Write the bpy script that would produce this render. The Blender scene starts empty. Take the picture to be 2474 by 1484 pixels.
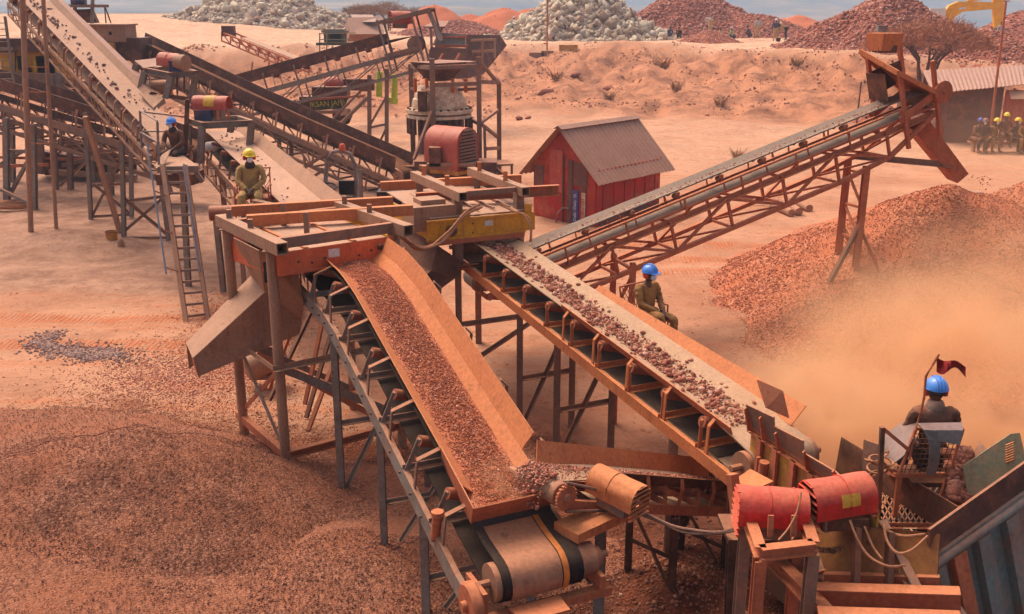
import bpy, math, random
import numpy as np
from mathutils import Vector, Matrix, noise
random.seed(7); rng = np.random.default_rng(7)
PI = math.pi; V = Vector
sc = bpy.context.scene
COL = sc.collection
# ------------------------------------------------------------------ camera
CH = 6.5
PITCH = math.radians(16.9)
cam_d = bpy.data.cameras.new('camera'); cam = bpy.data.objects.new('camera', cam_d); COL.objects.link(cam)
cam.location = (0, 0, CH); cam.rotation_euler = (PI/2 - PITCH, 0, 0)
cam_d.sensor_width = 36; cam_d.lens = 35; cam_d.clip_end = 6000; cam_d.clip_start = .1
sc.camera = cam
F = 2404.4; CP = math.cos(PITCH); SP = math.sin(PITCH)
def ray(px, py):
    u = (px - 1236.5)/F; v = -(py - 742)/F
    return V((u, CP + v*SP, -SP + v*CP))
def at(px, py, Y):                 # point of the place that is Y metres ahead
    r = ray(px, py); return V((0, 0, CH)) + r*(Y/r.y)
def lvl(px, py, z=0.0):            # point of the place at height z
    r = ray(px, py); return V((0, 0, CH)) + r*((z - CH)/r.z)
def sm(a, b, x):
    t = min(1, max(0, (x - a)/(b - a))); return t*t*(3 - 2*t)
# ------------------------------------------------------------------ colours and materials
def lin(c):
    return tuple(((x/255)/12.92 if x <= 10.3 else (((x/255)+.055)/1.055)**2.4) for x in c)
def A4(c): return (c[0], c[1], c[2], 1)
DUST = lin((196, 124, 84))
class N:
    def __init__(s, name):
        s.m = bpy.data.materials.new(name); s.m.use_nodes = True; s.t = s.m.node_tree
        s.b = s.t.nodes['Principled BSDF']; s.o = s.t.nodes['Material Output']
    def n(s, typ, **k):
        x = s.t.nodes.new(typ)
        for a, v in k.items(): setattr(x, a, v)
        return x
    def l(s, a, b): s.t.links.new(a, b)
    def pos(s):
        return s.n('ShaderNodeNewGeometry').outputs['Position']
    def noise(s, vec, scale, detail=4, rough=.6):
        x = s.n('ShaderNodeTexNoise'); x.inputs['Scale'].default_value = scale; x.inputs['Detail'].default_value = detail
        x.inputs['Roughness'].default_value = rough; s.l(vec, x.inputs['Vector']); return x.outputs['Fac']
    def rng(s, v, a, b, c=0, d=1):
        x = s.n('ShaderNodeMapRange'); x.inputs[1].default_value = a; x.inputs[2].default_value = b
        x.inputs[3].default_value = c; x.inputs[4].default_value = d; s.l(v, x.inputs[0]); return x.outputs[0]
    def mix(s, f, a, b, mode='MIX'):
        x = s.n('ShaderNodeMix', data_type='RGBA', blend_type=mode)
        if hasattr(f, 'links'): s.l(f, x.inputs[0])
        else: x.inputs[0].default_value = f
        for i, c in ((6, a), (7, b)):
            if hasattr(c, 'links'): s.l(c, x.inputs[i])
            else: x.inputs[i].default_value = A4(c)
        return x.outputs[2]
    def math(s, op, a, b=0.0):
        x = s.n('ShaderNodeMath', operation=op)
        for i, c in ((0, a), (1, b)):
            if hasattr(c, 'links'): s.l(c, x.inputs[i])
            else: x.inputs[i].default_value = c
        return x.outputs[0]
    def bump(s, h, strength=.3, dist=.02):
        x = s.n('ShaderNodeBump'); x.inputs['Strength'].default_value = strength; x.inputs['Distance'].default_value = dist
        s.l(h, x.inputs['Height']); s.l(x.outputs[0], s.b.inputs['Normal'])
    def fin(s, col, rough=.85, spec=.25, metal=0.0):
        if hasattr(col, 'links'): s.l(col, s.b.inputs['Base Color'])
        else: s.b.inputs['Base Color'].default_value = A4(col)
        s.b.inputs['Roughness'].default_value = rough; s.b.inputs['Specular IOR Level'].default_value = spec
        s.b.inputs['Metallic'].default_value = metal
        return s.m
def steel(name, c1, c2, dust=.6, scale=3.0, rough=.75, dcol=None, spec=.3, patch=.25):
    """painted or bare steel with wear patches and dust settled on its upper faces"""
    k = N(name); p = k.pos()
    f = k.rng(k.noise(p, scale, 6, .65), .38, .62)
    c = k.mix(f, lin(c1), lin(c2))
    fine = k.rng(k.noise(p, 22, 3), .3, .7, .82, 1.12)
    g = k.n('ShaderNodeNewGeometry'); sx = k.n('ShaderNodeSeparateXYZ'); k.l(g.outputs['Normal'], sx.inputs[0])
    up = k.rng(sx.outputs[2], .15, .85)
    dn = k.rng(k.noise(p, scale*1.7, 5, .7), .3, .6, .55, 1.0)
    df = k.math('MULTIPLY', k.math('MULTIPLY', up, dn), dust)
    pf = k.math('MULTIPLY', k.rng(k.noise(p, scale*.6, 5, .7), .48, .66), patch)
    df = k.math('MAXIMUM', df, pf)
    c = k.mix(df, c, dcol or DUST)
    mp = k.n('ShaderNodeMapping'); mp.inputs['Scale'].default_value = (9, 9, .7); k.l(p, mp.inputs[0])
    side = k.math('SUBTRACT', 1.0, up); st = k.math('MULTIPLY', k.rng(k.noise(mp.outputs[0], 1.0, 5, .7), .52, .68), side)
    c = k.mix(k.math('MULTIPLY', st, .42*min(1, dust*1.6)), c, lin((116, 62, 40)))
    c = k.mix(k.math('MULTIPLY', k.rng(k.noise(p, 6.5, 6, .75), .60, .68), .5*min(1, dust*1.6)), c, lin((92, 52, 36)))
    h = k.n('ShaderNodeHueSaturation'); k.l(c, h.inputs['Color']); k.l(fine, h.inputs['Value'])
    k.bump(k.math('ADD', k.math('MULTIPLY', k.noise(p, 30, 4), .25), k.noise(p, 2.6, 3, .5)), .35, .035)
    return k.fin(h.outputs[0], rough, spec)
M = {}
M['steel'] = steel('dusty_brown_steel', (124, 98, 84), (136, 100, 78), .75)
M['greysteel'] = steel('dusty_grey_steel', (134, 122, 110), (120, 102, 88), .7)
M['darksteel'] = steel('dark_brown_steel', (66, 44, 34), (86, 54, 40), .5)
M['rust'] = steel('rust_orange_steel', (184, 102, 68), (162, 88, 58), .7, dcol=lin((200, 122, 78)))
M['orange'] = steel('orange_dusted_plate', (196, 114, 66), (186, 104, 62), .6, 2.0, dcol=lin((212, 134, 84)))
M['chute'] = steel('tan_chute_plate', (150, 110, 84), (164, 118, 90), .6, 2.0, dcol=lin((186, 136, 104)))
M['yellow'] = steel('yellow_machine_paint', (214, 150, 30), (190, 126, 28), .6, 2.5, .5, patch=.15)
M['exyellow'] = steel('excavator_yellow', (236, 168, 16), (222, 152, 20), .15, 2.5, .5, patch=.05)
M['ywall'] = steel('yellow_rusty_plate', (204, 150, 58), (164, 104, 50), .6, 2.5, patch=.4)
M['orangep'] = steel('orange_machine_paint', (214, 98, 56), (196, 88, 52), .5, 2.5, .6)
M['red'] = steel('red_barrel_paint', (206, 44, 38), (188, 40, 34), .6, 2.2, .5, dcol=lin((204, 124, 88)), patch=.3)
M['pinkred'] = steel('faded_red_paint', (178, 68, 54), (176, 86, 66), .75, 2.2, .6, dcol=lin((198, 124, 96)), patch=.35)
M['hutred'] = steel('red_hut_paint', (178, 48, 38), (146, 58, 46), .4, 1.6, .8, patch=.5)
M['hutgrey'] = steel('brown_grey_board', (96, 74, 66), (112, 66, 56), .4, 1.5, .8)
M['blue'] = steel('blue_motor_paint', (44, 56, 88), (52, 58, 80), .5, 5, .5)
M['teal'] = steel('blue_green_worn_paint', (104, 122, 118), (114, 104, 92), .55, 1.6, .6, patch=.45)
M['green'] = steel('green_worn_paint', (118, 138, 110), (140, 132, 104), .4, 2.2, .6, patch=.5)
M['dkgreen'] = steel('dark_green_paint', (52, 62, 44), (74, 78, 52), .5, 3, .6)
M['lime'] = steel('lime_paint', (176, 190, 50), (168, 176, 64), .3, 3, .6, patch=.15)
M['cream'] = steel('cream_rusty_cast', (224, 204, 176), (190, 150, 116), .3, 6, .7, patch=.15)
M['roof'] = steel('dusty_roof_sheet', (146, 100, 76), (160, 112, 88), .7, 1.3, .7, dcol=lin((176, 132, 110)))
M['grey'] = steel('grey_sheet', (128, 124, 120), (112, 102, 96), .5, 4, .6)
M['black'] = steel('black_rubber', (22, 21, 22), (30, 28, 28), .12, 6, .6, patch=.08)
M['belt'] = steel('conveyor_rubber', (30, 29, 30), (42, 37, 35), .3, 1.2, .9, dcol=lin((130, 98, 76)), patch=.1, spec=.1)
M['gbelt'] = steel('grey_worn_rubber', (120, 112, 106), (132, 118, 106), .5, 1.2, .85, dcol=lin((176, 138, 110)), patch=.2, spec=.1)
M['yshade'] = steel('shade_darkened_yellow_plate', (150, 96, 38), (118, 68, 34), .5, 2.5, patch=.35)  # worn yellow crusher plate, its shadow painted into the darker base colour
M['bbelt'] = steel('brown_dusty_rubber', (62, 44, 36), (78, 54, 42), .35, 1.2, .95, patch=.2, spec=.1)
M['beltdust'] = steel('dusty_conveyor_rubber', (150, 114, 90), (164, 122, 96), .9, .8, .85, dcol=lin((190, 144, 116)), patch=.3)
M['belttan'] = steel('tan_conveyor_rubber', (160, 122, 92), (144, 114, 90), .8, .8, .8, dcol=lin((190, 148, 114)), patch=.25)
M['roller'] = steel('red_brown_roller', (150, 82, 60), (128, 70, 52), .7, 5, .6)
M['drum'] = steel('tan_drum', (160, 112, 84), (142, 100, 78), .7, 4, .6)
M['stripe'] = steel('orange_stripe', (214, 122, 50), (206, 114, 50), .2, 4, .7)
M['rope'] = steel('rope_fibre', (170, 116, 82), (150, 100, 72), .5, 8, .9)
M['wood'] = steel('weathered_log', (176, 128, 100), (150, 108, 84), .5, 6, .9)
M['cable'] = steel('cable_sheath', (120, 92, 78), (96, 76, 66), .4, 8, .7)
M['bluecable'] = steel('blue_grey_rail', (104, 122, 140), (92, 108, 124), .3, 8, .5)
M['white'] = steel('white_cloth', (216, 208, 200), (200, 188, 178), .2, 8, .8, patch=.1)
M['sticker'] = steel('pale_sticker', (206, 196, 186), (190, 176, 166), .2, 30, .6)
M['ysticker'] = steel('yellow_sticker', (216, 168, 44), (200, 148, 44), .3, 14, .6)
M['signblue'] = steel('blue_sign_board', (44, 66, 130), (60, 74, 124), .3, 6, .6, patch=.25)
M['signcream'] = steel('cream_sign_board', (206, 190, 160), (180, 154, 128), .3, 6, .6, patch=.25)
M['hblue'] = steel('blue_helmet', (60, 132, 214), (66, 138, 216), .12, 6, .35, spec=.5, patch=.05)
M['hblue2'] = steel('dark_blue_helmet', (40, 60, 150), (44, 66, 150), .12, 6, .35, spec=.5, patch=.05)
M['hyellow'] = steel('yellow_helmet', (236, 200, 20), (230, 190, 24), .1, 6, .35, spec=.5, patch=.03)
M['hwhite'] = steel('white_helmet', (222, 216, 210), (210, 200, 192), .1, 6, .4, patch=.03)
M['muff'] = steel('orange_red_ear_muff', (206, 60, 34), (196, 56, 34), .1, 6, .5, patch=.05)
M['mask'] = steel('white_dust_mask', (226, 222, 226), (214, 208, 212), .1, 6, .8, patch=.03)
M['khaki'] = steel('khaki_overall', (176, 142, 84), (156, 124, 74), .25, 4, .95, patch=.12)
M['khaki2'] = steel('olive_brown_overall', (156, 112, 60), (132, 94, 52), .25, 4, .95, patch=.12)
M['brownj'] = steel('dark_brown_jacket', (92, 60, 46), (106, 70, 54), .3, 4, .95, patch=.12)
M['darkcl'] = steel('dark_cloth', (44, 40, 42), (56, 48, 46), .25, 4, .95, patch=.1)
M['navy'] = steel('navy_cloth', (62, 66, 82), (70, 72, 86), .2, 4, .95, patch=.1)
M['grcl'] = steel('pale_grey_cloth', (172, 166, 160), (186, 178, 170), .1, 4, .95, patch=.05)
M['lgcl'] = steel('pale_green_cloth', (164, 170, 120), (150, 152, 116), .1, 4, .95, patch=.05)
M['sand_cl'] = steel('sand_coloured_trousers', (190, 160, 110), (176, 144, 100), .1, 4, .95, patch=.05)
M['flag'] = steel('red_flag_cloth', (140, 28, 26), (122, 26, 26), .1, 5, .9, patch=.1)
M['boot'] = steel('dusty_boot', (74, 50, 40), (92, 62, 48), .4, 8, .9)
M['skin'] = steel('dark_skin', (96, 62, 46), (104, 68, 50), .0, 9, .55, patch=.0)
M['eye'] = steel('eye_white', (200, 195, 190), (190, 184, 178), 0, 9, .3, patch=0)
M['ylet'] = steel('yellow_lettering', (184, 184, 72), (160, 160, 70), .1, 9, .7, patch=.1)
M['bark'] = steel('acacia_bark', (104, 74, 60), (88, 64, 52), .2, 8, .9)
M['twig'] = steel('brown_dry_twigs', (186, 122, 88), (166, 110, 80), .1, 1.5, .95, patch=0)
M['scrub'] = steel('dry_scrub', (160, 116, 82), (138, 104, 72), .1, 1.5, .95, patch=0)
M['beacon'] = steel('orange_beacon', (214, 92, 44), (206, 86, 40), .2, 9, .4, patch=.1)
M['metalbare'] = steel('bare_blue_grey_sheet', (112, 108, 106), (104, 94, 88), .35, 3, .4, spec=.5, patch=.2)
M['orangerod'] = steel('orange_rod', (196, 96, 40), (178, 84, 40), .3, 6, .6)
M['hood'] = steel('dark_hood_steel', (78, 50, 40), (92, 56, 42), .55, 4, .6)
def stone_mat(name, cols, rough=.9):
    k = N(name); a = k.n('ShaderNodeAttribute', attribute_name='tone'); r = k.n('ShaderNodeValToRGB')
    e = r.color_ramp.elements
    e[0].position = 0; e[0].color = A4(lin(cols[0])); e[1].position = 1; e[1].color = A4(lin(cols[-1]))
    for i, c in enumerate(cols[1:-1]):
        x = e.new((i+1)/(len(cols)-1)); x.color = A4(lin(c))
    k.l(a.outputs['Fac'], r.inputs[0])
    nf = k.rng(k.noise(k.pos(), 9, 5, .7), .3, .7, .75, 1.15)
    h = k.n('ShaderNodeHueSaturation'); k.l(r.outputs[0], h.inputs['Color']); k.l(nf, h.inputs['Value'])
    return k.fin(h.outputs[0], rough, .2)
M['gravel'] = stone_mat('red_gravel', [(124, 66, 46), (160, 90, 62), (180, 104, 74), (198, 126, 96), (224, 178, 150)])
M['gravel2'] = stone_mat('brown_gravel', [(118, 74, 56), (138, 88, 67), (152, 99, 76), (166, 112, 88), (188, 140, 116)])
M['gravelp'] = stone_mat('pink_gravel', [(128, 74, 60), (164, 96, 74), (182, 112, 88), (200, 140, 116), (214, 180, 160)])
M['greystone'] = stone_mat('purple_grey_stone', [(112, 90, 88), (146, 114, 106), (168, 130, 114), (186, 146, 124)])
M['redrock'] = stone_mat('red_brown_rock', [(104, 60, 48), (140, 82, 64), (166, 100, 78), (184, 120, 96), (210, 164, 142)])
M['whiterock'] = stone_mat('pale_boulder', [(142, 114, 92), (176, 150, 124), (192, 168, 140), (204, 182, 154), (178, 156, 138), (158, 112, 86)])
M['bankrock'] = stone_mat('bank_rock', [(140, 88, 66), (166, 108, 80), (188, 128, 96), (204, 150, 118)])
M['oresand'] = stone_mat('orange_sand', [(176, 98, 64), (186, 106, 70)])
# ------------------------------------------------------------------ mesh builder
def frame(d, up=None):
    d = d.normalized(); up = V(up) if up is not None else V((0, 0, 1))
    if abs(d.dot(up.normalized())) > .985: up = V((0, 1, 0)) if abs(d.y) < .9 else V((1, 0, 0))
    s = d.cross(up).normalized(); n = s.cross(d).normalized()
    return d, s, n
RECT = lambda w, h: [(-w/2, -h/2), (w/2, -h/2), (w/2, h/2), (-w/2, h/2)]
def IPROF(w, h, t=.012):
    return [(-w/2,-h/2),(w/2,-h/2),(w/2,-h/2+t),(t/2,-h/2+t),(t/2,h/2-t),(w/2,h/2-t),(w/2,h/2),(-w/2,h/2),(-w/2,h/2-t),(-t/2,h/2-t),(-t/2,-h/2+t),(-w/2,-h/2+t)]
def CPROF(w, h, t=.012):   # channel open to +side
    return [(-w/2,-h/2),(w/2,-h/2),(w/2,-h/2+t),(-w/2+t,-h/2+t),(-w/2+t,h/2-t),(w/2,h/2-t),(w/2,h/2),(-w/2,h/2)]
def LPROF(w, h, t=.01):
    return [(-w/2,-h/2),(w/2,-h/2),(w/2,-h/2+t),(-w/2+t,-h/2+t),(-w/2+t,h/2),(-w/2,h/2)]
class MB:
    def __init__(s): s.v = []; s.f = []
    def add(s, vs, fs):
        b = len(s.v); s.v += [tuple(v) for v in vs]; s.f += [tuple(i+b for i in f) for f in fs]; return s
    def ext(s, p, q, prof, up=None):
        p = V(p); q = V(q); d, sd, n = frame(q-p, up); k = len(prof)
        vs = [p + sd*a + n*b for a, b in prof] + [q + sd*a + n*b for a, b in prof]
        fs = [(i, (i+1) % k, (i+1) % k + k, i+k) for i in range(k)]
        fs += [tuple(range(k))[::-1], tuple(range(k, 2*k))]
        return s.add(vs, fs)
    def beam(s, p, q, w, h=None, up=None): return s.ext(p, q, RECT(w, h or w), up)
    def ibeam(s, p, q, w, h, up=None, t=.014): return s.ext(p, q, IPROF(w, h, t), up)
    def chan(s, p, q, w, h, up=None, flip=1): return s.ext(p, q, [(a*flip, b) for a, b in CPROF(w, h)][::flip], up)
    def angle(s, p, q, w, up=None): return s.ext(p, q, LPROF(w, w), up)
    def hollow(s, p, q, w, h, t=.012, up=None):
        p = V(p); q = V(q); d, sd, n = frame(q-p, up)
        for a, b, ww, hh in ((0, h/2-t/2, w, t), (0, -h/2+t/2, w, t), (w/2-t/2, 0, t, h-2*t), (-w/2+t/2, 0, t, h-2*t)):
            o = sd*a + n*b; s.ext(p+o, q+o, RECT(ww, hh), up)
        return s
    def tube(s, p, q, r, n=10, r2=None, caps=True):
        p = V(p); q = V(q); d, sd, nn = frame(q-p); r2 = r if r2 is None else r2
        vs = [p + (sd*math.cos(2*PI*i/n) + nn*math.sin(2*PI*i/n))*r for i in range(n)]
        vs += [q + (sd*math.cos(2*PI*i/n) + nn*math.sin(2*PI*i/n))*r2 for i in range(n)]
        fs = [(i, (i+1) % n, (i+1) % n + n, i+n) for i in range(n)]
        if caps: fs += [tuple(range(n))[::-1], tuple(range(n, 2*n))]
        return s.add(vs, fs)
    def pipe(s, pts, r, n=6):
        pts = [V(p) for p in pts]; vs = []; fs = []; m = len(pts); up = V((0, 0, 1))
        for i, p in enumerate(pts):
            d = (pts[min(i+1, m-1)] - pts[max(i-1, 0)]); d, sd, nn = frame(d, up if abs(d.normalized().z) < .97 else (0, 1, 0))
            vs += [p + (sd*math.cos(2*PI*j/n) + nn*math.sin(2*PI*j/n))*r for j in range(n)]
        for i in range(m-1):
            fs += [(i*n+j, i*n+(j+1) % n, (i+1)*n+(j+1) % n, (i+1)*n+j) for j in range(n)]
        fs += [tuple(range(n))[::-1], tuple(range((m-1)*n, m*n))]
        return s.add(vs, fs)
    def box(s, c, dx, dy, dz, ax=None):
        c = V(c); X, Y, Z = ax or (V((1,0,0)), V((0,1,0)), V((0,0,1)))
        vs = [c + X*(a*dx/2) + Y*(b*dy/2) + Z*(e*dz/2) for e in (-1, 1) for a, b in ((-1,-1),(1,-1),(1,1),(-1,1))]
        return s.add(vs, [(3,2,1,0),(4,5,6,7),(0,1,5,4),(1,2,6,5),(2,3,7,6),(3,0,4,7)])
    def plate(s, pts, th=.012):
        pts = [V(p) for p in pts]; n = V((0, 0, 0)); k = len(pts)
        for i in range(k): n += pts[i].cross(pts[(i+1) % k])
        n.normalize(); o = n*(th/2)
        vs = [p+o for p in pts] + [p-o for p in pts]
        fs = [tuple(range(k)), tuple(range(k, 2*k))[::-1]] + [(i, i+k, (i+1) % k + k, (i+1) % k) for i in range(k)]
        return s.add(vs, fs)
    def strip(s, rows, th=.012, close=False):
        """swept sheet: rows of points, given a thickness along the local normal"""
        rows = [[V(p) for p in r] for r in rows]; m = len(rows); k = len(rows[0]); top = []; bot = []
        for i in range(m):
            for j in range(k):
                a = rows[min(i+1, m-1)][j] - rows[max(i-1, 0)][j] if not close else rows[(i+1) % m][j] - rows[(i-1) % m][j]
                b = rows[i][min(j+1, k-1)] - rows[i][max(j-1, 0)]
                n = a.cross(b); n = n.normalized() if n.length > 1e-9 else V((0, 0, 1))
                top.append(rows[i][j] + n*th/2); bot.append(rows[i][j] - n*th/2)
        vs = top + bot; B = m*k; fs = []
        for i in range(m if close else m-1):
            i2 = (i+1) % m
            for j in range(k-1):
                fs.append((i*k+j, i2*k+j, i2*k+j+1, i*k+j+1)); fs.append((B+i*k+j+1, B+i2*k+j+1, B+i2*k+j, B+i*k+j))
            fs.append((i*k, B+i*k, B+i2*k, i2*k)); fs.append((i2*k+k-1, B+i2*k+k-1, B+i*k+k-1, i*k+k-1))
        if not close:
            for j in range(k-1):
                fs.append((j+1, B+j+1, B+j, j)); e = (m-1)*k; fs.append((e+j, B+e+j, B+e+j+1, e+j+1))
        return s.add(vs, fs)
    def lathe(s, c, axis, prof, n=20, up=None):
        """prof: list of (along axis, radius)"""
        c = V(c); d, sd, nn = frame(V(axis), up); vs = []; fs = []; m = len(prof)
        for a, r in prof:
            vs += [c + d*a + (sd*math.cos(2*PI*j/n) + nn*math.sin(2*PI*j/n))*r for j in range(n)]
        for i in range(m-1):
            fs += [(i*n+j, i*n+(j+1) % n, (i+1)*n+(j+1) % n, (i+1)*n+j) for j in range(n)]
        fs += [tuple(range(n))[::-1], tuple(range((m-1)*n, m*n))]
        return s.add(vs, fs)
    def ell(s, c, rx, ry, rz, ax=None, n=14, m=9, z0=-1.0):
        """ellipsoid, cut flat below z0 (in radii)"""
        c = V(c); X, Y, Z = ax or (V((1,0,0)), V((0,1,0)), V((0,0,1))); vs = []; fs = []
        t0 = math.asin(max(-1, min(1, z0)))
        for i in range(m+1):
            t = t0 + (PI/2 - t0)*i/m
            for j in range(n):
                a = 2*PI*j/n; vs.append(c + X*(rx*math.cos(t)*math.cos(a)) + Y*(ry*math.cos(t)*math.sin(a)) + Z*(rz*math.sin(t)))
        for i in range(m): fs += [(i*n+j, i*n+(j+1) % n, (i+1)*n+(j+1) % n, (i+1)*n+j) for j in range(n)]
        fs += [tuple(range(n))[::-1], tuple(range(m*n, (m+1)*n))]
        return s.add(vs, fs)
    def mesh(s, name, mat, off=V((0,0,0)), smooth=True):
        me = bpy.data.meshes.new(name)
        me.from_pydata([(v[0]-off[0], v[1]-off[1], v[2]-off[2]) for v in s.v], [], s.f); me.update()
        if mat is not None: me.materials.append(M[mat] if isinstance(mat, str) else mat)
        if smooth and len(me.polygons):
            me.shade_smooth(); me.set_sharp_from_angle(angle=math.radians(38))
        return me
def tag(o, label=None, cat=None, group=None, kind=None):
    if label: o['label'] = label
    if cat: o['category'] = cat
    if group: o['group'] = group
    if kind: o['kind'] = kind
    return o
def thing(name, label, cat, loc, group=None):
    o = bpy.data.objects.new(name, None); COL.objects.link(o); o.location = loc; o.empty_display_size = .2
    tag(o, label, cat, group); o['_w'] = tuple(loc); return o
def wloc(o):
    p = V((0, 0, 0))
    while o is not None: p = p + o.location; o = o.parent
    return p
def part(name, mb, mat, parent, label=None, kind=None, smooth=True):
    if not mb.v: return None
    me = mb.mesh(name, mat, wloc(parent), smooth)
    o = bpy.data.objects.new(name, me); COL.objects.link(o); o.parent = parent
    if label: o['label'] = label
    if kind: o['kind'] = kind
    return o
def single(name, mb, mat, label, cat, loc, group=None, kind=None, smooth=True):
    o = bpy.data.objects.new(name, mb.mesh(name, mat, V(loc), smooth)); COL.objects.link(o); o.location = loc
    return tag(o, label, cat, group, kind)
def fbm(x, y, z=0.0, o=4): return noise.fractal(V((x, y, z)), 1.0, 2.0, o)
# ------------------------------------------------------------------ stones
def stone_base(seed, sub=0):
    r = np.random.default_rng(seed)
    t = (1+5**.5)/2
    v = np.array([(-1,t,0),(1,t,0),(-1,-t,0),(1,-t,0),(0,-1,t),(0,1,t),(0,-1,-t),(0,1,-t),(t,0,-1),(t,0,1),(-t,0,-1),(-t,0,1)], float)
    f = [(0,11,5),(0,5,1),(0,1,7),(0,7,10),(0,10,11),(1,5,9),(5,11,4),(11,10,2),(10,7,6),(7,1,8),(3,9,4),(3,4,2),(3,2,6),(3,6,8),(3,8,9),(4,9,5),(2,4,11),(6,2,10),(8,6,7),(9,8,1)]
    v /= np.linalg.norm(v[0]); v *= (1 + r.uniform(-.32, .32, (12, 1))); v *= np.array([1, r.uniform(.65, 1), r.uniform(.5, .85)])
    return v*.5, np.array(f)
STB = [stone_base(s) for s in range(8)]
OCT = [(np.array([(1,0,0),(-1,0,0),(0,1,0),(0,-1,0),(0,0,1),(0,0,-1)], float)*.5*(1+np.random.default_rng(s).uniform(-.35,.35,(6,1)))*np.array([1,.8,.65]),
        np.array([(0,2,4),(2,1,4),(1,3,4),(3,0,4),(2,0,5),(1,2,5),(3,1,5),(0,3,5)])) for s in range(6)]
CUB = []
for s_ in range(8):
    r_ = np.random.default_rng(500+s_); v_ = np.array([(x, y, z) for z in (-1, 1) for y in (-1, 1) for x in (-1, 1)], float)*.5*np.array([1, r_.uniform(.6, .95), r_.uniform(.5, .8)])
    v_ *= 1 + r_.uniform(-.38, .22, (8, 1)); v_ += r_.uniform(-.08, .08, (8, 3))
    CUB.append((v_, np.array([(0,2,3),(0,3,1),(4,5,7),(4,7,6),(0,1,5),(0,5,4),(2,6,7),(2,7,3),(0,4,6),(0,6,2),(1,3,7),(1,7,5)])))
def rotmats(n, r):
    q = r.normal(size=(n, 4)); q /= np.linalg.norm(q, axis=1)[:, None]; w, x, y, z = q.T
    return np.stack([np.stack([1-2*(y*y+z*z), 2*(x*y-z*w), 2*(x*z+y*w)], 1), np.stack([2*(x*y+z*w), 1-2*(x*x+z*z), 2*(y*z-x*w)], 1),
                     np.stack([2*(x*z-y*w), 2*(y*z+x*w), 1-2*(x*x+y*y)], 1)], 1)
def stones_mesh(name, pts, sizes, mat, base=None, seed=1, off=(0, 0, 0), tones=None):
    r = np.random.default_rng(seed); pts = np.asarray(pts, float); sizes = np.asarray(sizes, float); n = len(pts)
    base = base or OCT; which = r.integers(0, len(base), n); R = rotmats(n, r); VV = []; FF = []; TT = []; b = 0
    tn = r.beta(2.2, 2.2, n) if tones is None else np.asarray(tones)
    for k, (bv, bf) in enumerate(base):
        i = np.where(which == k)[0]
        if not len(i): continue
        v = np.einsum('nij,kj->nki', R[i], bv)*sizes[i][:, None, None] + pts[i][:, None, :] - np.asarray(off)
        VV.append(v.reshape(-1, 3)); nb = len(bv)
        FF.append((bf[None] + (np.arange(len(i))*nb)[:, None, None] + b).reshape(-1, 3)); b += len(i)*nb
        TT.append(np.repeat(tn[i], nb))
    v = np.concatenate(VV); f = np.concatenate(FF); t = np.concatenate(TT)
    me = bpy.data.meshes.new(name); me.vertices.add(len(v)); me.vertices.foreach_set('co', v.ravel())
    me.loops.add(f.size); me.loops.foreach_set('vertex_index', f.ravel().astype(np.int32))
    me.polygons.add(len(f)); me.polygons.foreach_set('loop_start', np.arange(0, f.size, 3, dtype=np.int32))
    me.update(calc_edges=True)
    at_ = me.attributes.new('tone', 'FLOAT', 'POINT'); at_.data.foreach_set('value', t.astype(np.float32))
    me.materials.append(M[mat]); return me
def stones(name, pts, sizes, mat, label=None, cat=None, parent=None, base=None, seed=1, kind='stuff', tones=None):
    off = wloc(parent) if parent else (0, 0, 0)
    o = bpy.data.objects.new(name, stones_mesh(name, pts, sizes, mat, base, seed, off, tones)); COL.objects.link(o)
    if parent: o.parent = parent
    return tag(o, label, cat, None, kind)
# ------------------------------------------------------------------ land
def crest_y(x): return 84 + 3.5*fbm(x*.06, 1.3) + (-14*sm(10, 30, x)) - 9*sm(-4, -30, x)
def toe_y(x): return 61 + 3*fbm(x*.08, 7.7) - 6*sm(0, 22, x)
def gz(x, y):
    t, c = toe_y(x), crest_y(x)
    e = min(1, max(0, (y - t)/(c - t))); e = .55*e + .45*e*e*(3-2*e)
    z = 3.35*e
    if 45 < y < 110:
        g_ = abs(fbm(x*.45 + .3*fbm(y*.2, 1.0), y*.07, 12.0, 4)); z += (-.9*max(0, .35-g_)/.35*e*(1-sm(c-6, c, y)) + .13*fbm(x*.9, y*.5, 2.2, 4)*sm(t-4, t+3, y)*(1-sm(c-3, c+1, y)))
    if y > 70: z += 2.0*sm(-6, -45, x)*sm(84, 120, y)
    if y > 105: z -= (2.5 + 14*sm(-10, 60, x))*sm(112, 420, y)
    if 40 < y < 130: z += .55*fbm(x*.2, y*.16, 3.1, 6)*sm(48, 64, y)*(1 - .75*sm(c - 2, c + 6, y))
    if y < 60:
        z += .06*fbm(x*.35, y*.35, 9.0) + .015*fbm(x*1.7, y*1.7, 4.0)
        z -= .3*sm(5, 1.2, math.hypot((x-1.2)/1.4, (y-13.6)/1.6))
        z += .32*sm(2.4, .3, math.hypot(x-2.3, y-10.2)) * (.8 + .5*fbm(x*1.5, y*1.5, 2.0))
        z += .35*sm(1.9, .1, math.hypot((x+13.2)/2.0, (y-27.8)/1.2))
    if y > 600:
        z += (150 + 34*fbm(x*.0022, y*.0018, 5.5, 6))*sm(640, 1750, y)*(.55 + .45*sm(-300, 300, x + 80*fbm(x*.004, 2.2)))
    return z
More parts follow.
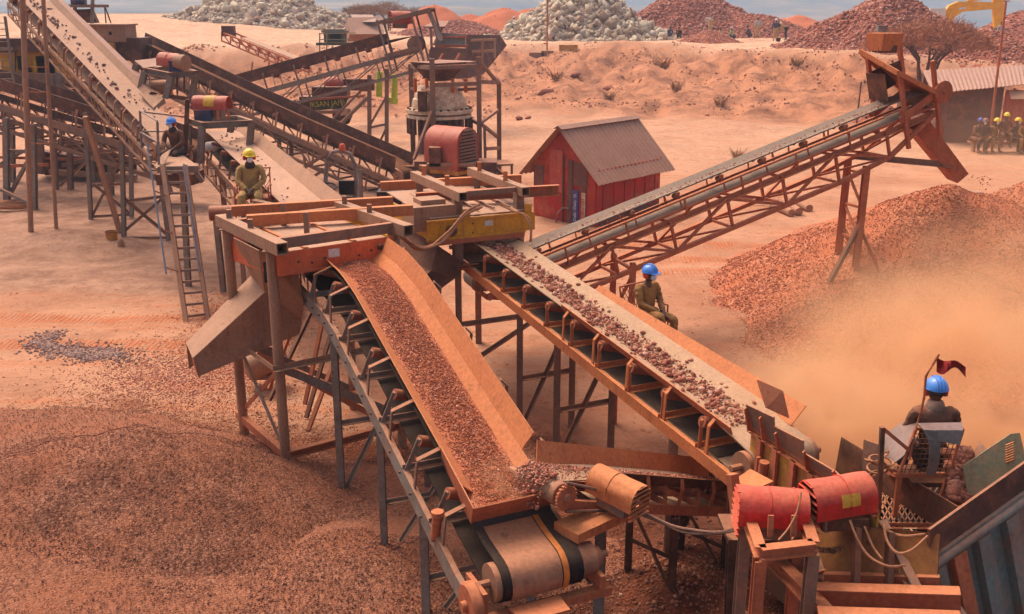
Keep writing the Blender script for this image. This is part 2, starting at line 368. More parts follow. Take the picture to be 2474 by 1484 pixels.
def build_land():
    ys = [-14, -6, 0, 3, 5]; y = 6.0
    while y < 2400:
        ys.append(y); y += .085 if y < 12 else (y*.0085 if y < 130 else y*.02)
    NX = 330; ss = np.concatenate([np.linspace(-2.2, -.78, 22), np.linspace(-.76, .76, NX), np.linspace(.78, 2.2, 22)])
    nx = len(ss); vs = []; zone = []; zone2 = []
    for y in ys:
        w = max(y, 0)*.88 + 5 + (0 if y > 0 else -y)
        for s_ in ss:
            x = float(s_)*w; vs.append((x, y, gz(x, y)))
            zone.append(zone_of(x, y)); zone2.append(zone2_of(x, y) if y < 60 else (0, 0, 0, 1))
    me = bpy.data.meshes.new('ground'); ny = len(ys)
    fs = [(j*nx+i, j*nx+i+1, (j+1)*nx+i+1, (j+1)*nx+i) for j in range(ny-1) for i in range(nx-1)]
    me.from_pydata(vs, [], fs); me.shade_smooth()
    a = me.attributes.new('zone', 'FLOAT_COLOR', 'POINT'); a.data.foreach_set('color', np.array(zone, np.float32).ravel())
    a = me.attributes.new('zone2', 'FLOAT_COLOR', 'POINT'); a.data.foreach_set('color', np.array(zone2, np.float32).ravel())
    me.materials.append(M['ground']); o = bpy.data.objects.new('ground', me); COL.objects.link(o); o['kind'] = 'structure'
def zone_of(x, y):
    """R gravel spill, G pale sand, B rubble of the bank, A scrub plain"""
    n = fbm(x*.5, y*.5, 6.0)
    g = 0.0
    g = max(g, sm(1.0, -1.0, (y - (15.2 + .05*(x+4) + .9*n))/1.6) * sm(1.9, .3, x + .5*n))           # foreground gravel bed
    g = max(g, sm(1.15, .55, math.hypot((x+5.4)/1.5, (y-20.5)/2.2) + .3*n)*.6)
    g = max(g, sm(1.1, .5, math.hypot((x-2.2)/2.6, (y-10.3)/2.2) + .3*n)*.55)
    t, c = toe_y(x), crest_y(x)
    p = sm(c - 3, c + 2, y)
    p = max(p, .55*sm(-7, -15, x)*sm(62, 74, y))
    p = max(p, .35*sm(38, 46, y))
    b = sm(t - 3, t + 4, y)*(1 - sm(c - 5, c, y))
    a = sm(118, 170, y)
    return (g, p, b, a)
def zone2_of(x, y):
    """R deep red earth round the crushers, G grey trampled yard, B wheel tracks"""
    n = fbm(x*.4, y*.4, 16.0)
    r = sm(15.5, 9.5, y + 1.2*n)*sm(-3.5, 1.0, x + .8*n)
    r = max(r, .55*sm(20, 12, y + 2*n)*sm(-1, 1, x))
    g = sm(-5.0, -7.5, x + n)*sm(21.6, 23.6, y + .8*n)*sm(46, 38, y)
    g = max(g, .6*sm(26, 30, y + n)*sm(44, 38, y)*sm(1.5, -1.5, x + 2*n))
    t = 0.0
    for yc in (19.2, 20.9): t = max(t, sm(.36, .16, abs(y - (yc + .035*(x+8)**1 + .5*math.sin(x*.25))))*sm(-4.6, -5.6, x))
    for yc in (23.9, 25.3, 27.0): t = max(t, sm(.4, .18, abs(y - (yc - .10*(x-4) + .6*math.sin(x*.3))))*sm(1.8, 3.4, x)*sm(14, 11, x))
    return (r, g, t, 1)
k = N('red_earth'); p = k.pos(); at_ = k.n('ShaderNodeAttribute', attribute_name='zone'); sp = k.n('ShaderNodeSeparateColor'); k.l(at_.outputs['Color'], sp.inputs[0])
big = k.rng(k.noise(p, .35, 6, .62), .36, .64); mid = k.rng(k.noise(p, 2.2, 6, .7), .36, .64); finen = k.rng(k.noise(p, 14, 5, .75), .3, .7)
mp = k.n('ShaderNodeMapping'); mp.inputs['Scale'].default_value = (.28, 2.6, 1); mp.inputs['Rotation'].default_value = (0, 0, .12); k.l(p, mp.inputs[0])
track = k.rng(k.noise(mp.outputs[0], 1.0, 4, .6), .5, .62)
at2 = k.n('ShaderNodeAttribute', attribute_name='zone2'); sp2 = k.n('ShaderNodeSeparateColor'); k.l(at2.outputs['Color'], sp2.inputs[0])
c = k.mix(big, lin((160, 107, 79)), lin((190, 138, 106)))
c = k.mix(k.math('MULTIPLY', track, .55), c, lin((182, 104, 66)))
c = k.mix(k.math('MULTIPLY', mid, .35), c, lin((206, 150, 116)))
pale = k.mix(mid, lin((188, 138, 106)), lin((212, 174, 142)))
pm = k.math('MULTIPLY', sp.outputs[1], k.rng(k.noise(p, .5, 5), .3, .55, .45, 1)); c = k.mix(pm, c, pale)
rub = k.mix(k.rng(k.noise(p, .55, 9, .8), .44, .6), lin((188, 124, 88)), lin((118, 72, 52)))
c = k.mix(k.math('MULTIPLY', sp.outputs[2], .85), c, rub)
vo = k.n('ShaderNodeTexVoronoi'); vo.inputs['Scale'].default_value = 26; k.l(p, vo.inputs['Vector'])
vs_ = k.n('ShaderNodeSeparateColor'); k.l(vo.outputs['Color'], vs_.inputs[0])
gr = k.n('ShaderNodeValToRGB'); e = gr.color_ramp.elements
e[0].color = A4(lin((92, 54, 40))); e[1].color = A4(lin((168, 108, 80))); x_ = e.new(.5); x_.color = A4(lin((128, 74, 52))); k.l(vs_.outputs[0], gr.inputs[0])
gp = k.mix(k.rng(k.noise(p, .8, 5), .4, .62), gr.outputs[0], lin((150, 84, 54)))
gm = k.rng(k.math('ADD', sp.outputs[0], k.math('MULTIPLY', k.math('SUBTRACT', mid, .5), .5)), .3, .7); c = k.mix(gm, c, gp)
c = k.mix(k.math('MULTIPLY', sp2.outputs[1], .8), c, k.mix(k.rng(k.noise(p, 1.1, 7, .75), .38, .62), lin((138, 98, 78)), lin((178, 134, 108))))
deep = k.mix(k.rng(k.noise(p, 1.3, 7, .75), .38, .62), lin((86, 44, 30)), lin((130, 72, 50)))
c = k.mix(k.math('MULTIPLY', sp2.outputs[0], .85), c, deep)
mt = k.n('ShaderNodeTexWave', wave_type='BANDS', bands_direction='X'); mt.inputs['Scale'].default_value = 2.9; mt.inputs['Distortion'].default_value = 4.0; k.l(p, mt.inputs['Vector'])
tread = k.math('MULTIPLY', sp2.outputs[2], k.rng(mt.outputs['Fac'], .3, .7)); c = k.mix(k.math('MULTIPLY', sp2.outputs[2], k.rng(k.noise(p, 1.8, 5, .7), .4, .6, .1, .6)), c, lin((186, 106, 68)))
stn = k.rng(k.noise(p, .8, 7, .8), .58, .70); c = k.mix(k.math('MULTIPLY', stn, .5), c, lin((148, 98, 74)))
spk = k.rng(k.noise(p, 7.5, 2, .5), .64, .72); c = k.mix(k.math('MULTIPLY', spk, .55), c, lin((134, 80, 58)))
scr = k.mix(k.rng(k.noise(p, .03, 8, .75), .38, .6), lin((150, 120, 92)), lin((86, 84, 66)))
c = k.mix(k.math('MULTIPLY', sp2.outputs[1], .8), c, k.mix(k.rng(k.noise(p, 1.1, 7, .75), .38, .62), lin((138, 98, 78)), lin((178, 134, 108))))
deep = k.mix(k.rng(k.noise(p, 1.3, 7, .75), .38, .62), lin((86, 44, 30)), lin((130, 72, 50)))
c = k.mix(k.math('MULTIPLY', sp2.outputs[0], .85), c, deep)
mt = k.n('ShaderNodeTexWave', wave_type='BANDS', bands_direction='X'); mt.inputs['Scale'].default_value = 2.9; mt.inputs['Distortion'].default_value = 4.0; k.l(p, mt.inputs['Vector'])
tread = k.math('MULTIPLY', sp2.outputs[2], k.rng(mt.outputs['Fac'], .3, .7)); c = k.mix(k.math('MULTIPLY', sp2.outputs[2], k.rng(k.noise(p, 1.8, 5, .7), .4, .6, .1, .6)), c, lin((186, 106, 68)))
stn = k.rng(k.noise(p, .8, 7, .8), .58, .70); c = k.mix(k.math('MULTIPLY', stn, .5), c, lin((148, 98, 74)))
spk = k.rng(k.noise(p, 7.5, 2, .5), .64, .72); c = k.mix(k.math('MULTIPLY', spk, .55), c, lin((134, 80, 58)))
scr = k.mix(k.rng(k.noise(p, .006, 8, .7), .42, .6), scr, lin((64, 78, 84)))
c = k.mix(at_.outputs['Alpha'], c, scr)
h = k.n('ShaderNodeHueSaturation'); k.l(c, h.inputs['Color']); k.l(k.rng(finen, 0, 1, .86, 1.1), h.inputs['Value'])
hb0 = k.math('MULTIPLY', tread, .55)
hb = k.math('ADD', k.math('MULTIPLY', k.noise(p, 5, 8, .7), 1.0), k.math('MULTIPLY', k.math('MULTIPLY', vo.outputs['Distance'], gm), -1.2))
k.bump(k.math('ADD', hb, hb0), .7, .07); M['ground'] = k.fin(h.outputs[0], .95, .1)
# tyre tracks are pressed into the ground by the relief in 'tyre_track' sheets below
build_land()
# ------------------------------------------------------------------ heaps
def heap_fn(cx, cy, r, h, seed, lob=.18, ex=1.0, ey=1.0, flat=.16, sharp=1.0):
    def f(x, y):
        dx, dy = (x-cx)/ex, (y-cy)/ey; a = math.atan2(dy, dx); d = math.hypot(dx, dy)
        rr = r*(1 + lob*fbm(math.cos(a)*1.3 + seed, math.sin(a)*1.3, seed))
        q = d/rr
        base = max(0.0, 1 - q)
        z = h*(base - flat*math.exp(-(q/.18)**2)*.8 + .10*fbm(x*.9/r*3, y*.9/r*3, seed)*(q < 1.1)*min(1, 3*base+.1))
        return z - (.12*h*max(0, q-1) if q > 1 else 0)
    return f
def heap(name, label, cat, cx, cy, r, h, seed, mat_ground, stone, n, s0, s1, group=None, nr=40, na=96, bigbase=None, gzf=gz, view=True, stonename='gravel', **kw):
    f = heap_fn(cx, cy, r, h, seed, **kw); vs = []; fs = []
    ex, ey = kw.get('ex', 1), kw.get('ey', 1)
    z0 = gzf(cx, cy)
    root = thing(name, label, cat, (cx, cy, z0), group)
    for i in range(nr+1):
        d = 1.32*r*i/nr
        for j in range(na):
            a = 2*PI*j/na; x = cx + d*math.cos(a)*ex; y = cy + d*math.sin(a)*ey
            vs.append((x, y, gzf(x, y) - .02 + f(x, y)))
    fs = [(i*na+j, i*na+(j+1) % na, (i+1)*na+(j+1) % na, (i+1)*na+j) for i in range(nr) for j in range(na)]
    mb = MB().add(vs, fs); part('mound', mb, mat_ground, root, smooth=False).data.shade_smooth()
    pts = []; r_ = np.random.default_rng(seed+3); tries = 0
    while len(pts) < n and tries < n*6:
        tries += 1
        a = r_.uniform(0, 2*PI); d = r*1.12*math.sqrt(r_.uniform())
        if view and math.sin(a) > .45 and d > .35*r: continue
        x = cx + d*math.cos(a)*ex; y = cy + d*math.sin(a)*ey; z = f(x, y)
        if z < -.03*h and r_.uniform() > .15: continue
        pts.append((x, y, gzf(x, y) + max(z, -.02)))
    sz = s0 + (s1-s0)*r_.beta(1.2, 3.0, len(pts))
    o = stones(stonename, pts, sz, stone, parent=root, base=bigbase, seed=seed)
    return root, f, pts
def mound_mat(name, cols, vs=26, bump=.8):
    k = N(name); p = k.pos(); vo = k.n('ShaderNodeTexVoronoi'); vo.inputs['Scale'].default_value = vs; k.l(p, vo.inputs['Vector'])
    s_ = k.n('ShaderNodeSeparateColor'); k.l(vo.outputs['Color'], s_.inputs[0]); r = k.n('ShaderNodeValToRGB'); e = r.color_ramp.elements
    e[0].color = A4(lin(cols[0])); e[1].color = A4(lin(cols[2])); x = e.new(.5); x.color = A4(lin(cols[1])); k.l(s_.outputs[0], r.inputs[0])
    c = k.mix(k.rng(k.noise(p, .9, 5, .65), .4, .66), r.outputs[0], lin(cols[3]))
    k.bump(k.math('MULTIPLY', vo.outputs['Distance'], -1.0), bump, .6/vs)
    return k.fin(c, .95, .1)
M['gmound'] = mound_mat('red_gravel_mound', [(128, 70, 48), (166, 96, 68), (204, 138, 106), (188, 110, 76)], 24)
M['bmound'] = mound_mat('brown_gravel_mound', [(112, 70, 53), (140, 89, 67), (166, 113, 88), (150, 92, 66)], 34)
M['abed'] = mound_mat('fine_red_gravel_bed', [(134, 74, 52), (170, 98, 70), (206, 142, 110), (188, 110, 74)], 62, .6)
M['rmound'] = mound_mat('red_rock_mound', [(104, 60, 48), (144, 84, 66), (176, 112, 90), (156, 88, 66)], 5)
M['wmound'] = mound_mat('pale_rock_mound', [(110, 92, 80), (150, 130, 114), (190, 170, 150), (150, 120, 98)], 3)
M['smound'] = mound_mat('orange_sand_mound', [(172, 92, 58), (180, 98, 64), (188, 108, 72), (184, 100, 64)], 40, .2)
# the big red gravel heap under the stacking conveyor
heap('gravel_heap', 'big red gravel heap growing under the tall stacking conveyor at right', 'gravel heap', 10.5, 23.4, 5.1, 2.65, 11, 'gmound', 'gravel', 20000, .025, .075, flat=.1)
heap('gravel_heap', 'low red gravel apron spreading in front of the big heap under the stacking conveyor', 'gravel heap', 9.2, 20.4, 4.9, 1.2, 13, 'gmound', 'gravel', 22000, .022, .07, flat=.05, lob=.25)
heap('gravel_heap', 'red gravel ridge at right edge behind the big gravel heap', 'gravel heap', 14.2, 26.0, 4.4, 2.2, 12, 'gmound', 'gravel', 6000, .04, .09)
# foreground heap of finer brown gravel
_, bf_, _ = heap('gravel_heap', 'broad low spread of red brown gravel filling the left foreground', 'gravel heap', -6.6, 11.4, 4.6, .85, 20, 'bmound', 'gravel2', 32000, .012, .034, lob=.18, ex=1.25, ey=.85, nr=56, na=150, flat=.04, bigbase=STB, view=False)
heap('gravel_heap', 'red brown gravel mound rising from the spread beside the chute', 'gravel heap', -4.6, 12.0, 2.0, .78, 21, 'bmound', 'gravel2', 16000, .012, .036, lob=.2, ex=1.2, ey=.95, nr=44, na=130, flat=.06, bigbase=STB, view=False, gzf=lambda x, y: gz(x, y) + max(bf_(x, y), -.1))
heap('gravel_heap', 'broad flat spread of brown gravel in the lower left corner', 'gravel heap', -4.2, 9.2, 2.6, .4, 23, 'bmound', 'gravel2', 16000, .012, .036, lob=.3, ex=1.2, nr=40, na=110, flat=.1, bigbase=STB)
heap('gravel_heap', 'low orange gravel mound in front of the orange screen legs', 'gravel heap', -1.7, 10.4, 2.6, .5, 22, 'bmound', 'gravel2', 18000, .014, .042, lob=.3, ex=1.1, nr=40, na=110, bigbase=STB)
# loose stones on the ground
def scatter(n, cx, cy, rx, ry, s0, s1, seed, gauss=True, lim=None):
    r = np.random.default_rng(seed); P = []; S = []
    while len(P) < n:
        if gauss: x, y = cx + rx*r.normal()*.5, cy + ry*r.normal()*.5
        else: x, y = cx + rx*r.uniform(-1, 1), cy + ry*r.uniform(-1, 1)
        if lim and not lim(x, y, r): continue
        P.append((x, y, gz(x, y)+.004)); S.append(s0 + (s1-s0)*r.beta(1.1, 3.5))
    return P, S
P, S = scatter(11000, -3.6, 11.6, 3.9, 3.4, .012, .04, 31, False, lambda x, y, r: r.uniform() < zone_of(x, y)[0]*1.2)
stones('gravel_spill', P, S, 'gravel2', seed=31, base=STB)
P, S = scatter(9000, -5.6, 14.9, 3.6, 1.5, .012, .04, 41, True, lambda x, y, r: x < -1.2); stones('gravel_spill', P, S, 'gravel2', seed=41, base=STB)
P, S = scatter(6200, -5.9, 17.2, 1.9, 1.7, .02, .085, 32); stones('gravel_spill', P, S, 'gravelp', seed=32)
P, S = scatter(3600, -5.6, 21.0, 1.5, 2.2, .025, .075, 33); stones('gravel_spill', P, S, 'gravel', seed=33)
P, S = [], []
r_ = np.random.default_rng(34)
P, S = [], []
cl_ = [lvl(x, y, 0) for x, y in ((129, 807), (95, 830), (137, 847), (178, 850), (218, 859), (258, 853), (315, 867))]
for i in range(1500):
    q = r_.uniform(0, 5.999); a = cl_[int(q)].lerp(cl_[int(q)+1], q % 1); s_ = .06 + .10*abs(math.sin(q*1.7 + .6))
    x, y = a.x + s_*r_.normal()*1.2, a.y + s_*r_.normal()*1.5; P.append((x, y, gz(x, y)+.008)); S.append(r_.uniform(.025, .085))
stones('chipping_spill', P, S, 'greystone', seed=34, base=STB)
P, S = scatter(2600, 2.3, 10.3, 2.2, 2.0, .02, .12, 35, True, lambda x, y, r: x < 4.2); stones('gravel_spill', P, S, 'gravel2', seed=35)
P, S = scatter(900, 0, 40, 30, 22, .03, .12, 36, False); stones('pebble_scatter', P, S, 'gravelp', seed=36)
P, S = scatter(700, 2.5, 14, 5, 5, .015, .06, 37, False); stones('pebble_scatter', P, S, 'gravel', seed=37)
P, S = scatter(1500, -7, 19, 5, 4.5, .012, .05, 38, False); stones('pebble_scatter', P, S, 'gravel', seed=38)
P, S = scatter(3000, 6, 74, 30, 13, .06, .38, 39, False, lambda x, y, r: toe_y(x)-2 < y < crest_y(x)+2 and fbm(x*.3, y*.3, 8.8) > .0)
stones('bank_rubble', P, S, 'bankrock', seed=39, base=STB)
P, S = scatter(900, -18, 68, 16, 8, .08, .5, 40, False, lambda x, y, r: fbm(x*.3, y*.3, 8.8) > .0)
stones('bank_rubble', P, S, 'bankrock', seed=40, base=STB)
# heaps far behind
def rockheap(lab, cx, cy, r, h, seed, n, s0, s1, mat='redrock', mm='rmound', name='rock_heap', cat='rock heap', **kw):
    return heap(name, lab, cat, cx, cy, r, h, seed, mm, mat, n, s0, s1, bigbase=STB, nr=26, na=60, stonename='rubble', **kw)
rockheap('big red brown rock heap behind the white boulders', 19.0, 112, 9.5, 5.6, 51, 5200, .15, .6)
rockheap('tall red rock heap behind the leafless acacia and the stacking conveyor head', 28.6, 79, 7.6, 4.4, 52, 6500, .12, .5)
rockheap('low spread of red rock joined to the foot of the tall red heap', 33.5, 75, 7.5, 1.6, 53, 2600, .12, .45)
rockheap('low red rock heap behind the squatting workers', 25.0, 108, 7.0, 2.6, 54, 2000, .12, .45)
rockheap('small pale pink gravel heap right of the white boulders', 17.3, 90.0, 2.6, 1.25, 55, 1500, .08, .25, mat='gravelp', mm='gmound')
rockheap('low red rubble heap left of the white boulders', -6.0, 112, 6.5, 1.7, 56, 2200, .15, .5)
rockheap('red rock heap at right edge behind the excavator stick', 49.0, 98, 6.0, 2.9, 57, 1200, .15, .45)
rockheap('small heap of red earth on top of the bank by the conveyor head', 20.6, 57.0, 1.6, .8, 58, 200, .08, .3)
for i, (px, Y, r, h, lab) in enumerate(((1050, 135, 6.0, 3.7, 'tall orange sand cone behind the conveyor head motor'), (1137, 140, 4.0, 2.4, 'smallest orange sand cone between two larger cones'),
        (1215, 137, 6.6, 3.2, 'broad orange sand cone directly behind two distant workers'), (1293, 145, 6.0, 3.5, 'orange sand cone partly hidden by the white boulders'),
        (1925, 150, 7, 2.6, 'red earth cone between the two big red rock heaps'), (1990, 140, 3.4, 1.5, 'small pale sand mound right of the red earth cone'))):
    c_ = at(px, 30, Y)
    heap('sand_heap', lab, 'sand heap', c_.x, Y, r, h, 60+i, 'smound', 'oresand', 60, .1, .3, nr=20, na=48, lob=.08, group=None)
# white boulders: single stones in front, the rest of the heap behind as one mass
bould = []
def boulder_heap(cx, cy, r, h, seed, n_ind, n_rest, lab, blab, grp, **kw):
    root, f, pts = heap('boulder_heap', lab, 'boulder heap', cx, cy, r, h, seed, 'wmound', 'whiterock', n_rest, .25, .9, bigbase=CUB+STB[:3], nr=24, na=50, stonename='rubble', flat=.1, **kw)
    r_ = np.random.default_rng(seed+9)
    mes = [stones_mesh('boulder', [(0, 0, 0)], [1.0], 'whiterock', CUB, seed=seed*10+i, tones=[r_.uniform(.05, 1)]) for i in range(14)]
    ex, ey = kw.get('ex', 1), kw.get('ey', 1); c = 0
    while c < n_ind:
        a = r_.uniform(PI, 2*PI) if r_.uniform() < .8 else r_.uniform(0, 2*PI); d = r*1.05*math.sqrt(r_.uniform())
        x, y = cx + d*math.cos(a)*ex, cy + d*math.sin(a)*ey; z = f(x, y)
        if z < -.1: continue
        s_ = .38 + .95*r_.beta(1.1, 3.2)
        o = bpy.data.objects.new('boulder', mes[int(r_.integers(0, 14))]); COL.objects.link(o)
        o.location = (x, y, gz(x, y) + z + s_*.22); o.scale = (s_,)*3; o.rotation_euler = tuple(r_.uniform(-.6, .6, 2)) + (r_.uniform(0, 6.28),)
        tag(o, blab, 'boulder', grp); c += 1
boulder_heap(6.6, 100.5, 7.6, 5.6, 71, 190, 900, 'big heap of pale boulders at top centre above the bank', 'pale angular boulder lying on the big central boulder heap', 'boulders on the central heap', ex=1.12)
boulder_heap(-27.5, 119, 8.2, 4.2, 72, 100, 700, 'long heap of pale boulders on the sand at upper left', 'pale angular boulder lying on the upper left boulder heap', 'boulders on the upper left heap', ex=1.35)
for i in range(12):
    pass
# ------------------------------------------------------------------ light, sky, air
w = bpy.data.worlds.new('World'); sc.world = w; w.use_nodes = True; nt = w.node_tree
sky = nt.nodes.new('ShaderNodeTexSky'); sky.sky_type = 'NISHITA'; sky.sun_disc = False
SUN_EL, SUN_AZ = math.radians(58), math.radians(-40)      # azimuth clockwise from +Y
sky.sun_elevation = SUN_EL; sky.sun_rotation = SUN_AZ; sky.dust_density = 6.0; sky.air_density = .8; sky.ozone_density = .6; sky.altitude = 300
bg = nt.nodes['Background']; wm = nt.nodes.new('ShaderNodeMix'); wm.data_type = 'RGBA'; wm.blend_type = 'MULTIPLY'; wm.inputs[0].default_value = 1; wm.inputs[7].default_value = (1, .92, .82, 1)   # dust laden warm air
nt.links.new(sky.outputs[0], wm.inputs[6]); nt.links.new(wm.outputs[2], bg.inputs[0]); bg.inputs[1].default_value = .148
sd = bpy.data.lights.new('sun', 'SUN'); sd.energy = 1.5; sd.angle = math.radians(32); sd.color = (1, .93, .83)
so = bpy.data.objects.new('sun', sd); COL.objects.link(so)
dirv = V((math.sin(SUN_AZ)*math.cos(SUN_EL), math.cos(SUN_AZ)*math.cos(SUN_EL), math.sin(SUN_EL)))
so.rotation_euler = dirv.to_track_quat('Z', 'Y').to_euler(); so.location = (0, 0, 60)
vs = sc.view_settings; vs.view_transform = 'Standard'; vs.look = 'None'; vs.gamma = 1; vs.use_curve_mapping = False; vs.exposure = .95
sc.cycles.volume_bounces = 3; sc.cycles.max_bounces = 6
def volume(name, mb, loc, color, density, noise_scale=None, aniso=.3, falloff=None):
    m = bpy.data.materials.new(name); m.use_nodes = True; t = m.node_tree; t.nodes.remove(t.nodes['Principled BSDF'])
    pv = t.nodes.new('ShaderNodeVolumePrincipled'); pv.inputs['Color'].default_value = A4(color); pv.inputs['Density'].default_value = density
    pv.inputs['Anisotropy'].default_value = aniso; t.links.new(pv.outputs[0], t.nodes['Material Output'].inputs['Volume'])
    if noise_scale:
        tc = t.nodes.new('ShaderNodeTexCoord'); ln = t.nodes.new('ShaderNodeVectorMath'); ln.operation = 'LENGTH'
        dv = t.nodes.new('ShaderNodeVectorMath'); dv.operation = 'DIVIDE'; dv.inputs[1].default_value = falloff
        t.links.new(tc.outputs['Object'], dv.inputs[0]); t.links.new(dv.outputs[0], ln.inputs[0])
        mr = t.nodes.new('ShaderNodeMapRange'); mr.interpolation_type = 'SMOOTHSTEP'; mr.inputs[1].default_value = 1; mr.inputs[2].default_value = .1
        t.links.new(ln.outputs['Value'], mr.inputs[0])
        nz = t.nodes.new('ShaderNodeTexNoise'); nz.inputs['Scale'].default_value = noise_scale; nz.inputs['Detail'].default_value = 5; nz.inputs['Distortion'].default_value = .8; t.links.new(tc.outputs['Object'], nz.inputs['Vector'])
        m2 = t.nodes.new('ShaderNodeMapRange'); m2.inputs[1].default_value = .40; m2.inputs[2].default_value = .62; t.links.new(nz.outputs['Fac'], m2.inputs[0])
        a = t.nodes.new('ShaderNodeMath'); a.operation = 'MULTIPLY'; t.links.new(mr.outputs[0], a.inputs[0]); t.links.new(m2.outputs[0], a.inputs[1])
        b = t.nodes.new('ShaderNodeMath'); b.operation = 'MULTIPLY'; t.links.new(a.outputs[0], b.inputs[0]); b.inputs[1].default_value = density
        t.links.new(b.outputs[0], pv.inputs['Density'])
    o = bpy.data.objects.new(name, mb.mesh(name, m, V((0, 0, 0)), False)); COL.objects.link(o); o.location = loc; o['kind'] = 'stuff'
    return o
volume('haze', MB().box((0, 0, 0), 5400, 2500, 300), (0, 1180, 98), (.66, .78, .96), .0007, aniso=.2)
# ------------------------------------------------------------------ conveyors
class Line:
    """centre line of a carrying belt, tail to head, with frames along it"""
    def __init__(s, pts):
        s.p = [V(p) for p in pts]; s.L = [0.0]
        for a, b in zip(s.p, s.p[1:]): s.L.append(s.L[-1] + (b-a).length)
        s.len = s.L[-1]; d = (s.p[-1]-s.p[0]); s.h = V((d.x, d.y, 0)).normalized(); s.side = s.h.cross(V((0, 0, 1))).normalized()
    def P(s, t):
        t = min(max(t, 0), s.len)
        for i in range(len(s.p)-1):
            if t <= s.L[i+1] + 1e-9: break
        return s.p[i].lerp(s.p[i+1], (t-s.L[i])/(s.L[i+1]-s.L[i]))
    def T(s, t):
        e = .12; d = s.P(min(t+e, s.len)) - s.P(max(t-e, 0)); return d.normalized()
    def at(s, t, a=0.0, b=0.0):
        d = s.T(t); n = s.side.cross(d); return s.P(t) + s.side*a + n*b
    def up(s, t): return s.side.cross(s.T(t))
def conveyor(name, label, pts, w, rail_a, rail_b=-.34, rail_h=.16, rail_w=.06, trough=.10, drum_r=.2, mats=('belt', 'steel', 'roller'), belt_top=None,
             idler=1.0, idler_off=.5, roller_r=.055, truss=0.0, truss_step=.6, lace=.035, ret=True, cross=True, bracket='strap', near=None, flat0=0.0, return_b=None, group=None, wing=.62):
    ln = Line(pts); base = V((ln.p[0].x, ln.p[0].y, gz(ln.p[0].x, ln.p[0].y)))
    root = thing(name, label, 'conveyor', base, group); bm, fm, rm = mats
    # belt: top strand, wrap round the head drum, return strand, wrap round the tail drum
    N_ = max(10, int(ln.len/.3)); rows = []; prof = (-.5, -.42, -.3, -.16, 0, .16, .3, .42, .5)
    rb = return_b if return_b is not None else -2*drum_r
    for i in range(N_+1):
        t = ln.len*i/N_; k = min(1, max(0, t-flat0)/.8, (ln.len-t)/.8) * trough
        rows.append([ln.at(t, q*w, k*max(0, (abs(q)-.16)/.34)) for q in prof])
    d1 = ln.T(ln.len); n1 = ln.up(ln.len); c1 = ln.p[-1] - n1*drum_r
    for j in range(1, 7): a = PI/2 - PI*j/7; rows.append([c1 + d1*(drum_r*math.cos(a)) + n1*(drum_r*math.sin(a)) + ln.side*(q*w) for q in prof])
    for i in range(N_, -1, -1):
        t = ln.len*i/N_; k = min(1, t/.9, (ln.len-t)/.9); rows.append([ln.at(t, q*w, -2*drum_r*(1-k) + rb*k) for q in prof])
    d0 = ln.T(0); n0 = ln.up(0); c0 = ln.p[0] - n0*drum_r
    for j in range(1, 7): a = -PI/2 - PI*j/7; rows.append([c0 + d0*(drum_r*math.cos(a)) + n0*(drum_r*math.sin(a)) + ln.side*(q*w) for q in prof])
    part('belt', MB().strip(rows, .014, True), bm, root)
    for c, nm in ((c0, 'tail_drum'), (c1, 'head_drum')):
        part(nm, MB().lathe(c - ln.side*(w*.5+.06), ln.side, [(0, drum_r-.03), (.001, drum_r-.012), (w+.119, drum_r-.012), (w+.12, drum_r-.03)], 22).tube(c - ln.side*(w*.5+.2), c + ln.side*(w*.5+.2), .04, 8), 'drum', root)
    st = [i for i in range(len(ln.L))]
    for s in (-1, 1):
        mb = MB()
        for i in range(len(ln.p)-1):
            up = ln.up((ln.L[i]+ln.L[i+1])/2)
            mb.chan(ln.at(ln.L[i], s*rail_a, rail_b), ln.at(ln.L[i+1], s*rail_a, rail_b), rail_w, rail_h, up, flip=-s)
        if truss:
            lo = rail_b - truss
            for i in range(len(ln.p)-1):
                up = ln.up((ln.L[i]+ln.L[i+1])/2)
                mb.beam(ln.at(ln.L[i], s*rail_a, lo), ln.at(ln.L[i+1], s*rail_a, lo), lace*1.6, lace*1.7, up)
            n = int(ln.len/truss_step)
            for i in range(n+1):
                t = i*ln.len/n
                mb.beam(ln.at(t, s*rail_a, lo), ln.at(t, s*rail_a, rail_b), lace*.8, lace*.8, ln.h)
                if i < n: mb.beam(ln.at(t, s*rail_a, lo), ln.at(t+ln.len/n, s*rail_a, rail_b), lace*.9, lace*.6, ln.up(t))
        part('side_frame', mb, fm, root)
    if truss:
        mb = MB(); n = int(ln.len/(truss_step*1.0))
        for i in range(n+1):
            t = i*ln.len/n; mb.beam(ln.at(t, -rail_a, rail_b-truss), ln.at(t, rail_a, rail_b-truss), lace, lace)
            if i < n: mb.beam(ln.at(t, (-1)**i*rail_a, rail_b-truss), ln.at(t+ln.len/n, -(-1)**i*rail_a, rail_b-truss), lace*.8, lace*.8)
        part('under_bracing', mb, fm, root)
    n = int((ln.len-2*idler_off)/idler); 
    for i in range(n+1):
        t = idler_off + i*idler; up = ln.up(t)
        if cross: part('cross_channel', MB().angle(ln.at(t, -rail_a-.03, rail_b+rail_h/2+.02), ln.at(t, rail_a+.03, rail_b+rail_h/2+.02), .07, up), fm, root)
        rr = roller_r
        for s in (-1, 1):
            p = ln.at(t, s*wing*w, trough*1.15 - rr - .02); q = ln.at(t, s*.2*w, -rr - .012)
            part('roller', MB().tube(p, q, rr, 12), rm, root)
            br = MB(); o = ln.at(t, s*(rail_a-.01), rail_b + rail_h/2)
            br.beam(o, p + up*.02, .05, .012, ln.h); br.beam(p + up*.03, p - up*.08, .05, .014, ln.side)
            part('roller_bracket', br, fm, root)
    return root, ln
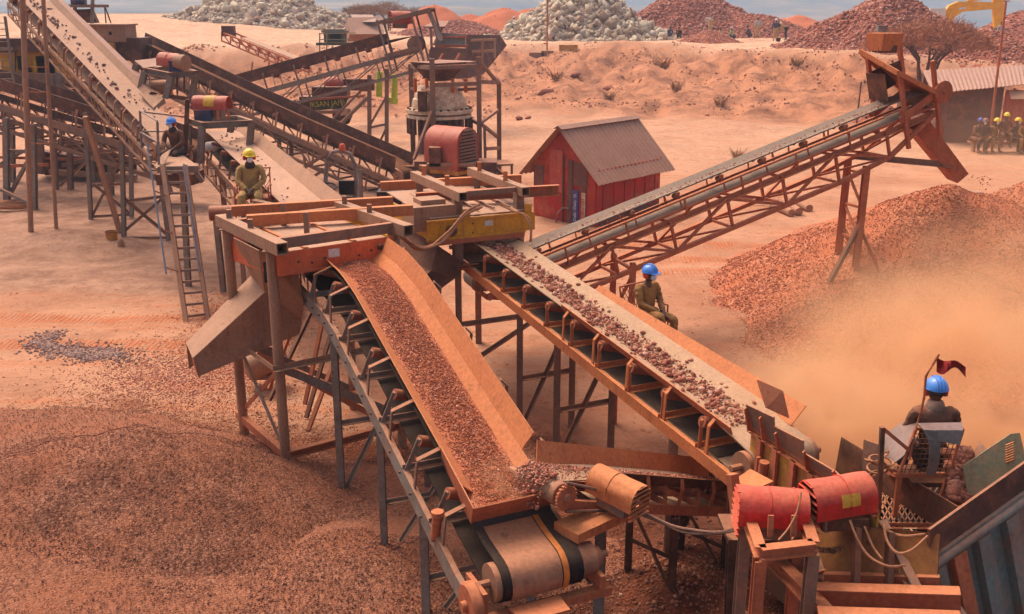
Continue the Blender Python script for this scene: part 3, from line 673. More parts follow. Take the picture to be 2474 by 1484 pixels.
def arm(root, ln, t, s, ra, rb, ea, eb, mat, k=.05, knee=.05, nm='skirt_arm'):
    """bent flat bar from the rail up and over to the skirt board"""
    up = ln.up(t); o = ln.at(t, s*ra, rb); kn = ln.at(t, s*(ra+.0), eb-.16+knee); e = ln.at(t, s*ea, eb)
    part(nm, MB().beam(o, kn, k, .018, ln.side*s).beam(kn, e, k, .018, up), mat, root)
def skirt(root, ln, t0, t1, a0, b0, a1, b1, mat, n=8, nm='skirt_board', th=.014, taper0=1.0, taper1=1.0):
    rows = []
    for i in range(n+1):
        t = t0 + (t1-t0)*i/n; q = i/n; kk = taper0*(1-q) + taper1*q
        rows.append([ln.at(t, a0, b0), ln.at(t, a0 + (a1-a0)*kk, b0 + (b1-b0)*kk)])
    part(nm, MB().strip(rows, th), mat, root)
def leg(root, p, q, w=.09, mat='steel', prof='I', nm='leg'):
    p = V(p); q = V(q); mb = MB()
    if prof == 'I': mb.ibeam(q, p, w, w*1.15, (0, 1, 0), .014)
    elif prof == 'O': mb.tube(q, p, w/2, 14)
    else: mb.beam(q, p, w, w, (0, 1, 0))
    return part(nm, mb, mat, root)
def foot(p, dz=-.12): return V((p[0], p[1], gz(p[0], p[1]) + dz))
def trestle(root, ln, t, a, b, mat='steel', w=.09, prof='I', splay=0, brace=True, low=None, dx=0.0):
    """two legs below the side rails at station t with a cross bar and a diagonal"""
    tops = [ln.at(t, s*a, b) for s in (-1, 1)]; fe = []
    for s, p in zip((-1, 1), tops):
        f = foot(p + ln.side*(s*splay) + ln.h*dx); leg(root, p, f, w, mat, prof); fe.append(f)
    if brace:
        L = lambda i, k: fe[i].lerp(tops[i], k)
        part('leg_brace', MB().angle(L(0, .5), L(1, .5), w*.7).angle(L(0, .08), L(1, .95), w*.6), mat, root)
    return tops, fe
def load_stones(root, ln, t0, t1, halfw, n, s0, s1, mat, seed, depth=.03, crown=.05, nm='gravel', spread=None):
    r = np.random.default_rng(seed); P = []
    for i in range(n):
        t = r.uniform(t0, t1); a = r.uniform(-1, 1) if spread is None else np.clip(r.normal()*spread, -1, 1); b = depth + crown*(1-a*a)*(.8+.4*r.uniform())
        P.append(tuple(ln.at(t, a*halfw, b)))
    return P, s0 + (s1-s0)*r.beta(1.2, 2.5, n)
U = V((-.42, .9075, 0)); W_ = V((.9075, .42, 0))
# ---- A: gravel conveyor in front
a0 = V((.24, 8.5, 1.34))
def Apt(s, z): return V((a0.x, a0.y, 0)) + U*s + V((0, 0, z))
A, la = conveyor('gravel_conveyor', 'foreground inclined conveyor loaded with fine red gravel and orange skirt plates', [Apt(0, 1.42), Apt(.35, 1.47), Apt(4.5, 2.70), Apt(5.2, 2.82), Apt(7.3, 2.86)], .86, .66, rail_b=-.44, rail_h=.21,
    drum_r=.2, mats=('belt', 'greysteel', 'roller'), idler=.86, idler_off=1.05, trough=.12, return_b=-.40, roller_r=.065, flat0=.55)
for t in np.arange(.75, la.len-.3, .86): arm(A, la, t, -1, .66, -.36, .38, .17, 'steel')
for t in np.arange(1.2, la.len-.3, 1.1): arm(A, la, t, 1, .66, -.30, .56, .40, 'steel')
skirt(A, la, .95, 7.0, -.29, .085, -.43, .22, 'orange', 24)
skirt(A, la, .9, 7.0, .29, .085, .41, .21, 'orange', 24)
skirt(A, la, 1.3, 6.2, .41, .21, .52, .42, 'orange', 24, nm='flared_skirt')
bed = []
for i in range(40):
    t = .62 + (la.len-.62)*i/39; bed.append([la.at(t, a, .06 + .05*(1-(a/.36)**2) + .012*noise.noise(V((t*3, a*9, 0)))) for a in np.linspace(-.34, .34, 9)])
part('gravel_bed', MB().strip(bed, .02), 'abed', A)
for t in np.arange(.9, la.len-.2, .36): part('bolt', MB().lathe(la.at(t, -.698, -.42), -la.side, [(0, .018), (.016, .015)], 8), 'darksteel', A)
P, S = load_stones(A, la, .75, 7.5, .31, 20000, .012, .04, 'gravel', 5, .078, .055)
stones('gravel', P, S, 'gravel', parent=A, seed=5)
# receiving box at the tail of A
bx = MB()
def AP(t, a, b): return la.at(t, a, b)
part('receiving_box', MB().plate([AP(.60, -.44, .02), AP(.60, .42, .02), AP(.48, .46, .36), AP(.48, -.50, .36)], .014).plate([AP(.60, -.44, .02), AP(.48, -.50, .36), AP(1.5, -.46, .30), AP(1.5, -.40, .05)], .014)
     .plate([AP(.60, .42, .02), AP(1.0, .42, .05), AP(1.0, .48, .30), AP(.48, .46, .36)], .014), 'rust', A)
part('rubber_flap', MB().plate([AP(.59, -.44, .06), AP(.59, .42, .06), AP(.54, .42, .016), AP(.54, -.44, .016)], .02), 'black', A)
rows = [[la.at(t, .2, .022), la.at(t, .26, .022)] for t in np.linspace(.0, .53, 5)][::-1]
for j in range(0, 8):
    a = PI/2 + PI*j/9*.9; c = la.p[0] - la.up(0)*.2; d = la.T(0); n = la.up(0); R_ = .223
    rows.append([c + d*(R_*math.cos(a)) + n*(R_*math.sin(a)) + la.side*q for q in (.2, .26)])
part('belt_stripe', MB().strip(rows, .006), 'stripe', A)
rows = [[la.at(t, -.34, .016), la.at(t, .19, .016)] for t in np.linspace(.0, .53, 5)][::-1]
for j in range(0, 8):
    a = PI/2 + PI*j/9*.9; R_ = .216
    rows.append([c + d*(R_*math.cos(a)) + n*(R_*math.sin(a)) + la.side*q for q in (-.34, .19)])
part('dust_film', MB().strip(rows, .005), 'drum', A)
cA = la.p[0] - la.up(0)*.2
part('bearing_disc', MB().lathe(cA - la.side*.78 - la.h*.12 - V((0,0,.1)), la.side, [(0, .2), (.02, .22), (.09, .22), (.11, .2)], 26).lathe(cA - la.side*.83 - la.h*.12 - V((0,0,.1)), la.side, [(0, .05), (.09, .06)], 12), 'rust', A)
for w__, mbk in ((0, MB().box(cA - la.side*.62 + V((0,0,-.12)), .05, .42, .3, (la.side, la.h, V((0,0,1))))), (1, MB().box(cA + la.side*.62 + V((0,0,-.16)), .05, .5, .16, (la.side, la.h, V((0,0,1)))))): part('tail_bracket', mbk, 'rust', A)
part('tail_hub', MB().lathe(cA + la.side*.46, la.side, [(0, .17), (.16, .165), (.18, .12), (.24, .1), (.26, .04), (.34, .035)], 22), 'drum', A)
part('tail_frame', MB().beam(cA - la.side*.7 + V((0,0,-.3)) - la.h*.15, cA + la.side*.75 + V((0,0,-.3)) - la.h*.15, .12, .08).plate([cA - la.side*.35 - la.h*.5 - V((0,0,.17)), cA + la.side*.12 - la.h*.5 - V((0,0,.17)), cA + la.side*.16 - la.h*.2 - V((0,0,.2)), cA - la.side*.38 - la.h*.2 - V((0,0,.2))], .02), 'rust', A)
part('tail_post', MB().tube(la.at(.9, -.68, -.38), la.at(.9, -.68, -.08), .05, 12).lathe(la.at(.9, -.68, -.08), (0,0,1), [(0, .065), (.05, .065)], 14), 'rust', A)
trestle(A, la, 1.35, .64, -.48, 'greysteel', .09)
trestle(A, la, 5.0, .64, -.48, 'greysteel', .09, low=1)
trestle(A, la, 2.9, .64, -.48, 'greysteel', .08)
# ---- B: rock conveyor to the right
kB = .93
b_head = at(1190, 587, 17.3); b_tail = at(1750, 966, 11.0)
bd = (b_tail - b_head).normalized()
b_end = b_tail + bd*1.0 + V((0, 0, -.10)); b_start = b_head - bd*.55
B, lb = conveyor('rock_conveyor', 'long inclined conveyor carrying scattered red rocks, running down to the yellow ribbed hopper', [b_end, b_start], .82, .50, rail_b=-.40, rail_h=.15, drum_r=.18,
    mats=('belttan', 'orange', 'roller'), idler=.80, idler_off=.75, trough=.09, return_b=-.36, wing=.60, roller_r=.07)
part('return_cover', MB().strip([[lb.at(t, a, -.342) for a in (-.41, 0, .41)] for t in np.linspace(.5, lb.len-.5, 12)], .004), 'belt', B)
for t in np.arange(.6, lb.len*.55, .9): arm(B, lb, t, -1, .50, -.34, .40, .14, 'orange')
skirt(B, lb, .3, lb.len*.52, -.40, .05, -.44, .15, 'rust', 10)
skirt(B, lb, .25, lb.len*.58, .38, .04, .56, .26, 'orange', 16, taper1=.55)
tB = lambda px: min(range(200), key=lambda i: abs(1236.5 + F*lb.at(lb.len*i/199, -.5, -.4).x/((lb.at(lb.len*i/199, -.5, -.4) - V((0,0,CH))).dot(V((0, CP, -SP)))) - px))*lb.len/199
for px, br in ((1252, True), (1345, True), (1625, True)):
    trestle(B, lb, tB(px), .48, -.46, 'steel', .1)
# ---- C: short cross conveyor with chain drive
c_t = V((2.75, 11.25, .72)); c_h = V((.30, 9.14, 1.96))
Cc, lc = conveyor('cross_conveyor', 'short dusty cross conveyor with chain drive dropping gravel onto the foreground conveyor', [c_t, c_h], .46, .33, rail_b=-.20, rail_h=.11, drum_r=.105, mats=('belttan', 'rust', 'roller'), idler=.62, idler_off=.5, trough=.07, return_b=-.24)
skirt(Cc, lc, .1, lc.len-.15, .25, .04, .33, .26, 'orange', 10)
skirt(Cc, lc, .1, lc.len-.9, -.25, .04, -.31, .17, 'hood', 10)
for t in np.arange(.3, lc.len-.5, .62): arm(Cc, lc, t, -1, .36, -.16, .31, .15, 'rust', .05)
P, S = load_stones(Cc, lc, .2, lc.len+.05, .21, 2200, .012, .05, 'gravel', 6, .02, .07); stones('gravel', P, S, 'gravelp', parent=Cc, seed=6)
ch_ = lc.p[-1] - lc.up(lc.len)*.105
sp_ = ch_ - lc.side*.36 - lc.T(lc.len)*.02
def gear(c, ax, r, n, th):
    mb = MB(); mb.lathe(c - ax*th/2, ax, [(0, r*.98), (th, r*.98)], n*2); d, s_, nn = frame(ax)
    for i in range(n):
        a = 2*PI*i/n; o = s_*math.cos(a) + nn*math.sin(a); tt = s_*-math.sin(a) + nn*math.cos(a)
        mb.box(c + o*(r+.008), .022, .022, th*.9, (o, tt, ax))
    mb.lathe(c - ax*th, ax, [(0, r*.4), (th*2, r*.4)], 14); return mb
P, S = [], []
r_ = np.random.default_rng(66)
for i in range(700):
    q = r_.uniform(-.2, 1.5); w_ = r_.uniform(-.2, .2); th = PI/2 - min(q, 1)*PI/2*.85; rr_ = .13 + .05*r_.uniform()
    p_ = ch_ + lc.T(lc.len)*(rr_*math.cos(th)) + lc.up(lc.len)*(rr_*math.sin(th)) + lc.side*w_
    if q > 1: p_ = p_ + V((0, 0, -.5*(q-1))) + lc.h*.12*(q-1)
    P.append(tuple(p_)); S.append(r_.uniform(.015, .05))
stones('falling_gravel', P, S, 'gravelp', parent=Cc, seed=66)
part('sprocket', gear(sp_ - lc.side*.02, lc.side, .12, 20, .035), 'rust', Cc)
part('drive_wheel', MB().lathe(sp_ + lc.side*.05, lc.side, [(0, .115), (.02, .125), (.08, .125), (.1, .08)], 24), 'drum', Cc)
mo = sp_ - lc.T(lc.len)*.62 - V((0, 0, .0)) - lc.side*.1
ct = MB(); 
for s_ in (-1, 1):
    ct.pipe([sp_ - lc.side*.02 + V((0,0,s_*.155)), mo.lerp(sp_, .5) + V((0,0,s_*.13)), mo + V((0,0,s_*.09))], .016, 6)
part('chain', ct, 'cable', Cc)
part('drive_base', MB().box(mo.lerp(sp_, .3) - V((0,0,.2)), .9, .34, .1, (lc.h, lc.side, V((0,0,1)))), 'orange', Cc)
pf = sp_ - lc.side*.3 - lc.T(lc.len)*.25
for q in ((.42, -.30), (-.0, .05)):
    pass
lp = at(1452, 1250, 9.35); leg(Cc, lp + V((0,0,.25)), foot((lp.x, lp.y)), .11, 'greysteel')
lp2 = lp + V((-.5, .45, 0)); leg(Cc, lp + V((0,0,.05)), lp2 + V((-.25, .1, .35)), .09, 'steel', nm='strut'); leg(Cc, lp + V((0,0,.0)), lp + V((.2, .2, .4)), .08, 'rust', nm='strut')
for t in (.45, 1.5): trestle(Cc, lc, t, .34, -.28, 'darksteel', .08)
# ---- barrel shaped motor covers
def barrel_cover(name, label, c, axis, L, r, mats, base_drop=.25, louvre=1, open_deg=200, ribs=(.33, .7), tilt=V((0,0,1)), motor='blue', end=True, sticker=None, group='half barrels covering the drive motors', n=18):
    c = V(c); d, s_, nn = frame(V(axis), tilt); root = thing(name, label, 'motor cover', c - nn*base_drop, group)
    h = math.radians(open_deg)/2; rows = []
    for i in range(17):
        x = -L/2 + L*i/16
        rows.append([c + d*x + (s_*math.sin(-h + 2*h*j/n) + nn*math.cos(-h + 2*h*j/n))*(r*(1 + .05*noise.noise(V((x*5 + c.x*3, j*.5, c.y))))) for j in range(n+1)])
    ext_ = []
    for row in rows:    # straight skirts below the half round
        ext_.append([row[0] - nn*r*.45] + row + [row[-1] - nn*r*.45])
    part('shell', MB().strip(ext_, .012), mats, root)
    for q in ribs:
        x = -L/2 + L*q
        part('hoop', MB().pipe([c + d*x + s_*((r*1.02+.006)*math.sin(-h + 2*h*j/n)) + nn*((r*1.02+.006)*math.cos(-h + 2*h*j/n)) for j in range(n+1)], r*.035, 6), mats, root)
    if louvre:
        e = louvre*(L/2-.01); mb = MB(); k = 7
        for i in range(k):
            z = -r*1.2 + (2.1*r)*i/(k-1); hw = r*.98 if z < 0 else math.sqrt(max(0.02*r*r, r*r - z*z))*.98
            mb.box(c + d*e + nn*z, .03, 2*hw, .16*r, (d, s_, (nn + d*louvre*.7).normalized()))
        part('louvre', mb, mats, root)
        part('end_plate', MB().plate([c + d*(e-louvre*.04) + s_*(r*.95*math.sin(a)) + nn*(r*.95*math.cos(a)) for a in np.linspace(-h, h, 14)], .01), 'black', root)
    part('motor', MB().lathe(c - d*L*.42 - nn*r*.15, d, [(0, r*.3), (.02, r*.62), (L*.72, r*.62), (L*.75, r*.3)], 18), motor, root)
    part('motor_foot', MB().box(c - nn*(r*.95), L*.6, r*1.3, base_drop*.5 + r*.2, (d, s_, nn)), 'steel', root)
    if sticker:
        a0, a1, x0, x1 = sticker
        part('sticker', MB().strip([[c + d*x + s_*((r+.012)*math.sin(a)) + nn*((r+.012)*math.cos(a)) for a in np.linspace(a0, a1, 5)] for x in (x0, (x0+x1)/2, x1)], .004), 'ysticker', root)
    return root
c_ = at(1492, 1182, 9.05)
barrel_cover('motor_cover', 'orange dusted half barrel cover with louvred end on the cross conveyor drive', c_, (.72, -.69, -.08), .58, .155, 'orange', louvre=1, ribs=(.45,))
# ------------------------------------------------------------------ screens
def UV(o, u, v, z): return V((o.x, o.y, 0)) + U*u + W_*v + V((0, 0, z))
# orange screen tower over conveyor A: o = foot of the front left round column
o1 = lvl(690, 1105, .12); o1 = V((o1.x, o1.y, 0)); z1 = 3.28
UA = (lvl(572, 985, .25) - o1); UA.z = 0; LU = UA.length*.87; UA.normalize(); WA = V((UA.y, -UA.x, 0))
def S1(u, v, z): return V((o1.x, o1.y, 0)) + UA*u + WA*v + V((0, 0, z))
WD = 1.95
T1 = thing('screen_tower', 'steel tower on round columns carrying the orange vibrating screen', 'screen tower', foot(o1, 0))
for (u, v) in ((0, 0), (LU, 0), (0, WD), (LU, WD)):
    f = S1(u, v, 0); f = foot((f.x, f.y), -.1); part('column', MB().tube(f, S1(u, v, z1-.05), .075, 18).box(S1(u, v, z1-.03), .2, .2, .02), 'chute', T1)
for v in (0, WD):
    mb = MB().hollow(S1(-.42, v, z1+.07), S1(LU+.25, v, z1+.07), .17, .17, .016)
    part('tube_beam', mb, 'chute', T1)
    part('base_channel', MB().chan(S1(-.05, v, .16), S1(LU+.2, v, .16), .1, .12), 'rust', T1)
    part('brace', MB().beam(S1(0, v, .2), S1(LU, v, 1.5), .1, .012, WA), 'greysteel', T1)
    part('brace', MB().beam(S1(LU, v+.02, .3), S1(0, v+.02, 1.52), .07, .012, WA), 'rust', T1)
    part('tie_bar', MB().angle(S1(-.05, v-.07, 1.55), S1(LU+.05, v-.07, 1.55), .08), 'chute', T1)
part('base_channel', MB().chan(S1(-.02, -.05, .16), S1(-.02, WD+.1, .16), .1, .12), 'rust', T1)
part('tie_bar', MB().angle(S1(-.09, -.1, 1.55), S1(-.09, WD+.1, 1.55), .08), 'chute', T1)
part('brace', MB().beam(S1(-.03, 0.05, 1.5), S1(-.03, WD, .3), .12, .014, UA), 'greysteel', T1)
part('brace', MB().beam(S1(LU*.5, 0, 1.5), S1(-.1, WD*.9, .2), .09, .014, UA), 'rust', T1)
part('brace', MB().beam(S1(LU, 0, 1.5), S1(LU, WD, .2), .1, .014, UA), 'greysteel', T1)
part('cross_beam', MB().hollow(S1(-.06, .09, z1+.07), S1(-.06, WD-.09, z1+.07), .1, .15, .014), 'steel', T1)
part('cross_beam', MB().hollow(S1(LU+.1, .09, z1+.02), S1(LU+.1, WD-.09, z1+.02), .1, .12, .014), 'steel', T1)
# two long box beams lying across the tower
for px0, py0, px1, py1, Y, lab in ((560, 510, 948, 487, 15.6, 'rear one of the two long box beams lying on the orange screen tower'), (596, 533, 996, 507, 14.9, 'front one of the two long box beams lying on the orange screen tower')):
    p = at(px0, py0, Y); q = at(px1, py1, Y+.75)
    single('box_beam', MB().hollow(p, q, .13, .165, .014), 'orange', lab, 'beam', p.lerp(q, .5) - V((0, 0, .08)), 'box beams across the screen towers')
for u in (.75, 1.6):
    part('beam_rest', MB().box(S1(u, .02, z1+.2), .12, .1, .12, (UA, WA, V((0,0,1)))).box(S1(u, WD-.02, z1+.2), .12, .1, .12, (UA, WA, V((0,0,1)))), 'steel', T1) if False else None
    for v in (.02, WD-.02, WD*.45): part('beam_post', MB().beam(S1(u, v, z1-.2), S1(u, v, z1+.28), .07, .07), 'steel', T1)
SC1 = thing('vibrating_screen', 'orange vibrating screen box hanging in the tower on round columns', 'vibrating screen', S1(LU/2, WD/2, 2.75))
part('front_plate', MB().plate([S1(-.16, .04, 2.92), S1(-.16, WD-.12, 2.92), S1(-.16, WD-.12, 3.24), S1(-.16, .04, 3.24)], .03).box(S1(-.17, WD/2-.04, 2.93), .06, WD-.16, .03, (UA, WA, V((0,0,1)))), 'orangep', SC1)
for v in (.32, .52, .72, 1.25, 1.45): part('bolt', MB().lathe(S1(-.175, v, 3.07 + .03*math.sin(v*9)), -UA, [(0, .018), (.02, .016)], 8), 'darksteel', SC1)
part('maker_plate', MB().box(S1(-.185, .86, 3.13), .008, .17, .12, (UA, WA, V((0,0,1)))), 'sticker', SC1)
part('exciter', MB().lathe(S1(-.2, WD-.36, 3.12), -UA, [(0, .05), (.05, .045), (.06, .02)], 14), 'darksteel', SC1)
part('side_plate', MB().plate([S1(-.15, .05, 2.9), S1(LU+.1, .05, 2.75), S1(LU+.1, .05, 3.2), S1(-.15, .05, 3.24)], .03), 'orangep', SC1)
part('side_plate', MB().plate([S1(-.15, WD-.13, 2.9), S1(LU+.1, WD-.13, 2.75), S1(LU+.1, WD-.13, 3.2), S1(-.15, WD-.13, 3.24)], .03), 'yellow', SC1)
part('deck', MB().plate([S1(-.12, .1, 3.20), S1(-.12, WD-.16, 3.20), S1(LU+.1, WD-.16, 3.2), S1(LU+.1, .1, 3.2)], .02), 'beltdust', SC1)
for v in (.5, 1.25): part('deck_strap', MB().box(S1(LU/2-.1, v, 3.225), LU, .05, .02, (UA, WA, V((0,0,1)))), 'orange', SC1)
part('inner_shroud', MB().strip([[S1(.2 + .6*math.cos(a), WD-.55 + .0*a, 2.62 + .3*math.sin(a)), S1(.2 + .6*math.cos(a), WD-.15, 2.62 + .3*math.sin(a))] for a in np.linspace(0, PI, 10)], .02), 'chute', SC1)
# tan chute on the left of the tower
CH1 = thing('discharge_chute', 'bent tan steel chute slanting down from the orange screen to the gravel', 'chute', foot(lvl(500, 860, .2), .3))
k_ = lambda x, y, Y: at(x, y, Y)
Yf, Yb = 14.25, 15.0
ptop_l = S1(1.15, -.10, z1-.05); ptop_r = S1(.18, -.10, z1-.05)
kn_l = k_(607, 666, 15.0); kn_r = k_(640, 706, 14.2); lo_l = k_(450, 830, 14.3); lo_r = k_(466, 866, 13.7)
inn = WA*.5
part('chute_top', MB().plate([ptop_l, kn_l, kn_r, ptop_r], .014), 'chute', CH1)
part('chute_top', MB().plate([kn_l, lo_l, lo_r, kn_r], .014), 'chute', CH1)
dn = V((0, 0, -.42))
part('chute_side', MB().plate([ptop_r, kn_r, kn_r + WA*.55 + V((0, 0, -.55)), S1(.15, .5, 2.4), S1(.15, .42, z1-.3)], .014), 'chute', CH1)
part('chute_side', MB().plate([kn_r, lo_r, lo_r + V((.06, 0, -.28)), kn_r + WA*.5 + V((0, 0, -.75)), kn_r + WA*.55 + V((0, 0, -.55))], .014), 'chute', CH1)
part('chute_side', MB().plate([kn_l, lo_l, lo_l + dn, kn_l + dn*1.4], .014), 'chute', CH1)
part('hatch', MB().box(ptop_r.lerp(ptop_l, -.02) + V((.1, -.04, -.3)), .1, .02, .3), 'black', CH1)
part('lip', MB().plate([lo_l + V((.03, -.01, -.02)), lo_r + V((.02, -.02, -.02)), lo_r + V((.07, -.02, -.3)), lo_l + V((.08, 0, -.34))], .012), 'rust', CH1)
# dim bits under the tower
for (x, y, Y, l, r, lab) in ((640, 872, 16.6, .75, .26, 'dusty motor lying among the braces under the orange screen'),):
    p = at(x, y, Y); rt = thing('electric_motor', lab, 'motor', p - V((0, 0, r)))
    part('casing', MB().lathe(p, (.8, .5, .25), [(-l/2, r*.6), (-l/2+.05, r), (l/2-.1, r), (l/2, r*.5)], 18), 'chute', rt); part('foot', MB().box(p - V((0,0,r*.95)), .5, .4, .08), 'steel', rt)
    part('terminal_box', MB().box(p + V((.1, -.1, r)), .2, .16, .12), 'darksteel', rt)
for i in range(5):
    p = S1(.3+.5*i, .5+.2*(i % 3), .3); q = S1(1.1+.3*i, 1.5, 1.3+.15*i)
    part('stay', MB().beam(p, q, .06, .05), ('rust', 'darksteel')[i % 2], T1)
# ---- yellow screen tower over conveyor B
o2 = lvl(1110, 872, .3); o2 = V((o2.x, 17.0, 0)); z2 = 3.32
def S2(u, v, z): return V((o2.x, o2.y, 0)) + U*u + W_*v + V((0, 0, z))
T2 = thing('screen_tower', 'steel tower on square posts carrying the yellow vibrating screen', 'screen tower', foot(o2, 0))
WD2 = 1.18; LU2 = 1.9
for (u, v) in ((0, 0), (LU2, 0), (0, WD2), (LU2, WD2)):
    f = S2(u, v, 0); f = foot((f.x, f.y), -.1)
    top = S2(u, v, z2-.05)
    if (u, v) == (0, WD2): f = S2(u, v, 2.0)
    part('post', MB().ibeam(f, S2(u, v, 2.05), .11, .11, (0, 1, 0)).box(S2(u, v, (z2+2)/2), .15, .15, z2-2.05, (U, W_, V((0,0,1)))) if u == 0 else MB().ibeam(f, top, .12, .12, (0, 1, 0)), 'steel', T2)
for v in (0, WD2): part('tube_beam', MB().hollow(S2(-.3, v, z2+.05), S2(LU2+.3, v, z2+.05), .16, .16, .016), 'chute', T2)
part('cross_beam', MB().hollow(S2(-.06, .09, z2+.06), S2(-.06, WD2-.09, z2+.06), .08, .09, .012), 'steel', T2)
part('tie_bar', MB().chan(S2(-.12, -.05, 2.1), S2(-.12, .35, 2.1), .1, .06), 'rust', T2)
part('cross_tie', MB().angle(S2(0, 0, 1.0), S2(0, 1.6, 1.0), .08).angle(S2(-.02, .1, .2), S2(-.02, 1.5, .9), .07), 'steel', T2)
part('brace', MB().beam(S2(0, 0, .5), S2(LU2, 0, 1.9), .08, .012, W_), 'rust', T2)
for px0, py0, px1, py1, Y, lab in ((919, 450, 1258, 432, 19.2, 'rear one of the two long beams lying on the yellow screen tower'), (1005, 479, 1350, 459, 17.6, 'front one of the two long beams lying on the yellow screen tower, an open channel')):
    p = at(px0, py0, Y); q = at(px1, py1, Y+.5)
    mb = MB().hollow(p, q, .14, .17, .014) if Y > 19 else MB().chan(p, q, .12, .19, flip=1)
    single('box_beam', mb, 'orange' if Y > 19 else 'rust', lab, 'beam', p.lerp(q, .5) - V((0, 0, .09)), 'box beams across the screen towers')
for v in (.02, WD2-.03):
    for u in (.5, 1.7): part('beam_post', MB().beam(S2(u, v, z2), S2(u, v, z2+.3), .08, .08), 'orange', T2)
SC2 = thing('vibrating_screen', 'yellow vibrating screen box above the conveyor of scattered rocks', 'vibrating screen', S2(LU2/2, WD2/2, 2.4))
zb, zt = 2.66, 2.98
part('front_plate', MB().plate([S2(-.2, -.62, zb), S2(-.2, WD2+.22, zb), S2(-.2, WD2+.22, zt), S2(-.2, -.62, zt)], .03).box(S2(-.22, .28, zb), .07, 1.84, .05, (U, W_, V((0,0,1)))).box(S2(-.22, .28, zt), .06, 1.84, .03, (U, W_, V((0,0,1)))), 'yellow', SC2)
part('lower_flange', MB().box(S2(-.24, .28, zb-.06), .03, 1.8, .09, (U, W_, V((0,0,1)))), 'rust', SC2)
part('exciter', MB().lathe(S2(-.23, -.2, 2.8), -U, [(0, .1), (.05, .095), (.07, .06), (.12, .05)], 16), 'darksteel', SC2)
part('maker_plate', MB().box(S2(-.225, .5, 2.86), .008, .15, .09, (U, W_, V((0,0,1)))), 'sticker', SC2)
for v in (.2, .202+.0): part('bolt', MB().lathe(S2(-.215, v, 2.72 + (v-.2)*80), -U, [(0, .016), (.02, .014)], 8), 'darksteel', SC2)
for v in (.1, WD2+.1): part('lug', MB().box(S2(-.18, v, zt+.08), .05, .12, .14, (U, W_, V((0,0,1)))), 'yellow', SC2)
part('side_plate', MB().plate([S2(-.2, -.6, zb), S2(LU2, -.6, zb), S2(LU2, -.6, zt), S2(-.2, -.6, zt)], .03), 'yellow', SC2)
part('side_plate', MB().plate([S2(-.2, WD2+.2, zb), S2(LU2, WD2+.2, zb), S2(LU2, WD2+.2, zt), S2(-.2, WD2+.2, zt)], .03), 'yellow', SC2)
part('deck', MB().plate([S2(-.16, -.56, zt+.03), S2(-.16, WD2+.18, zt+.03), S2(LU2+.3, WD2+.18, zt+.1), S2(LU2+.3, -.56, zt+.1)], .02), 'beltdust', SC2)
for v in (-.2, .1, .4, .7, 1.0): part('deck_rib', MB().box(S2(LU2/2, v, zt+.09), LU2, .03, .03, (U, W_, V((0,0,1)))), 'roof', SC2)
part('torn_curtain', MB().strip([[S2(-.1, .45 + .11*i, zb-.02), S2(-.14, .45 + .11*i, zb-.2-.07*math.sin(i*1.9))] for i in range(8)], .02), 'beltdust', SC2)
# side hopper left of the yellow screen: folded dark chute
HP = thing('transfer_chute', 'brown folded steel hopper chute left below the yellow screen', 'chute', foot(at(1050, 640, 16.5), .3))
h1, h2, h3, h4 = at(945, 535, 18.4), at(1040, 566, 17.0), at(1118, 634, 16.9), at(1105, 668, 16.8)
part('side_sheet', MB().plate([h1, h2, at(1058, 594, 16.9), h3, h4, at(1040, 655, 16.6), at(960, 610, 17.6)], .014), 'darksteel', HP)
part('side_sheet', MB().plate([at(932, 596, 17.2), at(1040, 655, 16.58), at(985, 705, 16.4), at(925, 660, 16.9)], .014), 'steel', HP)
part('outlet', MB().plate([at(1040, 655, 16.57), h4, at(1040, 716, 16.5), at(990, 702, 16.39)], .014), 'hood', HP)
bx_ = at(1037, 520, 17.0)
single('steel_box', MB().box(bx_, .78, .6, .42, (W_, U, V((0,0,1)))).box(bx_ + V((0,.05,.24)), .45, .4, .1, (W_, U, V((0,0,1)))), 'chute', 'closed tan steel box beside the yellow screen', 'box', bx_ - V((0,0,.21)))
# ropes and hoses
def rope(pts, r, mat, label, cat='rope', strands=1, name='rope'):
    mb = MB(); P = [V(p) for p in pts]; Q = []
    for i in range(len(P)-1):
        for j in range(6):
            t = j/6; p0 = P[max(i-1,0)]; p1 = P[i]; p2 = P[i+1]; p3 = P[min(i+2, len(P)-1)]
            Q.append(.5*((2*p1) + (p2-p0)*t + (2*p0-5*p1+4*p2-p3)*t*t + (3*p1-p0-3*p2+p3)*t**3))
    Q.append(P[-1])
    for s in range(strands):
        a = 2*PI*s/max(1, strands); o = V((math.cos(a), 0, math.sin(a)))*r*(1.1 if strands > 1 else 0)
        mb.pipe([q + o*(1 + .6*math.sin(i*.5+s)) for i, q in enumerate(Q)], r, 6)
    lo = min(Q, key=lambda q: q.z)
    return single(name, mb, mat, label, cat, lo)
rope([at(1160, 500, 16.7), at(1120, 520, 16.5), at(1085, 565, 16.3), at(1050, 592, 16.1), at(1015, 600, 15.8), at(985, 585, 15.2), at(968, 566, 14.6)], .022, 'rope', 'thick looping rope hanging between the two screen towers', strands=3)
rope([at(950, 552, 14.4), at(952, 580, 14.35), at(958, 620, 14.3), at(968, 645, 14.2), at(978, 668, 14.1)], .02, 'rope', 'rope tied round the right tube beam and hanging down to the flared skirt', strands=3)
rope([at(880, 570, 14.6), at(905, 545, 14.6), at(925, 533, 14.7)], .012, 'rope', 'short cord slung across the deck of the orange screen')
rope([at(1205, 492, 17.2), at(1240, 510, 17.0), at(1268, 520, 16.9), at(1281, 545, 16.8), at(1282, 585, 16.7)], .014, 'rope', 'cables draped over the right post of the yellow screen tower', 'cable', 2)
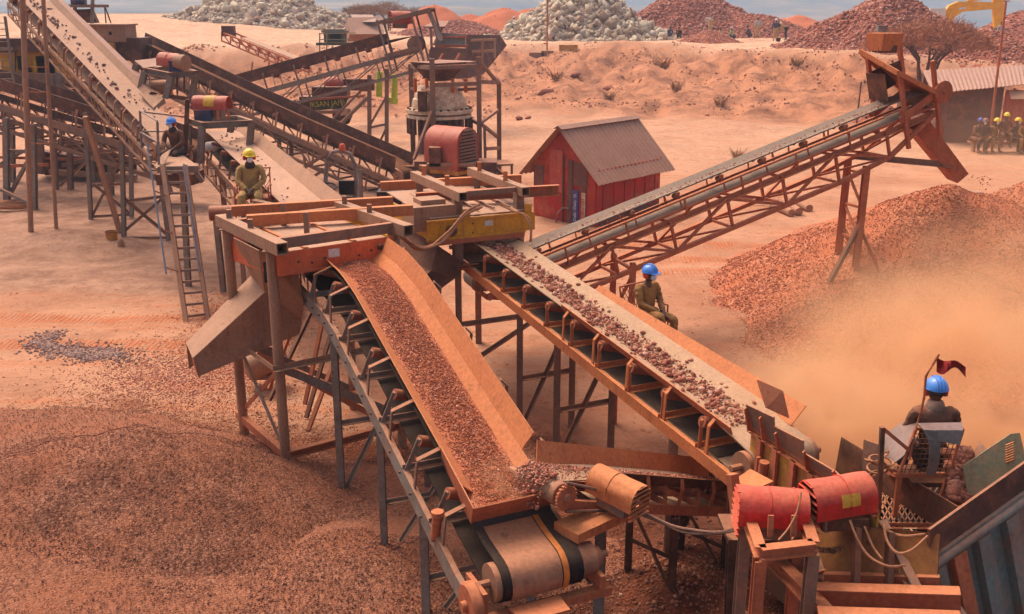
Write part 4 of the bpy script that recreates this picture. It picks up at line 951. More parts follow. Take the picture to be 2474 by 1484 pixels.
rope([at(1100, 478, 17.4), at(1108, 500, 17.3), at(1112, 530, 17.3)], .01, 'rope', 'thin cord hanging from the open channel beam')
# ------------------------------------------------------------------ D: stacking conveyor to the right
d_h = at(2222, 222, 22.4); d_t = at(1255, 612, 18.9)
dd = (d_h - d_t)
d0 = d_t - dd*.13; d0.z = max(d0.z, .75)
D, ld = conveyor('stacking_conveyor', 'tall orange brown stacking conveyor with lattice truss rising to the right above the gravel heap', [d_t - dd*.10, d_h], .52, .36, rail_b=-.30, rail_h=.05, rail_w=.05, trough=.08,
    drum_r=.17, mats=('gbelt', 'rust', 'drum'), idler=1.05, idler_off=1.3, cross=False, return_b=-.34, roller_r=.05, wing=.58)
n_ = int(ld.len/1.35)
for s in (-1, 1):
    mb = MB()
    def lowz(t): return -.42 - .66*min(1, max(.0, (t)/1.2), max(0, (ld.len - t)/1.6)) if t > .0 else -.42
    mb.angle(ld.at(0, s*.42, -.44), ld.at(ld.len-.05, s*.42, -.44), .11)
    pr = None
    for i in range(n_+1):
        t = ld.len*i/n_; lo = ld.at(t, s*.42, lowz(t)); hi = ld.at(t, s*.42, -.44)
        if pr is not None:
            mb.beam(pr[0], lo, .09, .085); mb.beam(pr[1] if i % 2 else pr[0], lo if i % 2 else hi, .06, .05)
        if lo != hi: mb.beam(lo, hi, .06, .05)
        pr = (lo, hi)
    mb.beam(ld.at(0, s*.42, -.08), ld.at(ld.len-1.4, s*.42, -.08), .04, .04)
    for i in range(0, n_): 
        t = ld.len*(i+.3)/n_; mb.beam(ld.at(t, s*.42, -.44), ld.at(t, s*.42, -.08), .035, .035)
    part('lattice_truss', mb, 'rust', D)
mb = MB()
for i in range(n_+1):
    t = ld.len*i/n_; mb.beam(ld.at(t, -.42, -.46), ld.at(t, .42, -.46), .05, .05); mb.beam(ld.at(t, -.42, lowz(t)), ld.at(t, .42, lowz(t)), .05, .05)
    if i < n_: mb.beam(ld.at(t, -.42, lowz(t)), ld.at(ld.len*(i+1)/n_, .42, lowz(ld.len*(i+1)/n_)), .045, .04)
part('cross_bracing', mb, 'rust', D)
P, S = load_stones(D, ld, .5, ld.len, .14, 500, .02, .06, 'gravel', 9, .02, .03); stones('gravel', P, S, 'gravelp', parent=D, seed=9)
def tD(px, b=-.4, a=0.0):
    best = min(range(400), key=lambda i: abs(px - (1236.5 + F*ld.at(ld.len*i/399, a, b).x/((ld.at(ld.len*i/399, a, b) - V((0,0,CH))).dot(V((0, CP, -SP)))))))
    return ld.len*best/399
L = ld.len
# head box
hb = lambda t, a, b: ld.at(L + t, a, b)
for t in (-.88, .06):
    for s in (-1, 1): part('head_post', MB().beam(hb(t, s*.47, -.95), hb(t, s*.47, .72 if s > 0 else 1.08), .08, .08, ld.side), 'rust', D)
part('head_roof', MB().plate([hb(-1.0, -.55, 1.22), hb(.15, -.55, 1.14), hb(.15, .55, .72), hb(-1.0, .55, .80)], .03).beam(hb(-1.0, -.55, 1.2), hb(.15, -.55, 1.12), .05, .1).beam(hb(-1.0, .55, .78), hb(.15, .55, .70), .05, .1).beam(hb(.15, -.55, 1.12), hb(.15, .55, .70), .05, .1).beam(hb(-1.0, -.55, 1.2), hb(-1.0, .55, .78), .05, .1), 'orange', D)
for s in (-1, 1): part('head_rail', MB().beam(hb(-1.02, s*.47, -.28), hb(.12, s*.47, -.28), .03, .16), 'rust', D)
part('back_sheet', MB().plate([hb(-.95, -.5, .7), hb(-.95, -.5, .1), hb(-.95, .1, .1), hb(-.95, .1, .7)], .012).plate([hb(-.9, -.47, .7), hb(.1, -.47, .7), hb(.1, -.47, .25), hb(-.9, -.47, .1)], .012), 'hood', D)
part('pulley_wheel', MB().lathe(hb(.16, .5, -.17) + ld.T(L)*.12, ld.side, [(0, .22), (.05, .24), (.08, .24), (.09, .2)], 22).lathe(hb(.28, .56, -.17) + ld.T(L)*.12, ld.side, [(0, .05), (.07, .05)], 10), 'rust', D)
mcx = hb(-.62, -.25, 1.04)
MC = thing('motor_cover', 'box shaped orange motor cover on top of the stacking conveyor head', 'motor cover', mcx, None)
vx = ld.h*.72; part('cover', MB().plate([mcx + ld.side*-.28 + vx*-.4 + V((0,0,.42)), mcx + ld.side*-.28 + vx*.35 + V((0,0,.42)), mcx + ld.side*.26 + vx*.35 + V((0,0,.42)), mcx + ld.side*.26 + vx*-.4 + V((0,0,.42))], .02)
    .plate([mcx + ld.side*-.28 + vx*-.4 + V((0,0,.42)), mcx + ld.side*-.28 + vx*.35 + V((0,0,.42)), mcx + ld.side*-.22 + vx*.3 + V((0,0,.06)), mcx + ld.side*-.22 + vx*-.33 + V((0,0,.06))], .02)
    .plate([mcx + ld.side*.26 + vx*-.4 + V((0,0,.42)), mcx + ld.side*.26 + vx*.35 + V((0,0,.42)), mcx + ld.side*.2 + vx*.3 + V((0,0,.06)), mcx + ld.side*.2 + vx*-.33 + V((0,0,.06))], .02)
    .plate([mcx + ld.side*-.28 + vx*-.4 + V((0,0,.42)), mcx + ld.side*.26 + vx*-.4 + V((0,0,.42)), mcx + ld.side*.2 + vx*-.33 + V((0,0,.06)), mcx + ld.side*-.22 + vx*-.33 + V((0,0,.06))], .02)
    .plate([mcx + ld.side*-.28 + vx*.35 + V((0,0,.42)), mcx + ld.side*.26 + vx*.35 + V((0,0,.42)), mcx + ld.side*.2 + vx*.3 + V((0,0,.06)), mcx + ld.side*-.22 + vx*.3 + V((0,0,.06))], .02), 'orange', MC)
part('motor', MB().box(mcx + V((0,0,.1)), .4, .4, .16), 'hood', MC); part('terminal_box', MB().box(mcx + V((-.05,.15,.52)), .2, .15, .13), 'grey', MC)
# its chute
cq = hb(.34, 0, -.5)
def chute4(nm, A0, A1, w0, w1, d0, d1, mat, par):
    ax = (A1-A0).normalized(); sd = V((0, 1, 0)); nn = sd.cross(ax).normalized()
    a = [A0 + sd*(-w0/2) , A0 + sd*(w0/2), A1 + sd*(w1/2), A1 + sd*(-w1/2)]
    b = [A0 + sd*(-w0/2) + nn*d0, A0 + sd*(w0/2) + nn*d0, A1 + sd*(w1/2) + nn*d1, A1 + sd*(-w1/2) + nn*d1]
    part('chute_floor', MB().plate(a, .014), mat, par); part('chute_top', MB().plate(b, .014), mat, par)
    part('chute_side', MB().plate([a[0], a[3], b[3], b[0]], .014), mat, par); part('chute_side', MB().plate([a[1], a[2], b[2], b[1]], .014), mat, par)
ca, cb = at(2228, 285, 22.5), at(2326, 416, 22.7)
chute4('chute', ca, cb, .62, .56, .36, .30, 'rust', D)
part('chute_stay', MB().angle(hb(-1.6, -.42, -1.0), at(2306, 400, 22.3), .13), 'drum', D)
# trestles of D
tp = at(2062, 372, 20.35)
for (x, y, fx, fy, fz) in ((2040, 366, 2002, 700, .7), (2082, 360, 2052, 705, .75)):
    p = ld.at(tD(2062), -.45 if x > 2060 else .45, -1.0) + (V((.1, 0, 0)) if x > 2060 else V((-.1, 0, 0))); f = V((p.x - .02, p.y, .1)); leg(D, p, f, .13, 'rust')
p0 = ld.at(tD(2062), .45, -1.0) - V((.1, 0, 0)); p1 = ld.at(tD(2062), -.45, -1.0) + V((.1, 0, 0))
def dn_(p, z): return V((p.x, p.y, z))
for z in (3.0, 2.25, 1.55): part('trestle_tie', MB().beam(dn_(p0, z), dn_(p1, z-.05), .05, .05), 'rust', D)
part('trestle_brace', MB().beam(dn_(p0, 2.25), dn_(p1, 2.95), .05, .04).beam(dn_(p0, 1.6), dn_(p1, 2.2), .05, .04), 'rust', D)
part('stay', MB().beam(dn_(p0, 1.9), V((p0.x-.75, p0.y-.3, .45)), .09, .09), 'hood', D)
part('stay', MB().beam(dn_(p1, 1.7), V((p1.x+.5, p1.y-.5, .6)), .08, .08), 'orange', D)
part('stay', MB().beam(dn_(p0, 1.8), V((p0.x+.55, p0.y-.5, .55)), .06, .06), 'rust', D)
p0, p1 = ld.at(tD(1490), -.42, -.95), ld.at(tD(1490), .42, -.95)
for p in (p0, p1): leg(D, p, foot((p.x, p.y)), .12, 'rust')
part('trestle_brace', MB().beam(dn_(p0, .2), dn_(p1, 1.3), .06, .05).beam(dn_(p0, 1.45), dn_(p1, 1.4), .06, .05), 'rust', D)
# falling stones at the chute mouth
P = []; r_ = np.random.default_rng(77)
for i in range(70):
    q = r_.uniform(); P.append((cb.x + .35 + .45*q + .12*r_.normal(), cb.y + .15*r_.normal(), cb.z - .1 - 1.2*q*q))
stones('falling_stones', P, r_.uniform(.02, .06, 70), 'gravel', seed=77)
# ------------------------------------------------------------------ E: big dusty conveyor at left
e_lo = at(405, 333, 25.1); e_hi = at(92, 14, 32.4); ed = e_hi - e_lo
E, le = conveyor('dusty_conveyor', 'long dust covered conveyor with lattice side frame rising to the top left corner', [e_lo - ed*.02, e_hi + ed*.14], .78, .50, rail_b=-.40, rail_h=.10, truss=.36, truss_step=.55, lace=.03, trough=.09,
    drum_r=.2, mats=('beltdust', 'chute', 'roller'), idler=1.1, idler_off=.9, cross=False, return_b=-.35, roller_r=.06, wing=.62)
for t in np.arange(.6, le.len-.3, .62): arm(E, le, t, -1, .50, -.36, .42, .13, 'chute', .05)
skirt(E, le, 1.0, le.len, -.40, .03, -.42, .13, 'hood', 12)
skirt(E, le, 2.6, le.len-1.2, .38, .03, .52, .22, 'beltdust', 12); skirt(E, le, 2.6, le.len-1.2, .52, .225, .80, .12, 'roof', 12, nm='dust_hood')
rr = np.random.default_rng(91); chips = [stones_mesh('dark_chip', [(0, 0, 0)], [1.0], 'greystone', STB, seed=900+i, tones=[.1*i]) for i in range(6)]
for i in range(150):
    t = 1.2 + (le.len-1.4)*rr.uniform()**.8; a = np.clip(rr.normal()*.13 - .02, -.33, .33)
    if rr.uniform() > .25 + .75*(t/le.len): continue
    o = bpy.data.objects.new('dark_chip', chips[int(rr.integers(0, 6))]); COL.objects.link(o); s_ = rr.uniform(.04, .12)
    o.location = le.at(t, a, .02 + s_*.2); o.scale = (s_,)*3; o.rotation_euler = (rr.uniform(-.5, .5), rr.uniform(-.5, .5), rr.uniform(0, 6))
    tag(o, 'small dark stone chip lying on the long dusty conveyor at left', 'stone', 'stone chips on the dusty conveyor')
# rocks on B
rockm = [stones_mesh('belt_rock', [(0, 0, 0)], [1.0], 'redrock', STB, seed=800+i, tones=[.25 + .075*i]) for i in range(10)]
for i in range(290):
    t = .5 + (lb.len-.9)*rr.uniform(); a = np.clip(rr.normal()*.15 - .03, -.31, .31)
    o = bpy.data.objects.new('belt_rock', rockm[int(rr.integers(0, 10))]); COL.objects.link(o); s_ = rr.uniform(.05, .115)
    o.location = lb.at(t, a, .012 + s_*.25 + .4*abs(a)**2); o.scale = (s_, s_, s_*.9); o.rotation_euler = (rr.uniform(-.6, .6), rr.uniform(-.6, .6), rr.uniform(0, 6))
    tag(o, 'fist sized red rock lying on the rock conveyor belt', 'rock', 'rocks on the rock conveyor')
P = []; r_ = np.random.default_rng(93)
for i in range(2400): P.append(tuple(lb.at(.5 + (lb.len-.9)*r_.uniform(), np.clip(r_.normal()*.15 - .03, -.34, .34), .03)))
stones('rock_fines', P, r_.uniform(.012, .05, 2400), 'redrock', parent=B, seed=93, base=STB)
# trestles under E
def frame4(name, label, pts, mat='greysteel', ties=(), w=.11):
    rt = thing(name, label, 'support frame', pts[0][1]); 
    for p, f in pts: leg(rt, p, f, w, mat)
    for a, b in ties: part('tie', MB().angle(a, b, w*.75), 'steel', rt)
    return rt
t1a, t1b = lvl(300, 586, .0), lvl(408, 585, .0); t2a, t2b = lvl(220, 530, .0), lvl(318, 525, .0)
def over(f, px, py): return at(px, py, f.y)
T_a, T_b = over(t1a, 294, 322), over(t1b, 385, 400)
frame4('conveyor_trestle', 'grey two legged trestle under the dusty conveyor nearest the ladder', [(T_a, t1a), (T_b, t1b)], ties=((t1a + V((0,0,.12)), t1b + V((0,0,.12))), (over(t1a, 302, 487), over(t1b, 395, 475)), (over(t1a, 300, 480), t1b + V((0,0,.2))), (t1a + V((0,0,.3)), over(t1b, 392, 480))))
T_a, T_b = over(t2a, 206, 272), over(t2b, 316, 366)
frame4('conveyor_trestle', 'grey two legged trestle under the dusty conveyor behind the bucket', [(T_a, t2a), (T_b, t2b)], ties=((t2a + V((0,0,.08)), t2b + V((0,0,.08))), (over(t2a, 212, 370), over(t2b, 300, 362)), (over(t2a, 224, 520), over(t2b, 296, 376)), (over(t2a, 216, 450), over(t2b, 292, 445)), (over(t2a, 225, 445), over(t2b, 318, 520))))
s0 = at(206, 282, 27.2); s1 = lvl(294, 574, .05)
single('slanting_prop', MB().beam(s0, s1, .13, .1), 'chute', 'long slanting prop leaning to the foot of the trestle by the bucket', 'prop', s1)
t3a, t3b = lvl(138, 458, .0), lvl(228, 440, .0)
T_a, T_b = over(t3a, 124, 185), over(t3b, 212, 300)
frame4('conveyor_trestle', 'grey two legged trestle under the upper part of the dusty conveyor', [(T_a, t3a), (T_b, t3b)], ties=((over(t3a, 135, 290), over(t3b, 214, 290)), (over(t3a, 135, 362), over(t3b, 218, 358)), (over(t3a, 142, 372), over(t3b, 204, 305)), (over(t3a, 146, 450), over(t3b, 224, 376))))
for (x0, x1, y1, lab) in ((54, 72, 560, 'taller of the two brown poles standing at the far left'), (104, 134, 553, 'thinner of the two brown poles at the far left')):
    f = lvl(x1, y1, .32); p = at(x0, -8, f.y); single('steel_pole', MB().tube(f - V((0,0,.3)), p, .075 if x0 < 60 else .055, 12), 'chute', lab, 'pole', f, 'pair of tall poles at left')
f = lvl(100, 560, .3)
for i, y in enumerate((162, 222, 280, 345)):
    p, q = at(68, y, f.y), at(118, y-1 + i, f.y)
    single('tie_wire', MB().pipe([p, p.lerp(q, .5) - V((0,0,.02)), q], .012), 'rust', ('uppermost', 'second highest', 'third highest', 'lowest')[i] + ' thin wire strung between the two tall poles', 'wire', p)
# ------------------------------------------------------------------ F: feeder conveyor behind the orange screen
f_hi = at(530, 318, 27.2); f_lo = at(722, 492, 19.6); fd = f_lo - f_hi
Fc, lf = conveyor('feeder_conveyor', 'dusty feeder conveyor running from the motor stand down to the orange screen', [f_lo + fd*.32, f_hi - fd*.01], .80, .58, rail_b=-.45, rail_h=.13, truss=.5, truss_step=1.2, lace=.04, trough=.08,
    drum_r=.22, mats=('beltdust', 'steel', 'roller'), idler=1.2, idler_off=1.0, cross=False, return_b=-.40)
skirt(Fc, lf, 1.5, lf.len-.3, .38, .03, .62, .30, 'chute', 10)
part('return_cover', MB().strip([[lf.at(t, a, -.392) for a in (-.4, 0, .4)] for t in np.linspace(.5, lf.len-.5, 12)], .004), 'belt', Fc)
P = []; r_ = np.random.default_rng(92)
for i in range(60): P.append(tuple(lf.at(r_.uniform(2, lf.len-.5), r_.uniform(-.3, .25), .03)))
stones('stone_chips', P, r_.uniform(.03, .09, 60), 'greystone', parent=Fc, seed=92, base=STB)
for t in (lf.len*.45, lf.len*.72): trestle(Fc, lf, t, .55, -.5, 'steel', .1)
for (x0, y0, x1, y1) in ((519, 500, 540, 706), (440, 410, 455, 690)):
    f = lvl(x1, y1, 0); leg(Fc, at(x0, y0, f.y), f - V((0,0,.1)), .12, 'greysteel')
part('spare_roller', MB().lathe(at(505, 516, 21.0), (1, .2, 0), [(0, .14), (.02, .16), (.7, .16), (.72, .14)], 18), 'roller', Fc)
rt = thing('white_bundle', 'crumpled white cloth bundle on the feeder conveyor frame', 'bundle', at(507, 362, 25.5)); part('cloth', MB().ell(at(509, 355, 25.5), .22, .16, .13).ell(at(515, 350, 25.5), .1, .1, .09).ell(at(500, 360, 25.5), .12, .1, .07), 'white', rt); part('tie', MB().pipe([at(500, 362, 25.4), at(502, 372, 25.4), at(500, 400, 25.4)], .015), 'rope', rt)
# ------------------------------------------------------------------ G, H, I: dark conveyors behind
def simple_skirts(root, ln, t0, t1, w, h, mat='hood'):
    for s in (-1, 1): skirt(root, ln, t0, t1, s*w, -.04, s*(w+.05), h, mat, 4)
Gc, lg = conveyor('feed_conveyor', 'long dark brown conveyor crossing behind the tower, running down to the cone crusher', [at(985, 408, 35.2), at(675, 272, 38.6), at(318, 100, 44.0)], .8, .52, rail_b=-.52, rail_h=.2, truss=.75, truss_step=1.3, lace=.06,
    trough=.1, drum_r=.25, mats=('bbelt', 'steel', 'roller'), idler=1.3, idler_off=1.0, cross=False, return_b=-.8, roller_r=.08)
simple_skirts(Gc, lg, .2, lg.len-.2, .46, .42)
for t in np.arange(.8, lg.len-.4, 1.3): arm(Gc, lg, t, -1, .55, -.45, .54, .2, 'chute', .09)
for x, y0, y1 in ((676, 335, 434), (872, 410, 480), (705, 340, 430)):
    f = lvl(x, y1, 0); leg(Gc, at(x-2, y0, f.y), f - V((0,0,.1)), .13, 'greysteel')
f0, f1 = at(740, 440, 36.5), at(680, 430, 38.2)
part('strut', MB().beam(at(830, 380, 36.3), at(740, 438, 36.5), .1, .1).beam(at(790, 370, 36.6), at(690, 434, 37.8), .1, .1).beam(at(734, 378, 37.2), at(742, 440, 37.0), .08, .08), 'steel', Gc)
Hc, lh = conveyor('return_conveyor', 'dark conveyor rising to the right behind the crossing, with a large tan head drum', [at(535, 216, 47.2), at(1000, 88, 46.6)], .85, .6, rail_b=-.62, rail_h=.22, truss=.85, truss_step=1.6, lace=.07,
    trough=.1, drum_r=.36, mats=('bbelt', 'greysteel', 'roller'), idler=1.5, idler_off=1.2, cross=False, return_b=-.95, roller_r=.08)
simple_skirts(Hc, lh, .2, lh.len-1.3, .5, .45)
for t in np.arange(.8, lh.len-.8, 1.5): arm(Hc, lh, t, 1, .6, -.55, .55, .2, 'steel', .08)
L = lh.len; hq = lambda t, a, b: lh.at(L, a, b) + lh.T(L)*t
for t in (-1.3, .25, 1.1):
    for s in (-1, 1): part('head_post', MB().beam(hq(t, s*.72, -1.3 if t < 1 else -.5), hq(t, s*.72, .95 - .1*t), .12, .08), 'greysteel', Hc)
part('head_deck', MB().plate([hq(-1.4, -.8, 1.0), hq(1.15, -.8, .95), hq(1.15, .8, .95), hq(-1.4, .8, 1.0)], .05).beam(hq(-1.4, -.8, .95), hq(1.15, -.8, .9), .08, .16).beam(hq(-1.4, .8, .95), hq(1.15, .8, .9), .08, .16), 'steel', Hc)
part('head_hood', MB().plate([hq(.95, -.7, .9), hq(1.15, -.7, -.5), hq(1.15, .7, -.5), hq(.95, .7, .9)], .02), 'hood', Hc)
part('bottom_rail', MB().beam(hq(-1.4, .72, -.5), hq(.3, .72, -.55), .1, .18), 'steel', Hc)
cv = at(966, 46, 46.6)
barrel_cover('motor_cover', 'rusty half barrel cover over a blue motor on the head of the rear conveyor', cv, (-.9, -.42, .02), .95, .33, 'pinkred', louvre=1, ribs=(.5,), motor='blue')
for x, y0, y1 in ((892, 182, 366), (934, 168, 374)):
    f = lvl(x, y1, .0); leg(Hc, at(x, y0, 46.4), V((at(x, y1, 46.4).x, 46.4, gz(-6, 46.4)-.1)), .17, 'steel')
pA, pB = at(892, 190, 46.4), at(934, 180, 46.4)
part('brace', MB().beam(at(896, 308, 46.4), at(934, 300, 46.4), .12, .1).beam(at(895, 300, 46.4), at(932, 236, 46.4), .12, .1).beam(at(908, 362, 46.4), at(934, 308, 46.4), .12, .1), 'steel', Hc)
part('strut', MB().beam(at(888, 236, 46.4), at(796, 325, 45.0), .13, .13).beam(at(876, 215, 46.5), at(780, 312, 45.6), .09, .09).box(at(880, 213, 46.5), .3, .2, .3), 'steel', Hc)
Ic, li = conveyor('side_conveyor', 'dark lattice conveyor passing behind the dusty conveyor at the left edge', [at(470, 350, 33.0), at(-90, 178, 36.6)], .8, .55, rail_b=-.60, rail_h=.24, truss=.75, truss_step=1.2, lace=.07,
    trough=.1, drum_r=.3, mats=('bbelt', 'steel', 'roller'), idler=1.2, idler_off=1.0, cross=False, return_b=-.8, roller_r=.09)
simple_skirts(Ic, li, .2, li.len-.2, .48, .4)
for t in np.arange(.8, li.len-.5, 1.2): arm(Ic, li, t, -1, .57, -.52, .56, .15, 'chute', .09)
for x, y0, y1 in ((16, 285, 490), (82, 300, 505), (30, 285, 440), (170, 330, 458), (268, 345, 470)):
    f = lvl(x, y1, 0); leg(Ic, at(x-2, y0, f.y), f - V((0,0,.1)), .17, 'greysteel' if x != 170 else 'steel')
part('brace', MB().beam(at(66, 392, 33.6), at(20, 478, 33.9), .12, .1).beam(at(-5, 400, 33.8), at(64, 362, 34), .1, .1).beam(at(10, 365, 33.8), at(62, 366, 33.8), .1, .12).beam(at(-5, 455, 33.5), at(68, 490, 33.0), .1, .1), 'greysteel', Ic)
# beams and plant clutter behind the dusty conveyor
def bar(x0, y0, x1, y1, Y0, Y1=None, w=.12, h=None, mb=None):
    return (mb or MB()).beam(at(x0, y0, Y0), at(x1, y1, Y1 or Y0), w, h or w)
TB = thing('plant_frame', 'tangle of brown steel beams and dark sheets behind the dusty conveyor', 'plant frame', foot(at(150, 440, 38)))
for (x0, y0, x1, y1, Y, w, m) in ((-10, 182, 160, 192, 38.2, .34, 'steel'), (60, 190, 250, 210, 38.4, .3, 'steel'), (142, 175, 150, 330, 38, .18, 'greysteel'), (20, 270, 30, 470, 38, .2, 'steel'), (95, 300, 100, 420, 38, .22, 'steel'),
        (0, 402, 118, 398, 37.6, .12, 'rust'), (84, 376, 250, 400, 38.6, .5, 'hood'), (120, 415, 330, 430, 38, .2, 'chute'), (150, 400, 330, 360, 38.2, .14, 'steel'), (240, 330, 245, 440, 38, .16, 'steel'), (148, 205, 185, 230, 38, .1, 'steel'),
        (0, 120, 30, 118, 37, .1, 'greysteel'), (150, 305, 250, 318, 38.6, .2, 'hood'), (0, 322, 70, 325, 38, .12, 'steel'), (0, 380, 260, 388, 38.3, .1, 'rust')):
    part('beam', bar(x0, y0, x1, y1, Y, w=w), m, TB)
part('dark_sheet', MB().plate([at(150, 215, 39.5), at(330, 215, 39.5), at(330, 300, 39.5), at(150, 290, 39.5)], .05).plate([at(140, 335, 40), at(330, 330, 40), at(330, 415, 40), at(140, 410, 40)], .05), 'hood', TB)
part('hopper_sheet', MB().plate([at(80, 376, 39.0), at(300, 384, 39.0), at(280, 428, 39.0), at(110, 424, 39)], .08), 'darksteel', TB)
for x, y0, y1 in ((86, 312, 362), (78, 308, 350), (236, 352, 375)):
    part('lime_post', MB().tube(at(x, y0, 38.5), at(x, y1, 38.5), .1 if x == 86 else .06, 10), 'lime', TB)
YT = thing('yellow_machine', 'yellow machine body with dark openings behind the two tall poles', 'machine', foot(at(80, 190, 38.8)))
part('body', MB().box(at(88, 142, 39.2), 2.0, 1.6, 1.55).box(at(132, 163, 39.0), .8, 1.2, .9), 'yellow', YT)
part('opening', MB().box(at(54, 152, 38.36), .35, .03, .5).box(at(64, 172, 38.36), .4, .03, .3), 'black', YT)
part('top', MB().box(at(60, 108, 39), 2.6, 1.6, .5), 'hood', YT)
for x in (38, 60): part('pipe', MB().tube(at(x, 122, 38.2), at(x-2, 188, 38.2), .03, 8), 'darksteel', YT)
# ladder rail and dark worker at the far left edge
LL = thing('ladder', 'narrow grey ladder standing at the far left edge', 'ladder', lvl(34, 200, 3.0))
for dx in (0, -36): part('stile', MB().beam(at(12+dx, 40, 30), at(33+dx, 200, 30), .07, .05), 'greysteel', LL)

for i in range(10): part('rung', MB().tube(at(14+i*2 - 36, 56 + i*15, 30), at(14+i*2, 56 + i*15, 30), .016, 6), 'greysteel', LL)
# brown drive box and frames at top left
DB = thing('drive_box', 'brown streaked steel box with a square hole behind the dusty conveyor', 'steel box', foot(at(270, 110, 42)))
part('box', MB().box(at(270, 80, 42.4), 1.55, 1.3, .68), 'chute', DB); part('hole', MB().box(at(266, 81, 41.74), .12, .02, .14), 'black', DB); part('lid', MB().box(at(250, 60, 42.4), 2.3, 1.5, .06), 'chute', DB)
part('under_box', MB().box(at(305, 118, 42.6), 1.7, 1.4, .9), 'hood', DB); part('side_box', MB().box(at(258, 121, 41.5), .55, .5, .55), 'ywall', DB)
part('round_cap', MB().ell(at(233, 103, 40.5), .28, .22, .3), 'grey', DB)
part('dark_sheet', MB().plate([at(300, 125, 43), at(390, 130, 43), at(385, 165, 43), at(330, 165, 43)], .05), 'grey', DB)
FT = thing('drive_stand', 'steel stand with a blue motor at the top edge left of the drive box', 'stand', foot(at(200, 60, 44)))
for x in (182, 224): part('post', MB().beam(at(x, -12, 44), at(x-2, 58, 44), .12, .12), 'greysteel', FT)
part('deck', MB().box(at(195, 15, 44.2), 2.0, 1.0, .12), 'steel', FT); part('motor', MB().lathe(at(190, 4, 44), (1, .1, 0), [(-.3, .12), (-.28, .2), (.28, .2), (.3, .12)], 14), 'blue', FT)
part('hood', MB().plate([at(172, 24, 44.5), at(222, 22, 44.5), at(238, 56, 44.5), at(180, 56, 44.5)], .3), 'hood', FT)
single('stay_wires', MB().pipe([at(252, 12, 46), at(256, 56, 46)], .03).pipe([at(252, 12, 46), at(268, 56, 46)], .03), 'darksteel', 'thin leaning tripod rods on the sand at upper left', 'rods', at(258, 56, 46))
# ------------------------------------------------------------------ motor stands at the heads
def motor_stand(label, P4, zt, posts, mat='greysteel'):
    rt = thing('motor_stand', label, 'motor stand', foot(P4[0]))
    mb = MB()
    for i in range(4): mb.chan(P4[i], P4[(i+1) % 4], .1, .16)
    part('top_frame', mb, mat, rt)
    for (p, q) in posts: part('post', MB().ibeam(p, q, .15, .15, (0, 1, 0)), mat, rt)
    return rt
q0, q1, q2, q3 = at(347, 170, 27.6), at(410, 183, 27.0), at(474, 178, 27.6), at(415, 165, 28.6)
ST1 = motor_stand('steel stand carrying the pink barrel cover beside the dusty conveyor', [q0, q1, q2, q3], 0, [(at(350, 172, 27.6), at(338, 224, 27.6)), (at(413, 185, 27.0), at(400, 238, 27.0)), (at(472, 180, 27.6), at(462, 248, 27.6)), (at(330, 155, 28.6), at(320, 190, 28.6))])
part('roof_sheet', MB().plate([at(325, 148, 28.2), at(410, 138, 29.0), at(415, 160, 28.2), at(350, 168, 27.7)], .03), 'roof', ST1)
part('head_drum', MB().lathe(at(362, 212, 27.6), (.93, .35, 0), [(0, .16), (.03, .2), (.55, .2), (.58, .16)], 18), 'drum', ST1)
part('drop_plate', MB().plate([at(336, 226, 27.0), at(375, 222, 27.4), at(396, 238, 27.0), at(370, 262, 26.4)], .02).plate([at(396, 238, 27.0), at(370, 262, 26.4), at(372, 268, 26.4), at(400, 250, 27)], .02), 'chute', ST1)
part('drive_rod', MB().beam(at(428, 185, 27.1), at(428, 225, 27.1), .04, .04).beam(at(445, 185, 27.1), at(445, 225, 27.1), .04, .04).beam(at(405, 232, 27.1), at(460, 240, 27.2), .06, .1), 'darksteel', ST1)
barrel_cover('motor_cover', 'pink faded half barrel cover with a blue motor end, left of the crossing conveyors', at(412, 148, 27.6), (.9, -.42, -.06), .62, .21, 'pinkred', louvre=0, ribs=(.5,), base_drop=.3)
rt = thing('electric_motor', 'dusty blue electric motor showing its round end under the pink cover', 'motor', at(438, 168, 27.2)); part('casing', MB().lathe(at(428, 150, 27.3), (.9, -.42, -.06), [(0, .2), (.3, .21), (.31, .15)], 20), 'chute', rt); part('pedestal', MB().box(at(426, 160, 27.3), .3, .3, .3), 'blue', rt)
q0, q1, q2, q3 = at(455, 292, 25.4), at(490, 304, 24.6), at(608, 298, 25.2), at(575, 287, 26.2)
ST2 = motor_stand('grey steel stand carrying the orange barrel cover with yellow patch', [q0, q1, q2, q3], 0, [(at(488, 306, 24.6), at(484, 395, 24.6)), (at(607, 300, 25.2), at(602, 360, 25.2)), (at(456, 294, 25.4), at(454, 365, 25.4)), (at(560, 292, 26.0), at(556, 320, 26.0))])
part('tall_angle', MB().beam(at(453, 240, 24.8), at(447, 378, 24.8), .1, .06), 'darksteel', ST2)
cvo = at(512, 252, 25.2)
OC = barrel_cover('motor_cover', 'orange half barrel cover with a yellow square patch on a blue motor foot', cvo, (.985, -.17, 0), .92, .20, 'pinkred', louvre=0, ribs=(), base_drop=.36, sticker=(.02, 1.75, -.14, .14))
rt = OC; part('motor_casting', MB().box(at(494, 278, 25.1), .42, .34, .26).box(at(472, 256, 25.2), .18, .16, .16), 'blue', rt)
for x in (526, 552): part('bracket', MB().beam(at(x, 268, 24.9), at(x, 290, 24.9), .06, .03), 'rust', rt)
